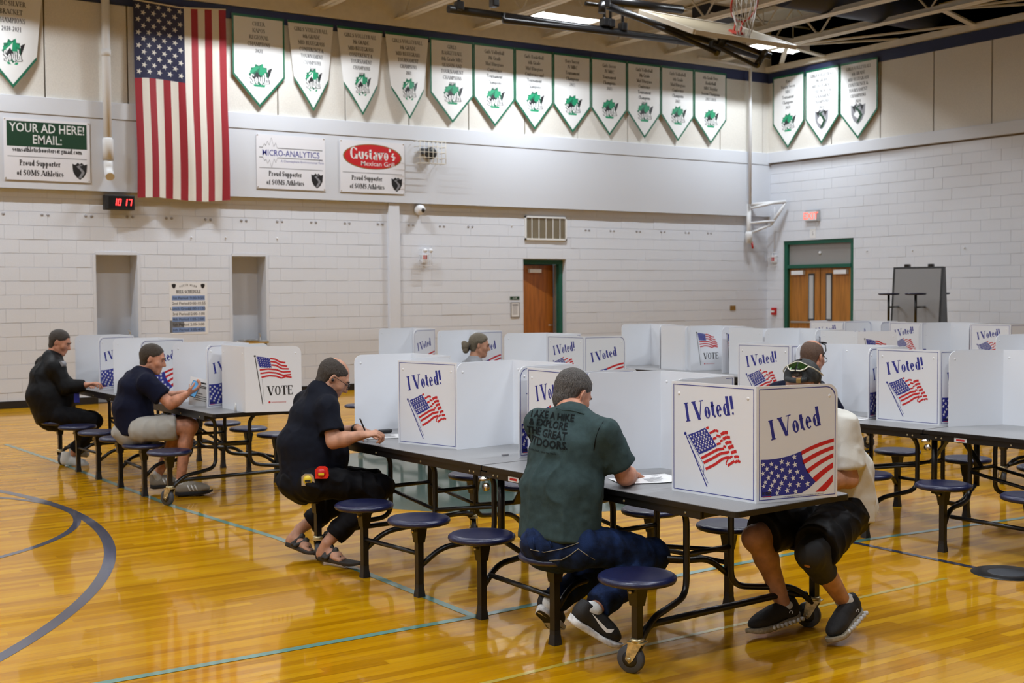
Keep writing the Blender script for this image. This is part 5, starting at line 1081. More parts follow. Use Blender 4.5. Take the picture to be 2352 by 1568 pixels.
def surf(prims, h, fold=None):
    adds = [p for p in prims if p[4] == 1]
    lo = np.min([p[1] for p in adds], axis=0) - 4 * h; hi = np.max([p[2] for p in adds], axis=0) + 4 * h
    n = np.ceil((hi - lo) / h).astype(int) + 1
    gx, gy, gz = [(lo[i] + h * np.arange(n[i])).astype(np.float32) for i in range(3)]
    F = np.ones(n, np.float32)
    for f, a, b, k, op in prims:
        if a is None:
            d = f(gx[:, None, None], gy[None, :, None], gz[None, None, :]); F = (F - d).astype(np.float32) if op == 2 else np.maximum(F, d); continue
        i0 = np.clip(np.floor((a - k - 3 * h - lo) / h).astype(int), 0, n - 1); i1 = np.clip(np.ceil((b + k + 3 * h - lo) / h).astype(int) + 1, 1, n)
        if np.any(i1 <= i0): continue
        s = tuple(slice(i0[i], i1[i]) for i in range(3))
        d = f(gx[s[0], None, None], gy[None, s[1], None], gz[None, None, s[2]]); o = F[s]
        if op == 1: q = np.clip(0.5 + 0.5 * (o - d) / k, 0, 1); F[s] = o * (1 - q) + d * q - k * q * (1 - q)
        else: q = np.clip(0.5 - 0.5 * (o + d) / k, 0, 1); F[s] = o * (1 - q) - d * q + k * q * (1 - q)
    S = F < 0
    c8 = [S[i:n[0] - 1 + i, j:n[1] - 1 + j, k:n[2] - 1 + k] for i in (0, 1) for j in (0, 1) for k in (0, 1)]
    any_ = c8[0].copy(); all_ = c8[0].copy()
    for c in c8[1:]: any_ |= c; all_ &= c
    act = any_ & ~all_; idx = np.argwhere(act); m = len(idx); ids = np.full(act.shape, -1, np.int32); ids[act] = np.arange(m)
    off = np.array([(i, j, k) for i in (0, 1) for j in (0, 1) for k in (0, 1)])
    val = np.stack([F[idx[:, 0] + o[0], idx[:, 1] + o[1], idx[:, 2] + o[2]] for o in off], 1)
    acc = np.zeros((m, 3)); cnt = np.zeros(m)
    for a in range(8):
        for b in range(a + 1, 8):
            if np.abs(off[a] - off[b]).sum() != 1: continue
            va, vb = val[:, a], val[:, b]; x = (va < 0) != (vb < 0); t = np.where(x, va / np.where(x, va - vb, 1), 0)
            acc += np.where(x[:, None], off[a] + t[:, None] * (off[b] - off[a]), 0); cnt += x
    V = lo + h * (idx + acc / cnt[:, None]); Q = []
    for ax in range(3):
        a1, a2 = [(1, 2), (2, 0), (0, 1)][ax]; sl0 = [slice(0, n[i] - 1) for i in range(3)]; sl1 = list(sl0); sl1[ax] = slice(1, n[ax])
        A, B = S[tuple(sl0)], S[tuple(sl1)]; e = np.argwhere(A != B); e = e[(e[:, a1] > 0) & (e[:, a2] > 0)]; fl_ = A[e[:, 0], e[:, 1], e[:, 2]]
        def nb(d1, d2):
            g = e.copy(); g[:, a1] -= d1; g[:, a2] -= d2; return ids[g[:, 0], g[:, 1], g[:, 2]]
        q = np.stack([nb(1, 1), nb(0, 1), nb(0, 0), nb(1, 0)], 1); q[~fl_] = q[~fl_][:, ::-1]; Q.append(q)
    Q = np.concatenate(Q); Q = Q[(Q >= 0).all(1)]
    # light smoothing, then folds along the normal
    for _ in range(2):
        ac = np.zeros_like(V); ct = np.zeros(len(V))
        for i in range(4):
            np.add.at(ac, Q[:, i], V[Q[:, (i + 1) % 4]] + V[Q[:, (i + 3) % 4]]); np.add.at(ct, Q[:, i], 2)
        V = V * 0.5 + 0.5 * ac / np.maximum(ct, 1)[:, None]
    if fold is not None:
        N = np.zeros_like(V); fn = np.cross(V[Q[:, 2]] - V[Q[:, 0]], V[Q[:, 3]] - V[Q[:, 1]])
        for i in range(4): np.add.at(N, Q[:, i], fn)
        N /= np.linalg.norm(N, axis=1)[:, None] + 1e-9; V = V + N * fold(V)[:, None]
    return V, Q
def vnoise(P):
    i = np.floor(P).astype(np.int64); f = P - i; f = f * f * (3 - 2 * f); out = 0
    for dx in (0, 1):
        for dy in (0, 1):
            for dz in (0, 1):
                hsh = ((i[:, 0] + dx) * 73856093 ^ (i[:, 1] + dy) * 19349663 ^ (i[:, 2] + dz) * 83492791) & 0xffff
                hsh = (hsh * 40503 + 12345) & 0xffff
                out = out + (hsh / 65535.0) * (f[:, 0] if dx else 1 - f[:, 0]) * (f[:, 1] if dy else 1 - f[:, 1]) * (f[:, 2] if dz else 1 - f[:, 2])
    return out
def folds(amp, sc=14.0, axis=(0, 0, 1), stretch=0.35):
    "creases: ridged noise drawn out along an axis"
    ax = A3(Vector(axis).normalized())
    def g(V):
        P = V - np.outer(V @ ax, ax) * (1 - stretch); P = P * sc + 1.1 * np.stack([vnoise(V * 6), vnoise(V * 6 + 17.3), vnoise(V * 6 + 41.1)], 1)
        r = 1 - np.abs(2 * vnoise(P) - 1); return amp * (r * r * 1.4 - 0.45) + amp * 0.5 * (vnoise(V * 34) - 0.5)
    return g
def np_obj(name, parts, m, parent, origin):
    V = np.concatenate([p[0] for p in parts]) - np.array(origin); o = 0; q = []
    for v, f in parts: q.append(f + o); o += len(v)
    Q = np.concatenate(q); me = bpy.data.meshes.new(name); me.vertices.add(len(V)); me.vertices.foreach_set('co', V.astype(np.float32).ravel())
    me.loops.add(Q.size); me.loops.foreach_set('vertex_index', Q.astype(np.int32).ravel()); me.polygons.add(len(Q))
    me.polygons.foreach_set('loop_start', np.arange(0, Q.size, 4, dtype=np.int32)); me.polygons.foreach_set('use_smooth', np.ones(len(Q), bool)); me.update(calc_edges=True)
    me.materials.append(m); return link_mesh(name, me, parent)
def rotv(v, ax, a): return Matrix.Rotation(a, 3, ax) @ v
def hand_prims(w, d, n, thumb, curl=(0.5, 0.5, 0.5, 0.5), sc=1.0, tc=0.4):
    "w wrist, d towards the knuckles, n out of the palm, thumb = +1/-1 side"
    d = Vector(d).normalized(); n = Vector(n); n = (n - d * n.dot(d)).normalized(); l = d.cross(n) * thumb; P = []
    P.append(ecap(w - d * 0.01, w + d * 0.035 * sc, l, (.027 * sc, .019 * sc), (.033 * sc, .016 * sc), 0.012)); P.append(ecap(w + d * 0.03 * sc, w + d * 0.078 * sc, l, (.036 * sc, .015 * sc), (.038 * sc, .0125 * sc), 0.012))
    for i, (a, b, c) in enumerate(((.043, .026, .021), (.048, .030, .022), (.044, .027, .021), (.034, .021, .019))):
        p = w + d * (0.088, 0.092, 0.088, 0.079)[i] * sc + l * (0.029 - 0.0195 * i) * sc; ax = d.cross(n); dd = rotv(d, ax, curl[i] * 0.55)
        for s, (L, r0, r1) in enumerate(((a, .0098, .009), (b, .009, .0083), (c, .0082, .007))):
            q = p + dd * L * sc; P.append(cap(p, q, r0 * sc, r1 * sc, 0.004)); p = q; dd = rotv(dd, ax, curl[i] * (0.9 if s == 0 else 0.6))
    p = w + d * 0.022 * sc + l * 0.024 * sc; t1 = (d * 0.62 + l * 0.62 + n * tc).normalized(); q = p + t1 * 0.042 * sc; P.append(cap(p, q, .0135 * sc, .0115 * sc, 0.008)); t2 = (d * 0.9 + n * tc * 1.2 - l * 0.05).normalized()
    r = q + t2 * 0.032 * sc; P.append(cap(q, r, .0113 * sc, .0098 * sc, 0.004)); P.append(cap(r, r + (t2 * 0.8 + n * 0.2).normalized() * 0.022 * sc, .0097 * sc, .0078 * sc, 0.004))
    return P
def head_prims(c, R, s=1.0):
    L = lambda x, y, z: c + R @ (Vector((x, y, z)) * s)
    P = [ell(L(0, -.014, .036), (.076 * s, .097 * s, .086 * s), R, .02), ell(L(0, .028, -.022), (.064 * s, .070 * s, .088 * s), R, .03)]
    P += [cap(L(0, .068, -.100), L(0, .074, -.094), .019 * s, .02 * s, .02), cap(L(.056, -.002, -.052), L(.018, .068, -.098), .019 * s, .016 * s, .02), cap(L(-.056, -.002, -.052), L(-.018, .068, -.098), .019 * s, .016 * s, .02)]
    P += [cap(L(-.034, .080, .026), L(.034, .080, .026), .012 * s, .012 * s, .014), cap(L(0, .090, .014), L(0, .112, -.028), .0085 * s, .0125 * s, .012)]
    P += [cap(L(.010, .098, -.033), L(-.010, .098, -.033), .0095 * s, .0095 * s, .008)]
    for x in (-1, 1):
        P += [ell(L(x * .044, .056, -.024), (.024 * s, .024 * s, .024 * s), R, .02), ell(L(x * .032, .092, .004), (.016 * s, .013 * s, .011 * s), R, .008, -1)]
        P += [ell(L(x * .032, .0755, .003), (.0125 * s, .0125 * s, .0125 * s), R, .003)]
        Re = R @ Matrix.Rotation(x * 0.45, 3, 'Z') @ Matrix.Rotation(-0.2, 3, 'X')
        P += [ell(L(x * .079, -.010, -.004), (.0085 * s, .019 * s, .032 * s), Re, .006), ell(L(x * .088, -.006, .001), (.006 * s, .010 * s, .019 * s), Re, .004, -1)]
    P += [cap(L(-.020, .089, -.060), L(.020, .089, -.060), .0075 * s, .0075 * s, .006), cap(L(-.017, .088, -.073), L(.017, .088, -.073), .0085 * s, .0085 * s, .006), cap(L(-.022, .101, -.0665), L(.022, .101, -.0665), .0035 * s, .0035 * s, .004)[:4] + (-1,)]
    return P
def hair_prims(c, R, s=1.0, thick=.006, nape=-.055, bald=None, rec=0.0):
    "the skull grown outwards above the hairline; below it the surface sinks under the skin"
    L = lambda x, y, z: c + R @ (Vector((x, y, z)) * s)
    P = [ell(L(0, -.014, .036), (.076 * s, .097 * s, .086 * s), R, .02), ell(L(0, .028, -.022), (.064 * s, .070 * s, .088 * s), R, .03), cap(L(0, -.03, .0), L(0, -.03, -.075), .060 * s, .056 * s, .03)]
    X, Y, Z = [A3(R.col[i]) for i in range(3)]; c_ = A3(c)
    def mod(x, y, z):
        px, py, pz = x - c_[0], y - c_[1], z - c_[2]; lx = (px * X[0] + py * X[1] + pz * X[2]) / s; ly = (px * Y[0] + py * Y[1] + pz * Y[2]) / s; lz = (px * Z[0] + py * Z[1] + pz * Z[2]) / s
        s1 = -(ly - (.080 - rec)) * .55 + (lz - .064) * .83; s1 = np.minimum(s1, lz + .028)
        s2 = np.minimum(-.030 - ly, lz - nape + .10 * np.abs(lx)); q = np.maximum(s1, s2)
        ear = np.sqrt(((np.abs(lx) - .078) / .6) ** 2 + (ly + .008) ** 2 + ((lz + .012) / 1.15) ** 2) - .026; q = np.minimum(q, ear)
        side = np.abs(lx) - .058; q = np.where((ly > .03) & (lz < .075), np.minimum(q, .062 - ly + np.minimum(0, side) * .0), q)
        if bald is not None: q = np.minimum(q, np.sqrt((lx / bald) ** 2 + ((ly - .03) / .105) ** 2 + ((lz - .125) / .065) ** 2) * .06 - .06)
        return np.clip(q * .55, -.014, thick) - .0005
    P.append((mod, None, None, 0, 2)); return P
SKIN = mat('skin', (0.47, 0.235, 0.145), 0.55, var=0.14, vscale=26, bump=0.12, bscale=220)
SKIN2 = mat('ruddy_skin', (0.50, 0.225, 0.135), 0.55, var=0.16, vscale=26, bump=0.12, bscale=220)
MT['eye'] = mat('eye_dark', (0.03, 0.02, 0.015), 0.2)
def hair_mat(name, col, var=0.4): return mat(name, col, 0.6, bump=0.9, bscale=60, stretch=(6, 6, 1.2), var=var, vscale=70)
HAIR = {'grey': hair_mat('grey_brown_hair', (0.085, 0.075, 0.068), 0.85), 'dark': hair_mat('dark_brown_hair', (0.045, 0.034, 0.026)), 'brown': hair_mat('brown_hair', (0.045, 0.03, 0.018)), 'stub': hair_mat('cropped_hair', (0.13, 0.075, 0.05), 0.3), 'ash': hair_mat('ash_grey_hair', (0.17, 0.14, 0.095), 0.45)}
def sole_mesh(L, w, th, wave=0.0):
    "a shoe sole, heel at the origin, toe along +Y"
    ring_ = []
    for i in range(28):
        a = 2 * PI * i / 28; y = L * (0.5 - 0.5 * math.cos(a)); t = y / L
        hw = w * (0.80 * math.sin(min(1, t / 0.16 + 0.12) * PI / 2) - 0.10 * math.exp(-((t - 0.42) / 0.16) ** 2) + 0.20 * math.exp(-((t - 0.72) / 0.2) ** 2)) * (1 if t < 0.8 else math.sqrt(max(0.02, 1 - ((t - 0.8) / 0.205) ** 2)))
        ring_.append((hw * (1 if a < PI else -1) * (abs(math.sin(a)) > 1e-6), y))
    mb = MB(); v = []; lv = [(0, .93), (.25, 1.0), (.75, 1.02), (1, .97)]
    for z, k in lv:
        for j, (x, y) in enumerate(ring_):
            t = y / L; sp = 0.022 * max(0, (t - .72) / .28) ** 2 + 0.008 * max(0, (.12 - t) / .12)
            wv = wave * math.sin(y * 95 + 1) * (1 if 0 < z < 1 else 0.2); v.append((x * k * (1 + (wave and 0.03 * math.sin(y * 95))), y, z * th * (1.25 - .45 * t) + sp + wv * (z > 0.5)))
    n = 28; f = [(i * n + j, i * n + (j + 1) % n, (i + 1) * n + (j + 1) % n, (i + 1) * n + j) for i in range(3) for j in range(n)]
    mb.add(v, f, True); mb.f += [list(range(n))[::-1], list(range(3 * n, 4 * n))]; mb.mi += [0, 0]; mb.sm += [False, False]; return mb
class Shoe:
    def __init__(s, heel, toe, ank, roll=None):
        s.h = Vector(heel); y = (Vector(toe) - s.h); s.L = y.length; y.normalize(); z = Vector(ank) - s.h; z = (z - y * z.dot(y)).normalized(); x = y.cross(z); s.R = Matrix((x, y, z)).transposed(); s.ank = Vector(ank)
    def P(s, x, y, z): return s.h + s.R @ Vector((x, y, z))
    def upper(s, z0, wide=1.0, collar=0.035):
        L = s.L; k = L / 0.29; w = wide
        a = s.P(0, .055 * k, .09)
        return [ell(s.P(0, .215 * k, .030 + z0), (.043 * w, .066 * k, .036), s.R, .03), ell(s.P(0, .14 * k, .042 + z0), (.040 * w, .10 * k, .046), s.R, .03), ell(s.P(0, .052 * k, .045 + z0), (.037 * w, .050 * k, .056), s.R, .03), cap(s.P(0, .05 * k, .05 + z0), s.P(0, .052 * k, .098 + z0), .037, collar, .02, fb=True), cap(s.P(0, .10 * k, .06 + z0), s.P(0, .15 * k, .06 + z0), .032, .026, .02), plane(s.P(0, 0, z0 * 0.6), -s.R.col[2])]
    def place(s, mb): mb.v = [tuple(s.P(*p)) for p in mb.v]; return mb
def fmesh(mb, name, m, parent, org): mb.v = [tuple(Vector(p) - org) for p in mb.v]; return mb.build(name, m, parent)

def person(lab, J, o):
    "J: joints in the room; o: clothing and build"
    J = {k: Vector(v) for k, v in J.items()}; g = o.get; h0, h1 = g('res', (.0085, .005))
    org = Vector((J['pel'].x, J['pel'].y, 0)); root = empty('person', org); tag(root, lab, 'person', g('group'))
    sc_, sp_ = (J['shL'] - J['shR']), (J['hipL'] - J['hipR']); che = J.get('che', (J['shL'] + J['shR']) / 2 - (((J['shL'] + J['shR']) / 2) - J['pel']).normalized() * 0.09); wai = J.get('wai', J['pel'].lerp(che, 0.45))
    nb = J['nb']; R = J_R = o['headR']; hc = J['head']; bw = g('w', 1.0); pd, wd, cd = g('depth', (.115, .12, .115)); pw, ww, cw = g('width', (.165, .155, .165))
    def torso(e):
        T_ = [ecap(J['pel'], wai, sp_ + sc_ * 0.3, (pw + e, pd + e), (ww + e, wd + e), .05), ecap(wai, che, sc_, (ww + e, wd + e), (cw + e, cd + e), .05), ecap(che, che.lerp(nb, 0.75), sc_, (cw + e, cd + e), (.085 + e, .07 + e), .05)]
        for s in 'LR': T_.append(cap(nb.lerp(J['sh' + s], 0.12) - Vector((0, 0, .030)), J['sh' + s], .060 + e, .056 + e, .05))
        if 'bel' in J: T_.append(ell(J['bel'], (.15 + e, .13 + e, .13 + e), None, .07))
        return T_
    def arm(s, e=0.0, f=1.0):
        a, b, c = J['sh' + s], J['el' + s], J['wr' + s]
        return [cap(a, b, .054 + e, .043 + e, .03), cap(b, b.lerp(c, .35), .043 + e, .044 + e, .02), cap(b.lerp(c, .3), c, .043 + e, .027 + e, .02)]
    def leg(s, e=0.0):
        a, b, c = J['hip' + s], J['kn' + s], J['an' + s]; m_ = b.lerp(c, .3); back_ = (a - b).normalized() * 0.016
        return [cap(a, b, .083 + e, .058 + e, .03), cap(b, b + (b - a).normalized() * .004, .056 + e, .056 + e, .03), cap(b, m_ + back_, .052 + e, .056 + e, .03), cap(m_ + back_, c, .055 + e, .036 + e, .03)]
    skin = g('skin', SKIN)
    core = torso(-.004) + [cap(nb - (hc - nb).normalized() * .03, hc + R @ Vector((0, -.022, -.05)), .060, .054, .03)]
    for s in 'LR': core += arm(s) + leg(s)
    parts = [surf(core, h0)]
    neck = [cap(nb + (hc - nb) * .05, hc + R @ Vector((0, -.022, -.05)), .058, .054, .03), cap(nb + (hc - nb) * .2 + R @ Vector((0, .01, 0)), hc + R @ Vector((0, .03, -.075)), .045, .035, .03)]
    parts.append(surf(neck + head_prims(hc, R, g('hs', 1.0)), g('hres', h1)))
    for s in 'LR':
        if 'hand' + s in o:
            d, n, th, cu_ = o['hand' + s][:4]; fa = [cap(J['el' + s].lerp(J['wr' + s], .0), J['el' + s].lerp(J['wr' + s], .4), .044, .0445, .02), cap(J['el' + s].lerp(J['wr' + s], .35), J['wr' + s], .0435, .0275, .02)]
            parts.append(surf(fa + hand_prims(J['wr' + s], d, n, th, cu_), g('handres', h1 * .8)))
        if 'foot' + s in o:
            S = o['foot' + s]; F_ = [cap(J['an' + s], S.P(0, .05, .05), .037, .036, .02), cap(S.P(0, .035, .035), S.P(.0, .17, .035), .033, .03, .03), cap(S.P(0, .06, .07), S.P(0, .17, .04), .03, .026, .03)]
            for i in range(5): F_.append(cap(S.P(.028 - .015 * i, .17, .032), S.P(.034 - .017 * i, .238 - .010 * i - .004 * (i == 0), .027), .013, .0115 if i else .014, .006))
            parts.append(surf(F_, .005))
    body = np_obj('body', parts, skin, root, org)
    # eyes and brows
    if g('face', True):
        ey = MB()
        for x in (-1, 1):
            c = hc + R @ Vector((x * .032, .0855, .003)); ey.lathe([(0, .003), (.006, .001), (.0065, -.002)], (0, 0, 0), 10)
            k = len(ey.v) - 30; ey.v[k:] = [tuple(c + R @ Vector((p[0], p[2], p[1])) - org) for p in ey.v[k:]]
        ey.build('eye', MT['eye'], root)
        br = MB()
        for x in (-1, 1): br.tube([hc + R @ Vector((x * a, b, z)) - org for a, b, z in ((.014, .096, .022), (.032, .096, .030), (.050, .082, .025))], [.004, .005, .003], 6)
        br.build('eyebrow', HAIR[g('hair', 'dark')], root)
    if g('hair'):
        np_obj('hair', [surf(hair_prims(hc, R, g('hs', 1.0), g('thick', .006), g('nape', -.07), g('bald'), g('rec', 0.0)) + g('hairx', []), g('hres', h1), lambda V: .003 * (vnoise(V * np.array([150, 150, 60])) - .55) + .002 * (vnoise(V * 45) - .5))], HAIR[o['hair']], root, org)
    # shirt
    e = g('se', .014); hem = g('hem', (0.0, .06)); up_ = (che - J['pel']).normalized()
    S_ = torso(e) + [ecap(J['pel'] + up_ * g('drop', -.06), wai, sp_ + sc_ * .3, (pw + e + g('flare', .008), pd + e + g('flare', .008)), (ww + e, wd + e), .05, fa=True)]
    S_.append(cap(nb - (hc - nb).normalized() * .04, nb + (hc - nb).normalized() * g('collar', .006), .075, .064, .03, fb=True))
    cutp = plane(J['pel'] + up_ * g('drop', -.06), -up_ + Vector(g('hemtilt', (0, 0, 0))))
    for s in 'LR':
        a, b, c = J['sh' + s], J['el' + s], J['wr' + s]; f = g('sleeve', .62)
        if f <= 1: S_.append(cap(a, a.lerp(b, f), .056 + e, .050 + e * 1.7, .03, fb=True))
        else: S_ += [cap(a, b, .056 + e, .047 + e, .03), cap(b, b.lerp(c, f - 1), .047 + e, .034 + e * .8, .03, fb=True)]
    shirt = np_obj('shirt', [surf(S_ + [cutp], g('cres', .008), folds(g('fold', .006) * 1.3, g('fsc', 9), up_ + Vector(g('fax', (.35, .2, 0))), .42))], o['shirt'], root, org)
    if g('polo'):
        cl = surf([cap(nb - (hc - nb).normalized() * .015, nb + (hc - nb).normalized() * .035, .078, .066, .01, fa=True, fb=True), cap(nb - (hc - nb).normalized() * .02, nb + (hc - nb).normalized() * .05, .058, .057, .003)[:4] + (-1,)], .006); np_obj('collar', [cl], o['shirt'], root, org)
    # trousers
    e = g('te', .014); Tm = o['trousers']; T_ = [ecap(J['pel'] - up_ * .05, J['pel'] + up_ * .07, sp_, (pw + e - .004, pd + e - .004), (pw + e - .008, pd + e - .008), .05), ell(J['pel'] - (J['knL'] + J['knR'] - J['hipL'] - J['hipR']).normalized() * .05 - Vector((0, 0, .02)), (.15, .12, .10), None, .06)]
    for s in 'LR':
        a, b, c = J['hip' + s], J['kn' + s], J['an' + s]; f = g('leg', 2.0)
        if f <= 1: T_.append(cap(a, a.lerp(b, f), .090 + e, .078 + e * 1.5, .035, fb=True))
        else:
            T_ += [cap(a, b, .086 + e, .060 + e, .04), cap(b, b.lerp(c, .5), .058 + e, .052 + e, .03), cap(b.lerp(c, .45), b.lerp(c, f - 1), .053 + e, .046 + e * 1.4, .03, fb=True)]
    th = J['knR'] - J['hipR']; np_obj('trousers', [surf(T_, g('cres', .008), folds(g('tfold', .007), 15, Vector((0, 0, 1)).cross(th) * .8 + Vector((0, 0, .4)), .35))], Tm, root, org)
    return root, org, shirt, body
def headR(yaw, pitch, roll=0.0):
    "yaw: room angle in degrees the face points to; pitch down"
    f_ = Vector((math.cos(math.radians(yaw)), math.sin(math.radians(yaw)), 0)); left = Vector((-f_.y, f_.x, 0)); right = -left
    p = math.radians(pitch); fwd = f_ * math.cos(p) - Vector((0, 0, math.sin(p))); up = Vector((0, 0, 1)) * math.cos(p) + f_ * math.sin(p)
    R = Matrix((right, fwd, up)).transposed()
    return R @ Matrix.Rotation(math.radians(roll), 3, 'Y')
def project(tr, target, org, o, ux, uy, lift, name, m, depth=1.0):
    "lay flat print on a garment: rays along the print's normal"
    me = target.data; bv = BVHTree.FromPolygons([v.co for v in me.vertices], [p.vertices[:] for p in me.polygons]); nz = Vector(ux).cross(Vector(uy)).normalized(); v2, f2 = tr; vs = []; ok = []
    for x, y in v2:
        p = Vector(o) - org + Vector(ux) * x + Vector(uy) * y + nz * depth * 0.5; hit = bv.ray_cast(p, -nz, depth)
        ok.append(hit[0] is not None); vs.append(hit[0] + nz * lift if hit[0] is not None else p)
    mb = MB().add(vs, [f for f in f2 if all(ok[i] for i in f)]); return mb.build(name, m, target)
def densify(tr, n=1):
    return tr
def fmat(*a, **k): return mat(*a, spec=0.18, **k)
FAB = {'teal': fmat('teal_tee', (0.030, 0.052, 0.053), 0.85, bump=0.15, bscale=350, var=0.12, vscale=30), 'navy': fmat('navy_polo', (0.0030, 0.0045, 0.011), 0.8, bump=0.15, bscale=400), 'navy2': fmat('navy_tee', (0.0030, 0.0045, 0.018), 0.85), 'blackj': fmat('black_jacket', (0.0018, 0.002, 0.0028), 0.6),
       'white': fmat('white_tee', (0.66, 0.64, 0.58), 0.85, bump=0.1, bscale=300), 'denim': fmat('blue_denim', (0.005, 0.014, 0.050), 0.8, bump=0.3, bscale=320, var=0.65, vscale=16), 'blackt': fmat('black_trousers', (0.0024, 0.0024, 0.004), 0.75, bump=0.15, bscale=300), 'greys': fmat('light_grey_shorts', (0.36, 0.345, 0.31), 0.85, bump=0.15, bscale=250),
       'blacks': fmat('black_shorts', (0.002, 0.002, 0.003), 0.6), 'grey': fmat('grey_top', (0.26, 0.27, 0.29), 0.8), 'sock': mat('white_sock', (0.62, 0.62, 0.60), 0.9, bump=0.3, bscale=200), 'shoeb': mat('black_shoe_knit', (0.006, 0.006, 0.007), 0.7, bump=0.3, bscale=500), 'solew': mat('white_sole', (0.62, 0.62, 0.62), 0.5, var=0.2, vscale=60), 'solet': mat('tan_sole', (0.30, 0.25, 0.17), 0.6, var=0.2, vscale=90),
       'shoet': mat('beige_shoe_knit', (0.30, 0.27, 0.22), 0.8, bump=0.3, bscale=400), 'sand': mat('dark_sandal', (0.016, 0.012, 0.009), 0.6), 'camo': mat('dark_camo_cap', (0.028, 0.03, 0.03), 0.85, var=0.75, vscale=26, bump=0.2, bscale=300), 'lens': mat('green_mirror_lens', (0.02, 0.05, 0.012), 0.12, metal=0.6, var=0.6, vscale=20), 'bone': mat('bone_frame', (0.60, 0.56, 0.44), 0.4), 'stitch': mat('tan_stitch', (0.25, 0.22, 0.16), 0.7), 'ink': fmat('shirt_ink', (0.004, 0.006, 0.0065), 0.9), 'knee': mat('black_neoprene', (0.005, 0.005, 0.006), 0.75)}
Rg = random.Random(4)
# ---- man in the green shirt
J = dict(pel=pt(1283, 1236, 5.84), hipR=pt(1335, 1252, 5.75), hipL=pt(1252, 1246, 5.96), shR=pt(1386, 996, 5.80), shL=pt(1240, 978, 6.02), nb=pt(1313, 947, 5.97), head=pt(1315, 906, 6.06), wai=pt(1288, 1120, 5.86), che=pt(1305, 1035, 5.90),
         elR=pt(1436, 1093, 5.86), wrR=pt(1450, 1090, 6.14), elL=pt(1292, 1105, 6.30), wrL=pt(1392, 1095, 6.42), knR=pt(1500, 1275, 5.93), knL=pt(1420, 1270, 6.22), anR=pt(1362, 1402, 5.63), anL=pt(1262, 1385, 5.97))
sR = Shoe(pt(1300, 1425, 5.60), pt(1416, 1493, 5.64), pt(1352, 1385, 5.62)); sL = Shoe(pt(1238, 1405, 5.92), pt(1284, 1452, 6.06), pt(1262, 1370, 6.02))
root, org, shirt, body = person('man in faded green hiking shirt and jeans writing with his back turned', J, dict(headR=headR(10, 32), hair='grey', thick=.007, shirt=FAB['teal'], trousers=FAB['denim'], skin=SKIN2, width=(.175, .175, .178), depth=(.13, .14, .125), se=.016, drop=-.015, flare=.014, sleeve=.74, fold=.007, tfold=.009, res=(.008, .0045), cres=.0065, hres=.0042,
    handR=(pt(1455, 1088, 6.24) - J['wrR'], Vector((0, 0, -1)), -1, (1.1, 1.1, 1.2, 1.3)), handL=(pt(1430, 1097, 6.46) - J['wrL'], Vector((0, 0, -1)), 1, (.2, .2, .25, .3)), leg=1.93))
ux = (CR * 0.98 + FW * -0.18).normalized(); uy = Vector((0, 0, 1)); o0 = pt(1254, 1019, 5.8)
txt = []
for ln, x, z, hh in (('TAKE A HIKE', 0.008, .107, .030), ('& EXPLORE', -.004, .070, .030), ('THE GREAT', -.008, .030, .031), ('OUTDOORS.', -.020, -.012, .033)): txt.append(move2(sans(ln, hh, 0.022, .93), x, z, -.05))
txt.append(move2(sans('leave the road, take the trails.', .010, .004, 1.0), -.030, -.040, -.05))
project(join2(*txt), shirt, org, o0, ux, uy, .0048, 'shirt_lettering', FAB['ink'])
# jeans details: belt loops, back pocket seam
def on_cloth(target, name, pts_, rad, m, lift=.002):
    me = target.data; bv = BVHTree.FromPolygons([v.co for v in me.vertices], [p.vertices[:] for p in me.polygons]); out = []
    for p in pts_:
        a = Vector((0, 0, CAMH)) - org; d = (p - org - a).normalized(); hit = bv.ray_cast(a, d, 40)
        if hit[0] is not None: out.append(hit[0] - d * lift)
    return MB().tube(out, rad, 6).build(name, m, target) if len(out) > 1 else None
tro = [c for c in root.children if c.name.startswith('trousers')][0]
on_cloth(tro, 'pocket_seam', [pt(x, y, 5.8) for x, y in ((1262, 1287), (1290, 1285), (1310, 1274), (1328, 1260), (1345, 1272), (1366, 1285))], .0022, FAB['stitch']); on_cloth(tro, 'waist_seam', [pt(x, y, 5.8) for x, y in ((1196, 1240), (1220, 1262), (1250, 1268), (1290, 1260), (1330, 1246))], .0018, FAB['stitch'])
for a in ((1226, 1234, 1228, 1262), (1262, 1238, 1268, 1256)): on_cloth(tro, 'belt_loop', [pt(a[0], a[1], 5.8), pt(a[2], a[3], 5.8)], .005, FAB['denim'])
on_cloth(shirt, 'sleeve_seam', [pt(x, y, 5.8) for x, y in ((1386, 968), (1376, 984), (1368, 1006), (1364, 1034))], .0022, FAB['ink'], .001)
on_cloth(shirt, 'neck_band', [pt(x, y, 5.8) for x, y in ((1278, 938), (1292, 941), (1308, 942), (1325, 945), (1342, 951))], .0035, FAB['teal'], .001)
def sneaker(S, root, org, um, sm, tm, wave, logo=None, laces=MT['pblack'], wide=1.0):
    sh = np_obj('shoe', [surf(S.upper(.022, wide), .0042, lambda V: .001 * (vnoise(V * 60) - .5))], um, root, org)
    so = fmesh(S.place(sole_mesh(S.L + .012, .047 * wide, .026, wave)), 'shoe_sole', sm, sh, org)
    fmesh(S.place(sole_mesh(S.L + .008, .043 * wide, .006)), 'shoe_tread', tm, sh, org)
    lc = MB(); k = S.L / .29
    for i in range(5):
        y = (.105 + .017 * i) * k; z = .106 - .0068 * i + .012; lc.tube([S.P(-.024, y, z - .014), S.P(-.010, y + .006, z - .002), S.P(.010, y + .006, z - .002), S.P(.024, y, z - .014)], .0028, 5)
    fmesh(lc, 'shoe_laces', laces, sh, org)
    return sh
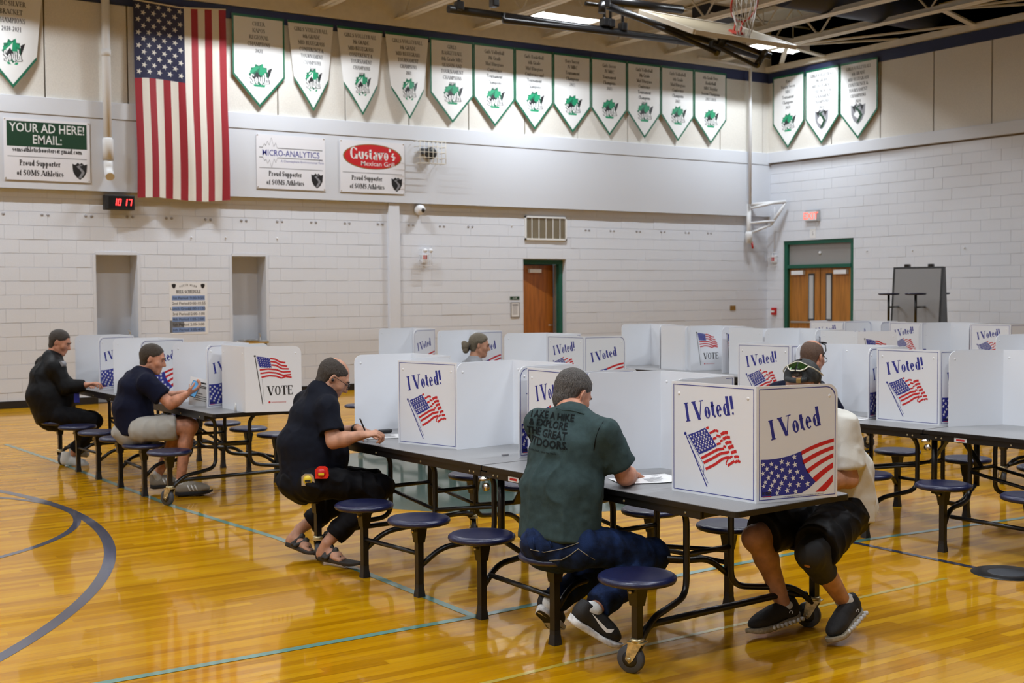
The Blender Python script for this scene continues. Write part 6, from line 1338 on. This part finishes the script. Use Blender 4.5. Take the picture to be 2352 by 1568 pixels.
def swoosh(S, sh, org, side, m):
    pts = [(.075, .068), (.082, .045), (.105, .036), (.14, .045), (.215, .078), (.14, .060), (.110, .052), (.095, .058)]
    k = S.L / .29; me = sh.data; bv = BVHTree.FromPolygons([v.co for v in me.vertices], [p.vertices[:] for p in me.polygons]); vs = []
    for y, z in pts:
        hit = bv.ray_cast(S.P(side * .2, (.29 - y) * k, z + .012) - org, S.R.col[0] * -side, .4); vs.append((hit[0] if hit[0] is not None else S.P(side * .045, (.29 - y) * k, z) - org) + S.R.col[0] * side * .0025)
    MB().add(vs, [(0, 1, 7), (1, 2, 6, 7), (2, 3, 5, 6), (3, 4, 5)]).build('shoe_logo', m, sh)
a = sneaker(sR, root, org, FAB['shoeb'], FAB['solew'], FAB['shoeb'], .005); swoosh(sR, a, org, 1, MT['vinyl']); b = sneaker(sL, root, org, FAB['shoeb'], FAB['solew'], FAB['shoeb'], .005)
np_obj('sock', [surf([cap(J['anR'], sR.P(0, .06, .09), .044, .04, .02), cap(J['anL'], sL.P(0, .06, .09), .044, .04, .02)], .006)], FAB['sock'], root, org)

# ---- man in the navy polo
J = dict(pel=pt(708, 1100, 7.70), hipR=pt(722, 1108, 7.55), hipL=pt(704, 1100, 7.86), shR=pt(752, 938, 7.58), shL=pt(700, 925, 7.92), nb=pt(742, 893, 7.74), head=pt(765, 868, 7.76), wai=pt(706, 1022, 7.71), che=pt(722, 955, 7.73), bel=pt(742, 1046, 7.70),
         elR=pt(766, 1014, 7.52), wrR=pt(832, 999, 7.50), elL=pt(772, 1000, 7.95), wrL=pt(822, 984, 7.78), knR=pt(876, 1116, 7.70), knL=pt(852, 1104, 7.98), anR=pt(752, 1246, 7.64), anL=pt(690, 1214, 7.92))
sR = Shoe(pt(730, 1284, 7.70), pt(832, 1303, 7.46), pt(748, 1240, 7.66)); sL = Shoe(pt(656, 1252, 7.92), pt(728, 1280, 7.76), pt(686, 1205, 7.90))
root, org, shirt, body = person('man in a dark navy polo shirt and glasses writing at the table end', J, dict(headR=headR(-20, 33), hair='dark', thick=.005, bald=.05, shirt=FAB['navy'], trousers=FAB['blackt'], width=(.17, .17, .165), depth=(.125, .15, .125), se=.016, drop=-.055, sleeve=.72, fold=.007, tfold=.010, polo=True, res=(.009, .005), cres=.0075, hres=.0045,
    handR=(pt(862, 994, 7.52) - J['wrR'], Vector((.1, .3, -1)), 1, (1.2, 1.2, 1.25, 1.3)), handL=(pt(868, 1000, 7.70) - J['wrL'], Vector((0, 0, -1)), -1, (.15, .15, .2, .25)), footR=sR, footL=sL, leg=1.88))
def glasses(root, org, hc, R, m, lens_m=None, dx=0.0):
    g = MB(); L = lambda x, y, z: hc + R @ Vector((x, y, z)) - org
    for x in (-1, 1):
        g.tube([L(x * .033 + .024 * math.cos(a), .108, .000 + .018 * math.sin(a)) for a in [2 * PI * k / 16 for k in range(16)]], .0018, 5, closed=True); g.tube([L(x * .057, .106, .006), L(x * .078, .06, .010), L(x * .083, -.005, .012), L(x * .081, -.02, -.004)], .0019, 5)
    g.tube([L(-.010, .110, .004), L(.010, .110, .004)], .0018, 5); return g.build('eyeglasses', m, root)
glasses(root, org, J['head'], headR(-20, 33), MT['black'])
w = (J['elL'] + (J['wrL'] - J['elL']) * .93); d = (J['wrL'] - J['elL']).normalized(); MB().tube([w - d * .012 - org, w + d * .012 - org], .033, 16).build('watch_strap', MT['blackp'], root)
eb = J['head'] + headR(-20, 33) @ Vector((.088, -.004, -.012)); MB().lathe([(0, .012), (.008, .008), (.009, -.004), (0, -.008)], eb - org, 10).build('earpiece', MT['black'], root)
MB().tube([J['pel'] + (J['wai'] - J['pel']) * .02 + (J['hipL'] - J['hipR']).normalized() * (.185 * math.cos(a)) + Vector((0, 0, .0)) + (J['hipL'] - J['hipR']).normalized().cross(Vector((0, 0, 1))) * (.14 * math.sin(a)) - org for a in [2 * PI * k / 30 for k in range(30)]], .012, 6, closed=True).build('belt', MT['blackp'], root)
for S in (sR, sL):
    so = fmesh(S.place(sole_mesh(S.L + .01, .05, .026)), 'sandal_sole', FAB['sand'], root, org)
    st = surf([cap(S.P(.046, .12, .026), S.P(0, .16, .078), .013, .013, .012), cap(S.P(-.046, .12, .026), S.P(0, .16, .078), .013, .013, .012), cap(S.P(0, .15, .078), S.P(.008, .205, .038), .013, .008, .012), cap(S.P(.044, .09, .03), S.P(0, .115, .093), .013, .014, .015), cap(S.P(-.044, .09, .03), S.P(0, .115, .093), .013, .014, .015)], .005)
    np_obj('sandal_strap', [st], FAB['sand'], so, org)
# tape measures clipped at his belt
for (x, y, d, col, lab, nm) in ((708, 1101, 7.47, 'zinc', 'silver and yellow tape measure clipped to the belt of the polo man', 'y'), (739, 1085, 7.455, 'rim', 'bright red tape measure clipped to the belt of the polo man', 'r')):
    c = pt(x, y, d); e = empty('tape_measure', c); q = FW; e.rotation_euler = (0, 0, math.atan2(-CR.x, CR.y) + PI / 2 if False else math.atan2(CR.y, CR.x))
    MT['tapered'] = MT.get('tapered') or mat('tape_red', (0.75, 0.02, 0.01), 0.35); MT['tapeyel'] = MT.get('tapeyel') or mat('tape_yellow', (0.75, 0.55, 0.02), 0.4)
    pol = [(-.038, -.034), (.034, -.034), (.042, -.02), (.036, .022), (.02, .036), (-.02, .036), (-.038, .02)]
    MB().prism(pol, (0, -.018, 0), (1, 0, 0), (0, 0, 1), -.036 if False else .036).build('tape_case', MT['alu'] if nm == 'y' else MT['tapered'], e, (0, .036, 0)); 
    MB().lathe([(0, -.0215), (.027, -.021), (.028, -.017)], (0, 0.0, 0), 18, axis='y').build('tape_label', MT['tapeyel'] if nm == 'y' else MT['firered'], e); MB().box((0, -.0222, -.006), (.034, .001, .014)).build('label_mark', MT['pblack'] if nm == 'y' else MT['tapeyel'], e)
    tag(e, lab, 'tape measure')

# ---- man reading a phone, light shorts
J = dict(pel=pt(314, 985, 10.28), hipR=pt(324, 988, 10.14), hipL=pt(312, 982, 10.42), shR=pt(338, 880, 10.12), shL=pt(306, 872, 10.46), nb=pt(330, 855, 10.30), head=pt(350, 824, 10.32), wai=pt(303, 935, 10.28), che=pt(313, 890, 10.29),
         elR=pt(392, 928, 10.12), wrR=pt(428, 906, 10.10), elL=pt(378, 915, 10.50), wrL=pt(420, 903, 10.38), knR=pt(437, 978, 10.22), knL=pt(424, 972, 10.45), anR=pt(414, 1108, 10.22), anL=pt(362, 1092, 10.44))
sR = Shoe(pt(402, 1140, 10.20), pt(486, 1134, 10.26), pt(412, 1100, 10.22)); sL = Shoe(pt(345, 1123, 10.44), pt(410, 1118, 10.50), pt(358, 1086, 10.45))
root, org, shirt, body = person('man in a navy tee and light grey shorts reading a phone', J, dict(headR=headR(-25, 16), hair='brown', thick=.006, shirt=FAB['navy2'], trousers=FAB['greys'], skin=SKIN2, width=(.165, .16, .17), depth=(.125, .125, .12), se=.018, drop=-.05, sleeve=.66, fold=.006, tfold=.009, res=(.012, .0065), cres=.0095, hres=.006, leg=.72,
    handR=(pt(443, 899, 10.12) - J['wrR'], Vector((0, .4, 1)), 1, (.9, .9, .9, .9)), handL=(pt(436, 898, 10.34) - J['wrL'], Vector((0, 0, 1)), -1, (.7, .7, .7, .7))))
for S in (sR, sL):
    a = sneaker(S, root, org, FAB['shoet'], FAB['shoeb'], FAB['shoeb'], 0.0, laces=MT['vinyl'])
    st = MB()
    for i in range(3): st.tube([S.P(.049, .125 + .028 * i, .038), S.P(.042, .105 + .028 * i, .085)], .0055, 5)
    fmesh(st, 'shoe_stripe', MT['vinyl'], a, org)
np_obj('sock', [surf([cap(J['anR'] + Vector((0, 0, .01)), sR.P(0, .06, .07), .041, .04, .02), cap(J['anL'] + Vector((0, 0, .01)), sL.P(0, .06, .07), .041, .04, .02)], .008)], FAB['sock'], root, org)
e = empty('smartphone', pt(446, 893, 10.14)); e.rotation_euler = (math.radians(-35), math.radians(20), math.radians(-30)); MB().box((0, 0, 0), (.072, .009, .150), bevel=.004).build('phone_case', MT['blackp'], e); MB().box((0, -.005, 0), (.064, .002, .138)).build('phone_screen', MT['shine'], e); tag(e, 'smartphone with a bright blue screen held by the man in shorts', 'phone')

# ---- man in the black jacket
J = dict(pel=pt(128, 950, 12.15), hipR=pt(140, 955, 12.00), hipL=pt(130, 950, 12.30), shR=pt(128, 845, 12.0), shL=pt(103, 838, 12.35), nb=pt(120, 818, 12.18), head=pt(137, 786, 12.2), wai=pt(108, 905, 12.15), che=pt(112, 862, 12.17), bel=pt(126, 915, 12.1),
         elR=pt(152, 888, 11.98), wrR=pt(198, 884, 12.0), elL=pt(150, 885, 12.4), wrL=pt(188, 884, 12.3), knR=pt(218, 966, 12.05), knL=pt(212, 962, 12.32), anR=pt(168, 1042, 12.08), anL=pt(180, 1030, 12.32))
root, org, shirt, body = person('heavy man in a black jacket and dark trousers at the far table end', J, dict(headR=headR(-28, 22), hair='dark', thick=.006, shirt=FAB['blackj'], trousers=FAB['blackt'], skin=SKIN2, width=(.185, .19, .185), depth=(.15, .16, .14), se=.026, drop=-.07, sleeve=1.93, collar=.035, fold=.007, res=(.013, .008), cres=.011, hres=.007, leg=1.9,
    handR=(pt(214, 880, 12.0) - J['wrR'], Vector((0, 0, -1)), 1, (.9, .9, 1, 1)), handL=(pt(206, 884, 12.25) - J['wrL'], Vector((0, 0, -1)), -1, (.4, .4, .4, .4))))
sR = Shoe(pt(136, 1066, 12.05), pt(205, 1076, 12.10), pt(160, 1035, 12.08)); sL = Shoe(pt(158, 1044, 12.32), pt(206, 1052, 12.36), pt(176, 1020, 12.33))
for S in (sR, sL): np_obj('sock', [surf(S.upper(.004, 1.0, .045) + [cap(S.P(0, .05, .08), S.P(0, .045, .13), .045, .048, .02, fb=True)], .007, folds(.004, 20))], FAB['sock'], root, org)
on_cloth(shirt, 'sleeve_patch', [pt(139, 836, 12), pt(148, 836, 12)], .030, MT['pgrey'], .0)

# ---- man with the cap, facing us behind the booth
J = dict(pel=pt(1912, 1160, 6.20), hipR=pt(1868, 1172, 6.20), hipL=pt(1940, 1180, 6.08), shR=pt(1800, 985, 6.16), shL=pt(1932, 985, 5.98), nb=pt(1866, 948, 6.04), head=pt(1843, 890, 5.92), wai=pt(1905, 1080, 6.18), che=pt(1878, 1010, 6.10),
         elR=pt(1790, 1110, 6.10), wrR=pt(1800, 1115, 5.86), elL=pt(1950, 1100, 5.96), wrL=pt(1840, 1108, 5.84), knR=pt(1735, 1235, 5.97), knL=pt(1862, 1272, 5.72), anR=pt(1800, 1392, 6.08), anL=pt(1936, 1378, 5.98))
sR = Shoe(pt(1838, 1422, 6.14), pt(1722, 1462, 5.92), pt(1815, 1370, 6.12)); sL = Shoe(pt(1978, 1408, 6.06), pt(1912, 1482, 5.80), pt(1925, 1340, 5.96))
hR5 = headR(-155, 12)
root, org, shirt, body = person('man in white shirt, black shorts and backwards cap at the near table end', J, dict(headR=hR5, hair='brown', thick=.005, shirt=FAB['white'], trousers=FAB['blacks'], skin=SKIN, width=(.18, .18, .178), depth=(.135, .14, .125), se=.020, drop=-.06, flare=.02, sleeve=.78, fold=.009, tfold=.008, te=.02, res=(.008, .005), cres=.0072, hres=.005, leg=.86,
    handR=(pt(1805, 1116, 5.78) - J['wrR'], Vector((0, 0, -1)), 1, (.5, .5, .5, .5)), handL=(pt(1805, 1108, 5.80) - J['wrL'], Vector((0, 0, -1)), -1, (1.0, 1.0, 1.1, 1.2))))
for S in (sR, sL):
    a = sneaker(S, root, org, FAB['shoeb'], FAB['solet'], FAB['solew'], .004, laces=FAB['shoeb'], wide=1.05)
    for sd in (-1, 1):
        lg = MB().tube([S.P(sd * .053, .115 + .012 * math.cos(t), .062 + .008 * math.sin(t)) for t in [2 * PI * k / 10 for k in range(8)]], .0016, 4); fmesh(lg, 'shoe_logo', MT['vinyl'], a, org)
    lo = MB()
    for k in range(8): y = .03 + .03 * k; lo.lathe([(.0, -.05), (.010, -.051), (.010, .051), (.0, .05)], (0, y, .012 + (.004 if k > 5 else 0)), 10, axis='x')
    fmesh(S.place(lo), 'sole_pods', FAB['solew'], a, org)
np_obj('sock', [surf([cap(J['anR'], sR.P(0, .055, .08), .040, .04, .02), cap(J['anL'], sL.P(0, .055, .08), .040, .04, .02)], .006)], FAB['sock'], root, org)
# knee brace, cap, sunglasses on the cap
a, b, c = J['hipL'], J['knL'], J['anL']; kb = surf([cap(b.lerp(a, .30), b, .078, .068, .03, fa=True), cap(b, b.lerp(c, .40), .067, .066, .03, fb=True), ell(b + (b - a).normalized() * .045 + (b - c).normalized() * -.012 + Vector((0, 0, -.015)), (.024, .024, .024), None, .01, -1)], .006, folds(.003, 20)); np_obj('knee_brace', [kb], FAB['knee'], root, org)
hc = J['head']; Lh = lambda x, y, z: hc + hR5 @ Vector((x, y, z))
CC = (0, -.012, .048); CRD = (.086, .108, .088)
def on_cap(az, el, k=1.0): return Lh(CRD[0] * math.sin(az) * math.cos(el) * k, CC[1] + CRD[1] * math.cos(az) * math.cos(el) * k, CC[2] + CRD[2] * math.sin(el) * k)
cp = surf([ell(Lh(*CC), CRD, hR5, .02), plane(Lh(0, .09, .056), hR5 @ Vector((0, .30, -1))), ell(on_cap(0, .42), (.040, .03, .020), hR5, .006, -1)], .005, lambda V: .0015 * (vnoise(V * 40) - .5)); cpo = np_obj('cap', [cp], FAB['camo'], root, org)
np_obj('cap_brim', [surf([ell(Lh(0, -.120, -.012), (.072, .072, .010), hR5 @ Matrix.Rotation(.35, 3, 'X'), .01)], .006)], FAB['camo'], cpo, org)
MB().tube([on_cap(a, .17, 1.0) - org for a in (-.62, -.35, 0, .35, .62)], .0125, 8).build('cap_strap', FAB['camo'], cpo); MB().box(on_cap(-.22, .17, 1.06) - org, (.022, .022, .022), rot=hR5, bevel=.003).build('strap_buckle', MT['gold'], cpo)
MB().lathe([(0, .004), (.006, .003), (.007, 0)], on_cap(0, 1.5, 1.02) - org, 10).build('cap_button', FAB['camo'], cpo)
sg = MB()
for x in (-1, 1):
    n = 6; v = [on_cap(x * (.07 + .80 * i / n), e0 + (.03 * i / n), 1.09) - org for i in range(n + 1) for e0 in (.66 + .10 * abs(i / n - .55) * 2, .88, 1.16 - .32 * (i / n) ** 2)]
    v += [p - (p - (Lh(*CC) - org)).normalized() * .002 for p in v]; k = (n + 1) * 3; f = [(i * 3 + j, i * 3 + 3 + j, i * 3 + 4 + j, i * 3 + 1 + j) for i in range(n) for j in range(2)]; sg.add(v, f + [tuple(a + k for a in q[::-1]) for q in f], True)
sg.build('sunglass_lens', FAB['lens'], root); fr = MB()
fr.tube([on_cap(a, 1.16 - .32 * (abs(a) / .87) ** 2 + .02, 1.10) - org for a in [-.9 + .18 * i for i in range(11)]], .0026, 6)
for x in (-1, 1): fr.tube([on_cap(x * a, e, 1.10) - org for a, e in ((.05, .66), (.30, .64), (.60, .70), (.87, .80), (1.1, .68), (1.45, .35), (1.75, .08))], .0036, 6)
fr.build('sunglass_frame', FAB['bone'], root)

# ---- bald man with glasses
J = dict(pel=pt(1852, 1090, 9.0), hipR=pt(1872, 1095, 8.88), hipL=pt(1848, 1090, 9.12), shR=pt(1890, 905, 8.92), shL=pt(1790, 900, 9.16), nb=pt(1852, 874, 9.08), head=pt(1866, 820, 9.12), elR=pt(1925, 968, 8.95), wrR=pt(1935, 962, 9.12), elL=pt(1850, 970, 9.4), wrL=pt(1900, 965, 9.42), knR=pt(1965, 1085, 9.05), knL=pt(1945, 1080, 9.3), anR=pt(1955, 1215, 9.05), anL=pt(1930, 1205, 9.3))
hR6 = headR(10, 14)
root, org, shirt, body = person('bald man in navy with glasses seated beyond the capped man', J, dict(headR=hR6, hair='stub', thick=.0025, bald=.075, shirt=FAB['navy2'], trousers=FAB['denim'], skin=SKIN2, width=(.17, .17, .18), depth=(.13, .13, .125), se=.018, sleeve=.7, res=(.012, .006), cres=.010, hres=.0055,
    handR=(pt(1940, 945, 9.2) - J['wrR'], Vector((-.3, .8, -.3)), -1, (1.1, 1.1, 1.2, 1.2)), handL=(pt(1925, 966, 9.45) - J['wrL'], Vector((0, 0, -1)), 1, (.3, .3, .3, .3)), leg=1.9))
glasses(root, org, J['head'], hR6, MT['black'])
hc = J['head']; Lh = lambda x, y, z: hc + hR6 @ Vector((x, y, z)) - org
g = MB()
for x in (-1, 1): g.tube([Lh(x * .02, .062, .116), Lh(x * .06, .052, .104), Lh(x * .083, .035, .06), Lh(x * .087, .0, .012)], .0045, 6)
g.build('sunglass_arm', MT['black'], root)
g = MB()
for x in (-1, 1): g.lathe([(0, .006), (.024, .004), (.030, 0), (.024, -.004), (0, -.005)], (0, 0, 0), 14); k = len(g.v) - 70; g.v[k:] = [tuple(Lh(x * .032 + p[0] * 1.1, .062 + p[1] * .9, .122 + p[2]) ) for p in g.v[k:]]
g.build('sunglass_lens', MT['black'], root)
for S in (Shoe(pt(1935, 1250, 9.0), pt(2000, 1252, 9.15), pt(1950, 1205, 9.05)), Shoe(pt(1910, 1238, 9.3), pt(1975, 1240, 9.45), pt(1925, 1195, 9.3))): sneaker(S, root, org, FAB['shoeb'], FAB['solew'], FAB['shoeb'], 0.0)

# ---- woman with the bun
J = dict(pel=pt(1075, 940, 12.6), hipR=pt(1085, 945, 12.5), hipL=pt(1072, 942, 12.75), shR=pt(1100, 848, 12.5), shL=pt(1072, 845, 12.78), nb=pt(1090, 826, 12.65), head=pt(1101, 793, 12.66), elR=pt(1118, 898, 12.5), wrR=pt(1150, 892, 12.55), elL=pt(1100, 895, 12.85), wrL=pt(1140, 890, 12.8), knR=pt(1165, 945, 12.6), knL=pt(1158, 940, 12.85), anR=pt(1150, 1025, 12.6), anL=pt(1140, 1020, 12.85))
hR7 = headR(-30, 10); hc = J['head']; L7 = lambda x, y, z: hc + hR7 @ Vector((x, y, z))
root, org, shirt, body = person('woman with grey hair in a low bun at the back table', J, dict(headR=hR7, hair='ash', thick=.012, shirt=FAB['grey'], trousers=FAB['blackt'], width=(.155, .13, .145), depth=(.115, .10, .10), sleeve=1.9, collar=.02, res=(.013, .008), cres=.011, hres=.0065, leg=1.9, hs=.96,
    hairx=[ell(L7(0, -.135, -.035), (.048, .042, .05), hR7, .01), ell(L7(0, -.155, -.005), (.032, .03, .03), hR7, .01), ell(L7(.02, -.13, -.075), (.03, .03, .03), hR7, .01)], handR=(Vector((1, 0.1, 0)), Vector((0, 0, -1)), 1, (.5, .5, .5, .5)), handL=(Vector((1, 0.0, 0)), Vector((0, 0, -1)), -1, (.5, .5, .5, .5))))
MB().tube([L7(.05 * math.cos(a), -.098, -.03 + .042 * math.sin(a)) - org for a in [2 * PI * k / 18 for k in range(18)]], .006, 6, closed=True).build('hair_band', MT['blackp'], root)
for S in (Shoe(pt(1138, 1048, 12.6), pt(1185, 1050, 12.7), pt(1148, 1018, 12.6)), Shoe(pt(1128, 1042, 12.85), pt(1172, 1044, 12.95), pt(1138, 1012, 12.85))): sneaker(S, root, org, FAB['shoeb'], FAB['solew'], FAB['shoeb'], 0.0)

# ------------------------------------------------------------------ papers and pens on the tables
def sheet(name, c, w, d, ang, lab, curl=0.0, lines=True, cat='paper'):
    mb = MB(); n = 8; v = [(x * w / n - w / 2, y * d / 4 - d / 2, 0.002 + curl * ((x / n) ** 3) + 0.25 * curl * math.sin(x / n * 6 + y)) for x in range(n + 1) for y in range(5)]
    v += [(a, b, z - .0012) for a, b, z in v]; k = (n + 1) * 5; f = [(x * 5 + y, (x + 1) * 5 + y, (x + 1) * 5 + y + 1, x * 5 + y + 1) for x in range(n) for y in range(4)]; f += [tuple(i + k for i in q[::-1]) for q in f]
    o = mb.add(v, f, True).build(name, MT['paper'], None, c, (0, 0, ang)); 
    if lines:
        l = MB(); r = random.Random(9)
        for i in range(9):
            for j in range(2):
                y = d * (.4 - .09 * i); x0 = -w * .42 + j * w * .44; x1 = x0 + w * r.uniform(.2, .38)
                def zc(x): t = (x + w / 2) / w; return 0.003 + curl * t ** 3 + 0.25 * curl * math.sin(t * 6 + 2) + abs(curl) * .05
                l.add([(x0, y, zc(x0)), (x1, y, zc(x1)), (x1, y + .006, zc(x1)), (x0, y + .006, zc(x0))], [(0, 1, 2, 3)])
        l.build('printed_lines', MT['pgrey'], o)
    tag(o, lab, cat); return o
Zt = TH + .001
sheet('ballot_paper', atz(1478, 1103, Zt), .30, .22, math.radians(-20), 'curled white ballot paper in front of the man in green', .012)
sheet('ballot_paper', atz(880, 1003, Zt), .26, .20, math.radians(-10), 'white ballot paper under the hand of the polo man', .0)
sheet('ballot_paper', atz(1962, 961, Zt), .22, .20, 0.1, 'white ballot paper in front of the bald man', .0)
c = pt(462, 905, 10.2); p = MB(); n = 8; P_ = [(x * .03 - .12, .004 * math.sin(x), y * .045 - .10 + .0) for x in range(n + 1) for y in range(6)]
P_ = [(a * (0.7 + .3 * (z + .1) / .22), .05 * ((z - .12) / .2) ** 2, z) for a, b, z in P_]; P_ += [(a, b + .0012, z) for a, b, z in P_]; k = (n + 1) * 6; f = [(x * 6 + y, (x + 1) * 6 + y, (x + 1) * 6 + y + 1, x * 6 + y + 1) for x in range(n) for y in range(5)]; f += [tuple(i + k for i in q[::-1]) for q in f]
o = p.add(P_, f, True).build('ballot_paper', MT['paper'], None, c, (math.radians(-12), math.radians(14), math.radians(-28))); l = MB()
for i, (a, b, d, h) in enumerate(((-.04, .02, .085, .012), (-.02, .05, .062, .006), (-.05, .0, .05, .006), (-.07, -.02, .0, .005), (-.06, .04, -.02, .004), (-.06, .03, -.035, .004), (-.06, .02, -.05, .004))): l.add([(a, -.0015 + .05 * ((d - .12) / .2) ** 2, d), (b + .03, -.0015 + .05 * ((d - .12) / .2) ** 2, d), (b + .03, -.0015 + .05 * ((d + h - .12) / .2) ** 2, d + h), (a, -.0015 + .05 * ((d + h - .12) / .2) ** 2, d + h)], [(0, 1, 2, 3)])
l.build('printed_lines', MT['pblack'], o); tag(o, 'white printed ballot held up beside the phone', 'paper')
def pen(a, b, lab, m='blackp', r=.0048):
    d = (b - a).normalized(); o = MB().tube([a, a + d * .012, b], [.0012, r, r], 10).build('pen', MT[m]); tag(o, lab, 'pen'); return o
pen(atz(846, 1006, TH + .006) + Vector((0, 0, .0)), pt(827, 962, 7.50), 'black pen in the right hand of the polo man')
pen(atz(1452, 1094, TH + .006), pt(1437, 1036, 6.20), 'grey pen in the hand of the man in green', 'alu')
pen(atz(1940, 958, TH + .006), pt(1934, 932, 9.2), 'dark pen in the hand of the bald man')
o = MB().box(atz(884, 994, Zt) + Vector((0, 0, .012)), (.10, .045, .024), rot=Matrix.Rotation(.2, 3, 'Z'), bevel=.01).build('eyeglass_case', MT['blackp']); tag(o, 'small black case lying by the ballot of the polo man', 'case')
o = MB().box(atz(1160, 1046, Zt) + Vector((0, 0, .005)), (.045, .012, .010), bevel=.003).build('pencil_stub', MT['pgrey']); tag(o, 'tiny grey stub lying on the table by the starred booth wing', 'pencil')
o = MB().lathe([(0, 0), (.010, 0), (.010, .05), (.006, .055), (.006, .075), (0, .075)], pt(541, 940, 9.72), 12).build('glue_stick', MT['glass']); o.location.z += TH - pt(541, 940, 9.72).z; tag(o, 'small clear stick standing at the foot of the VOTE booth', 'stick')
o = MB().box((0, 0, 0), (.05, .03, .10), bevel=.006).build('blue_box', MT['blue'], None, pt(176, 913, 12.0)); tag(o, 'blue packet at the waist of the man in black', 'packet')
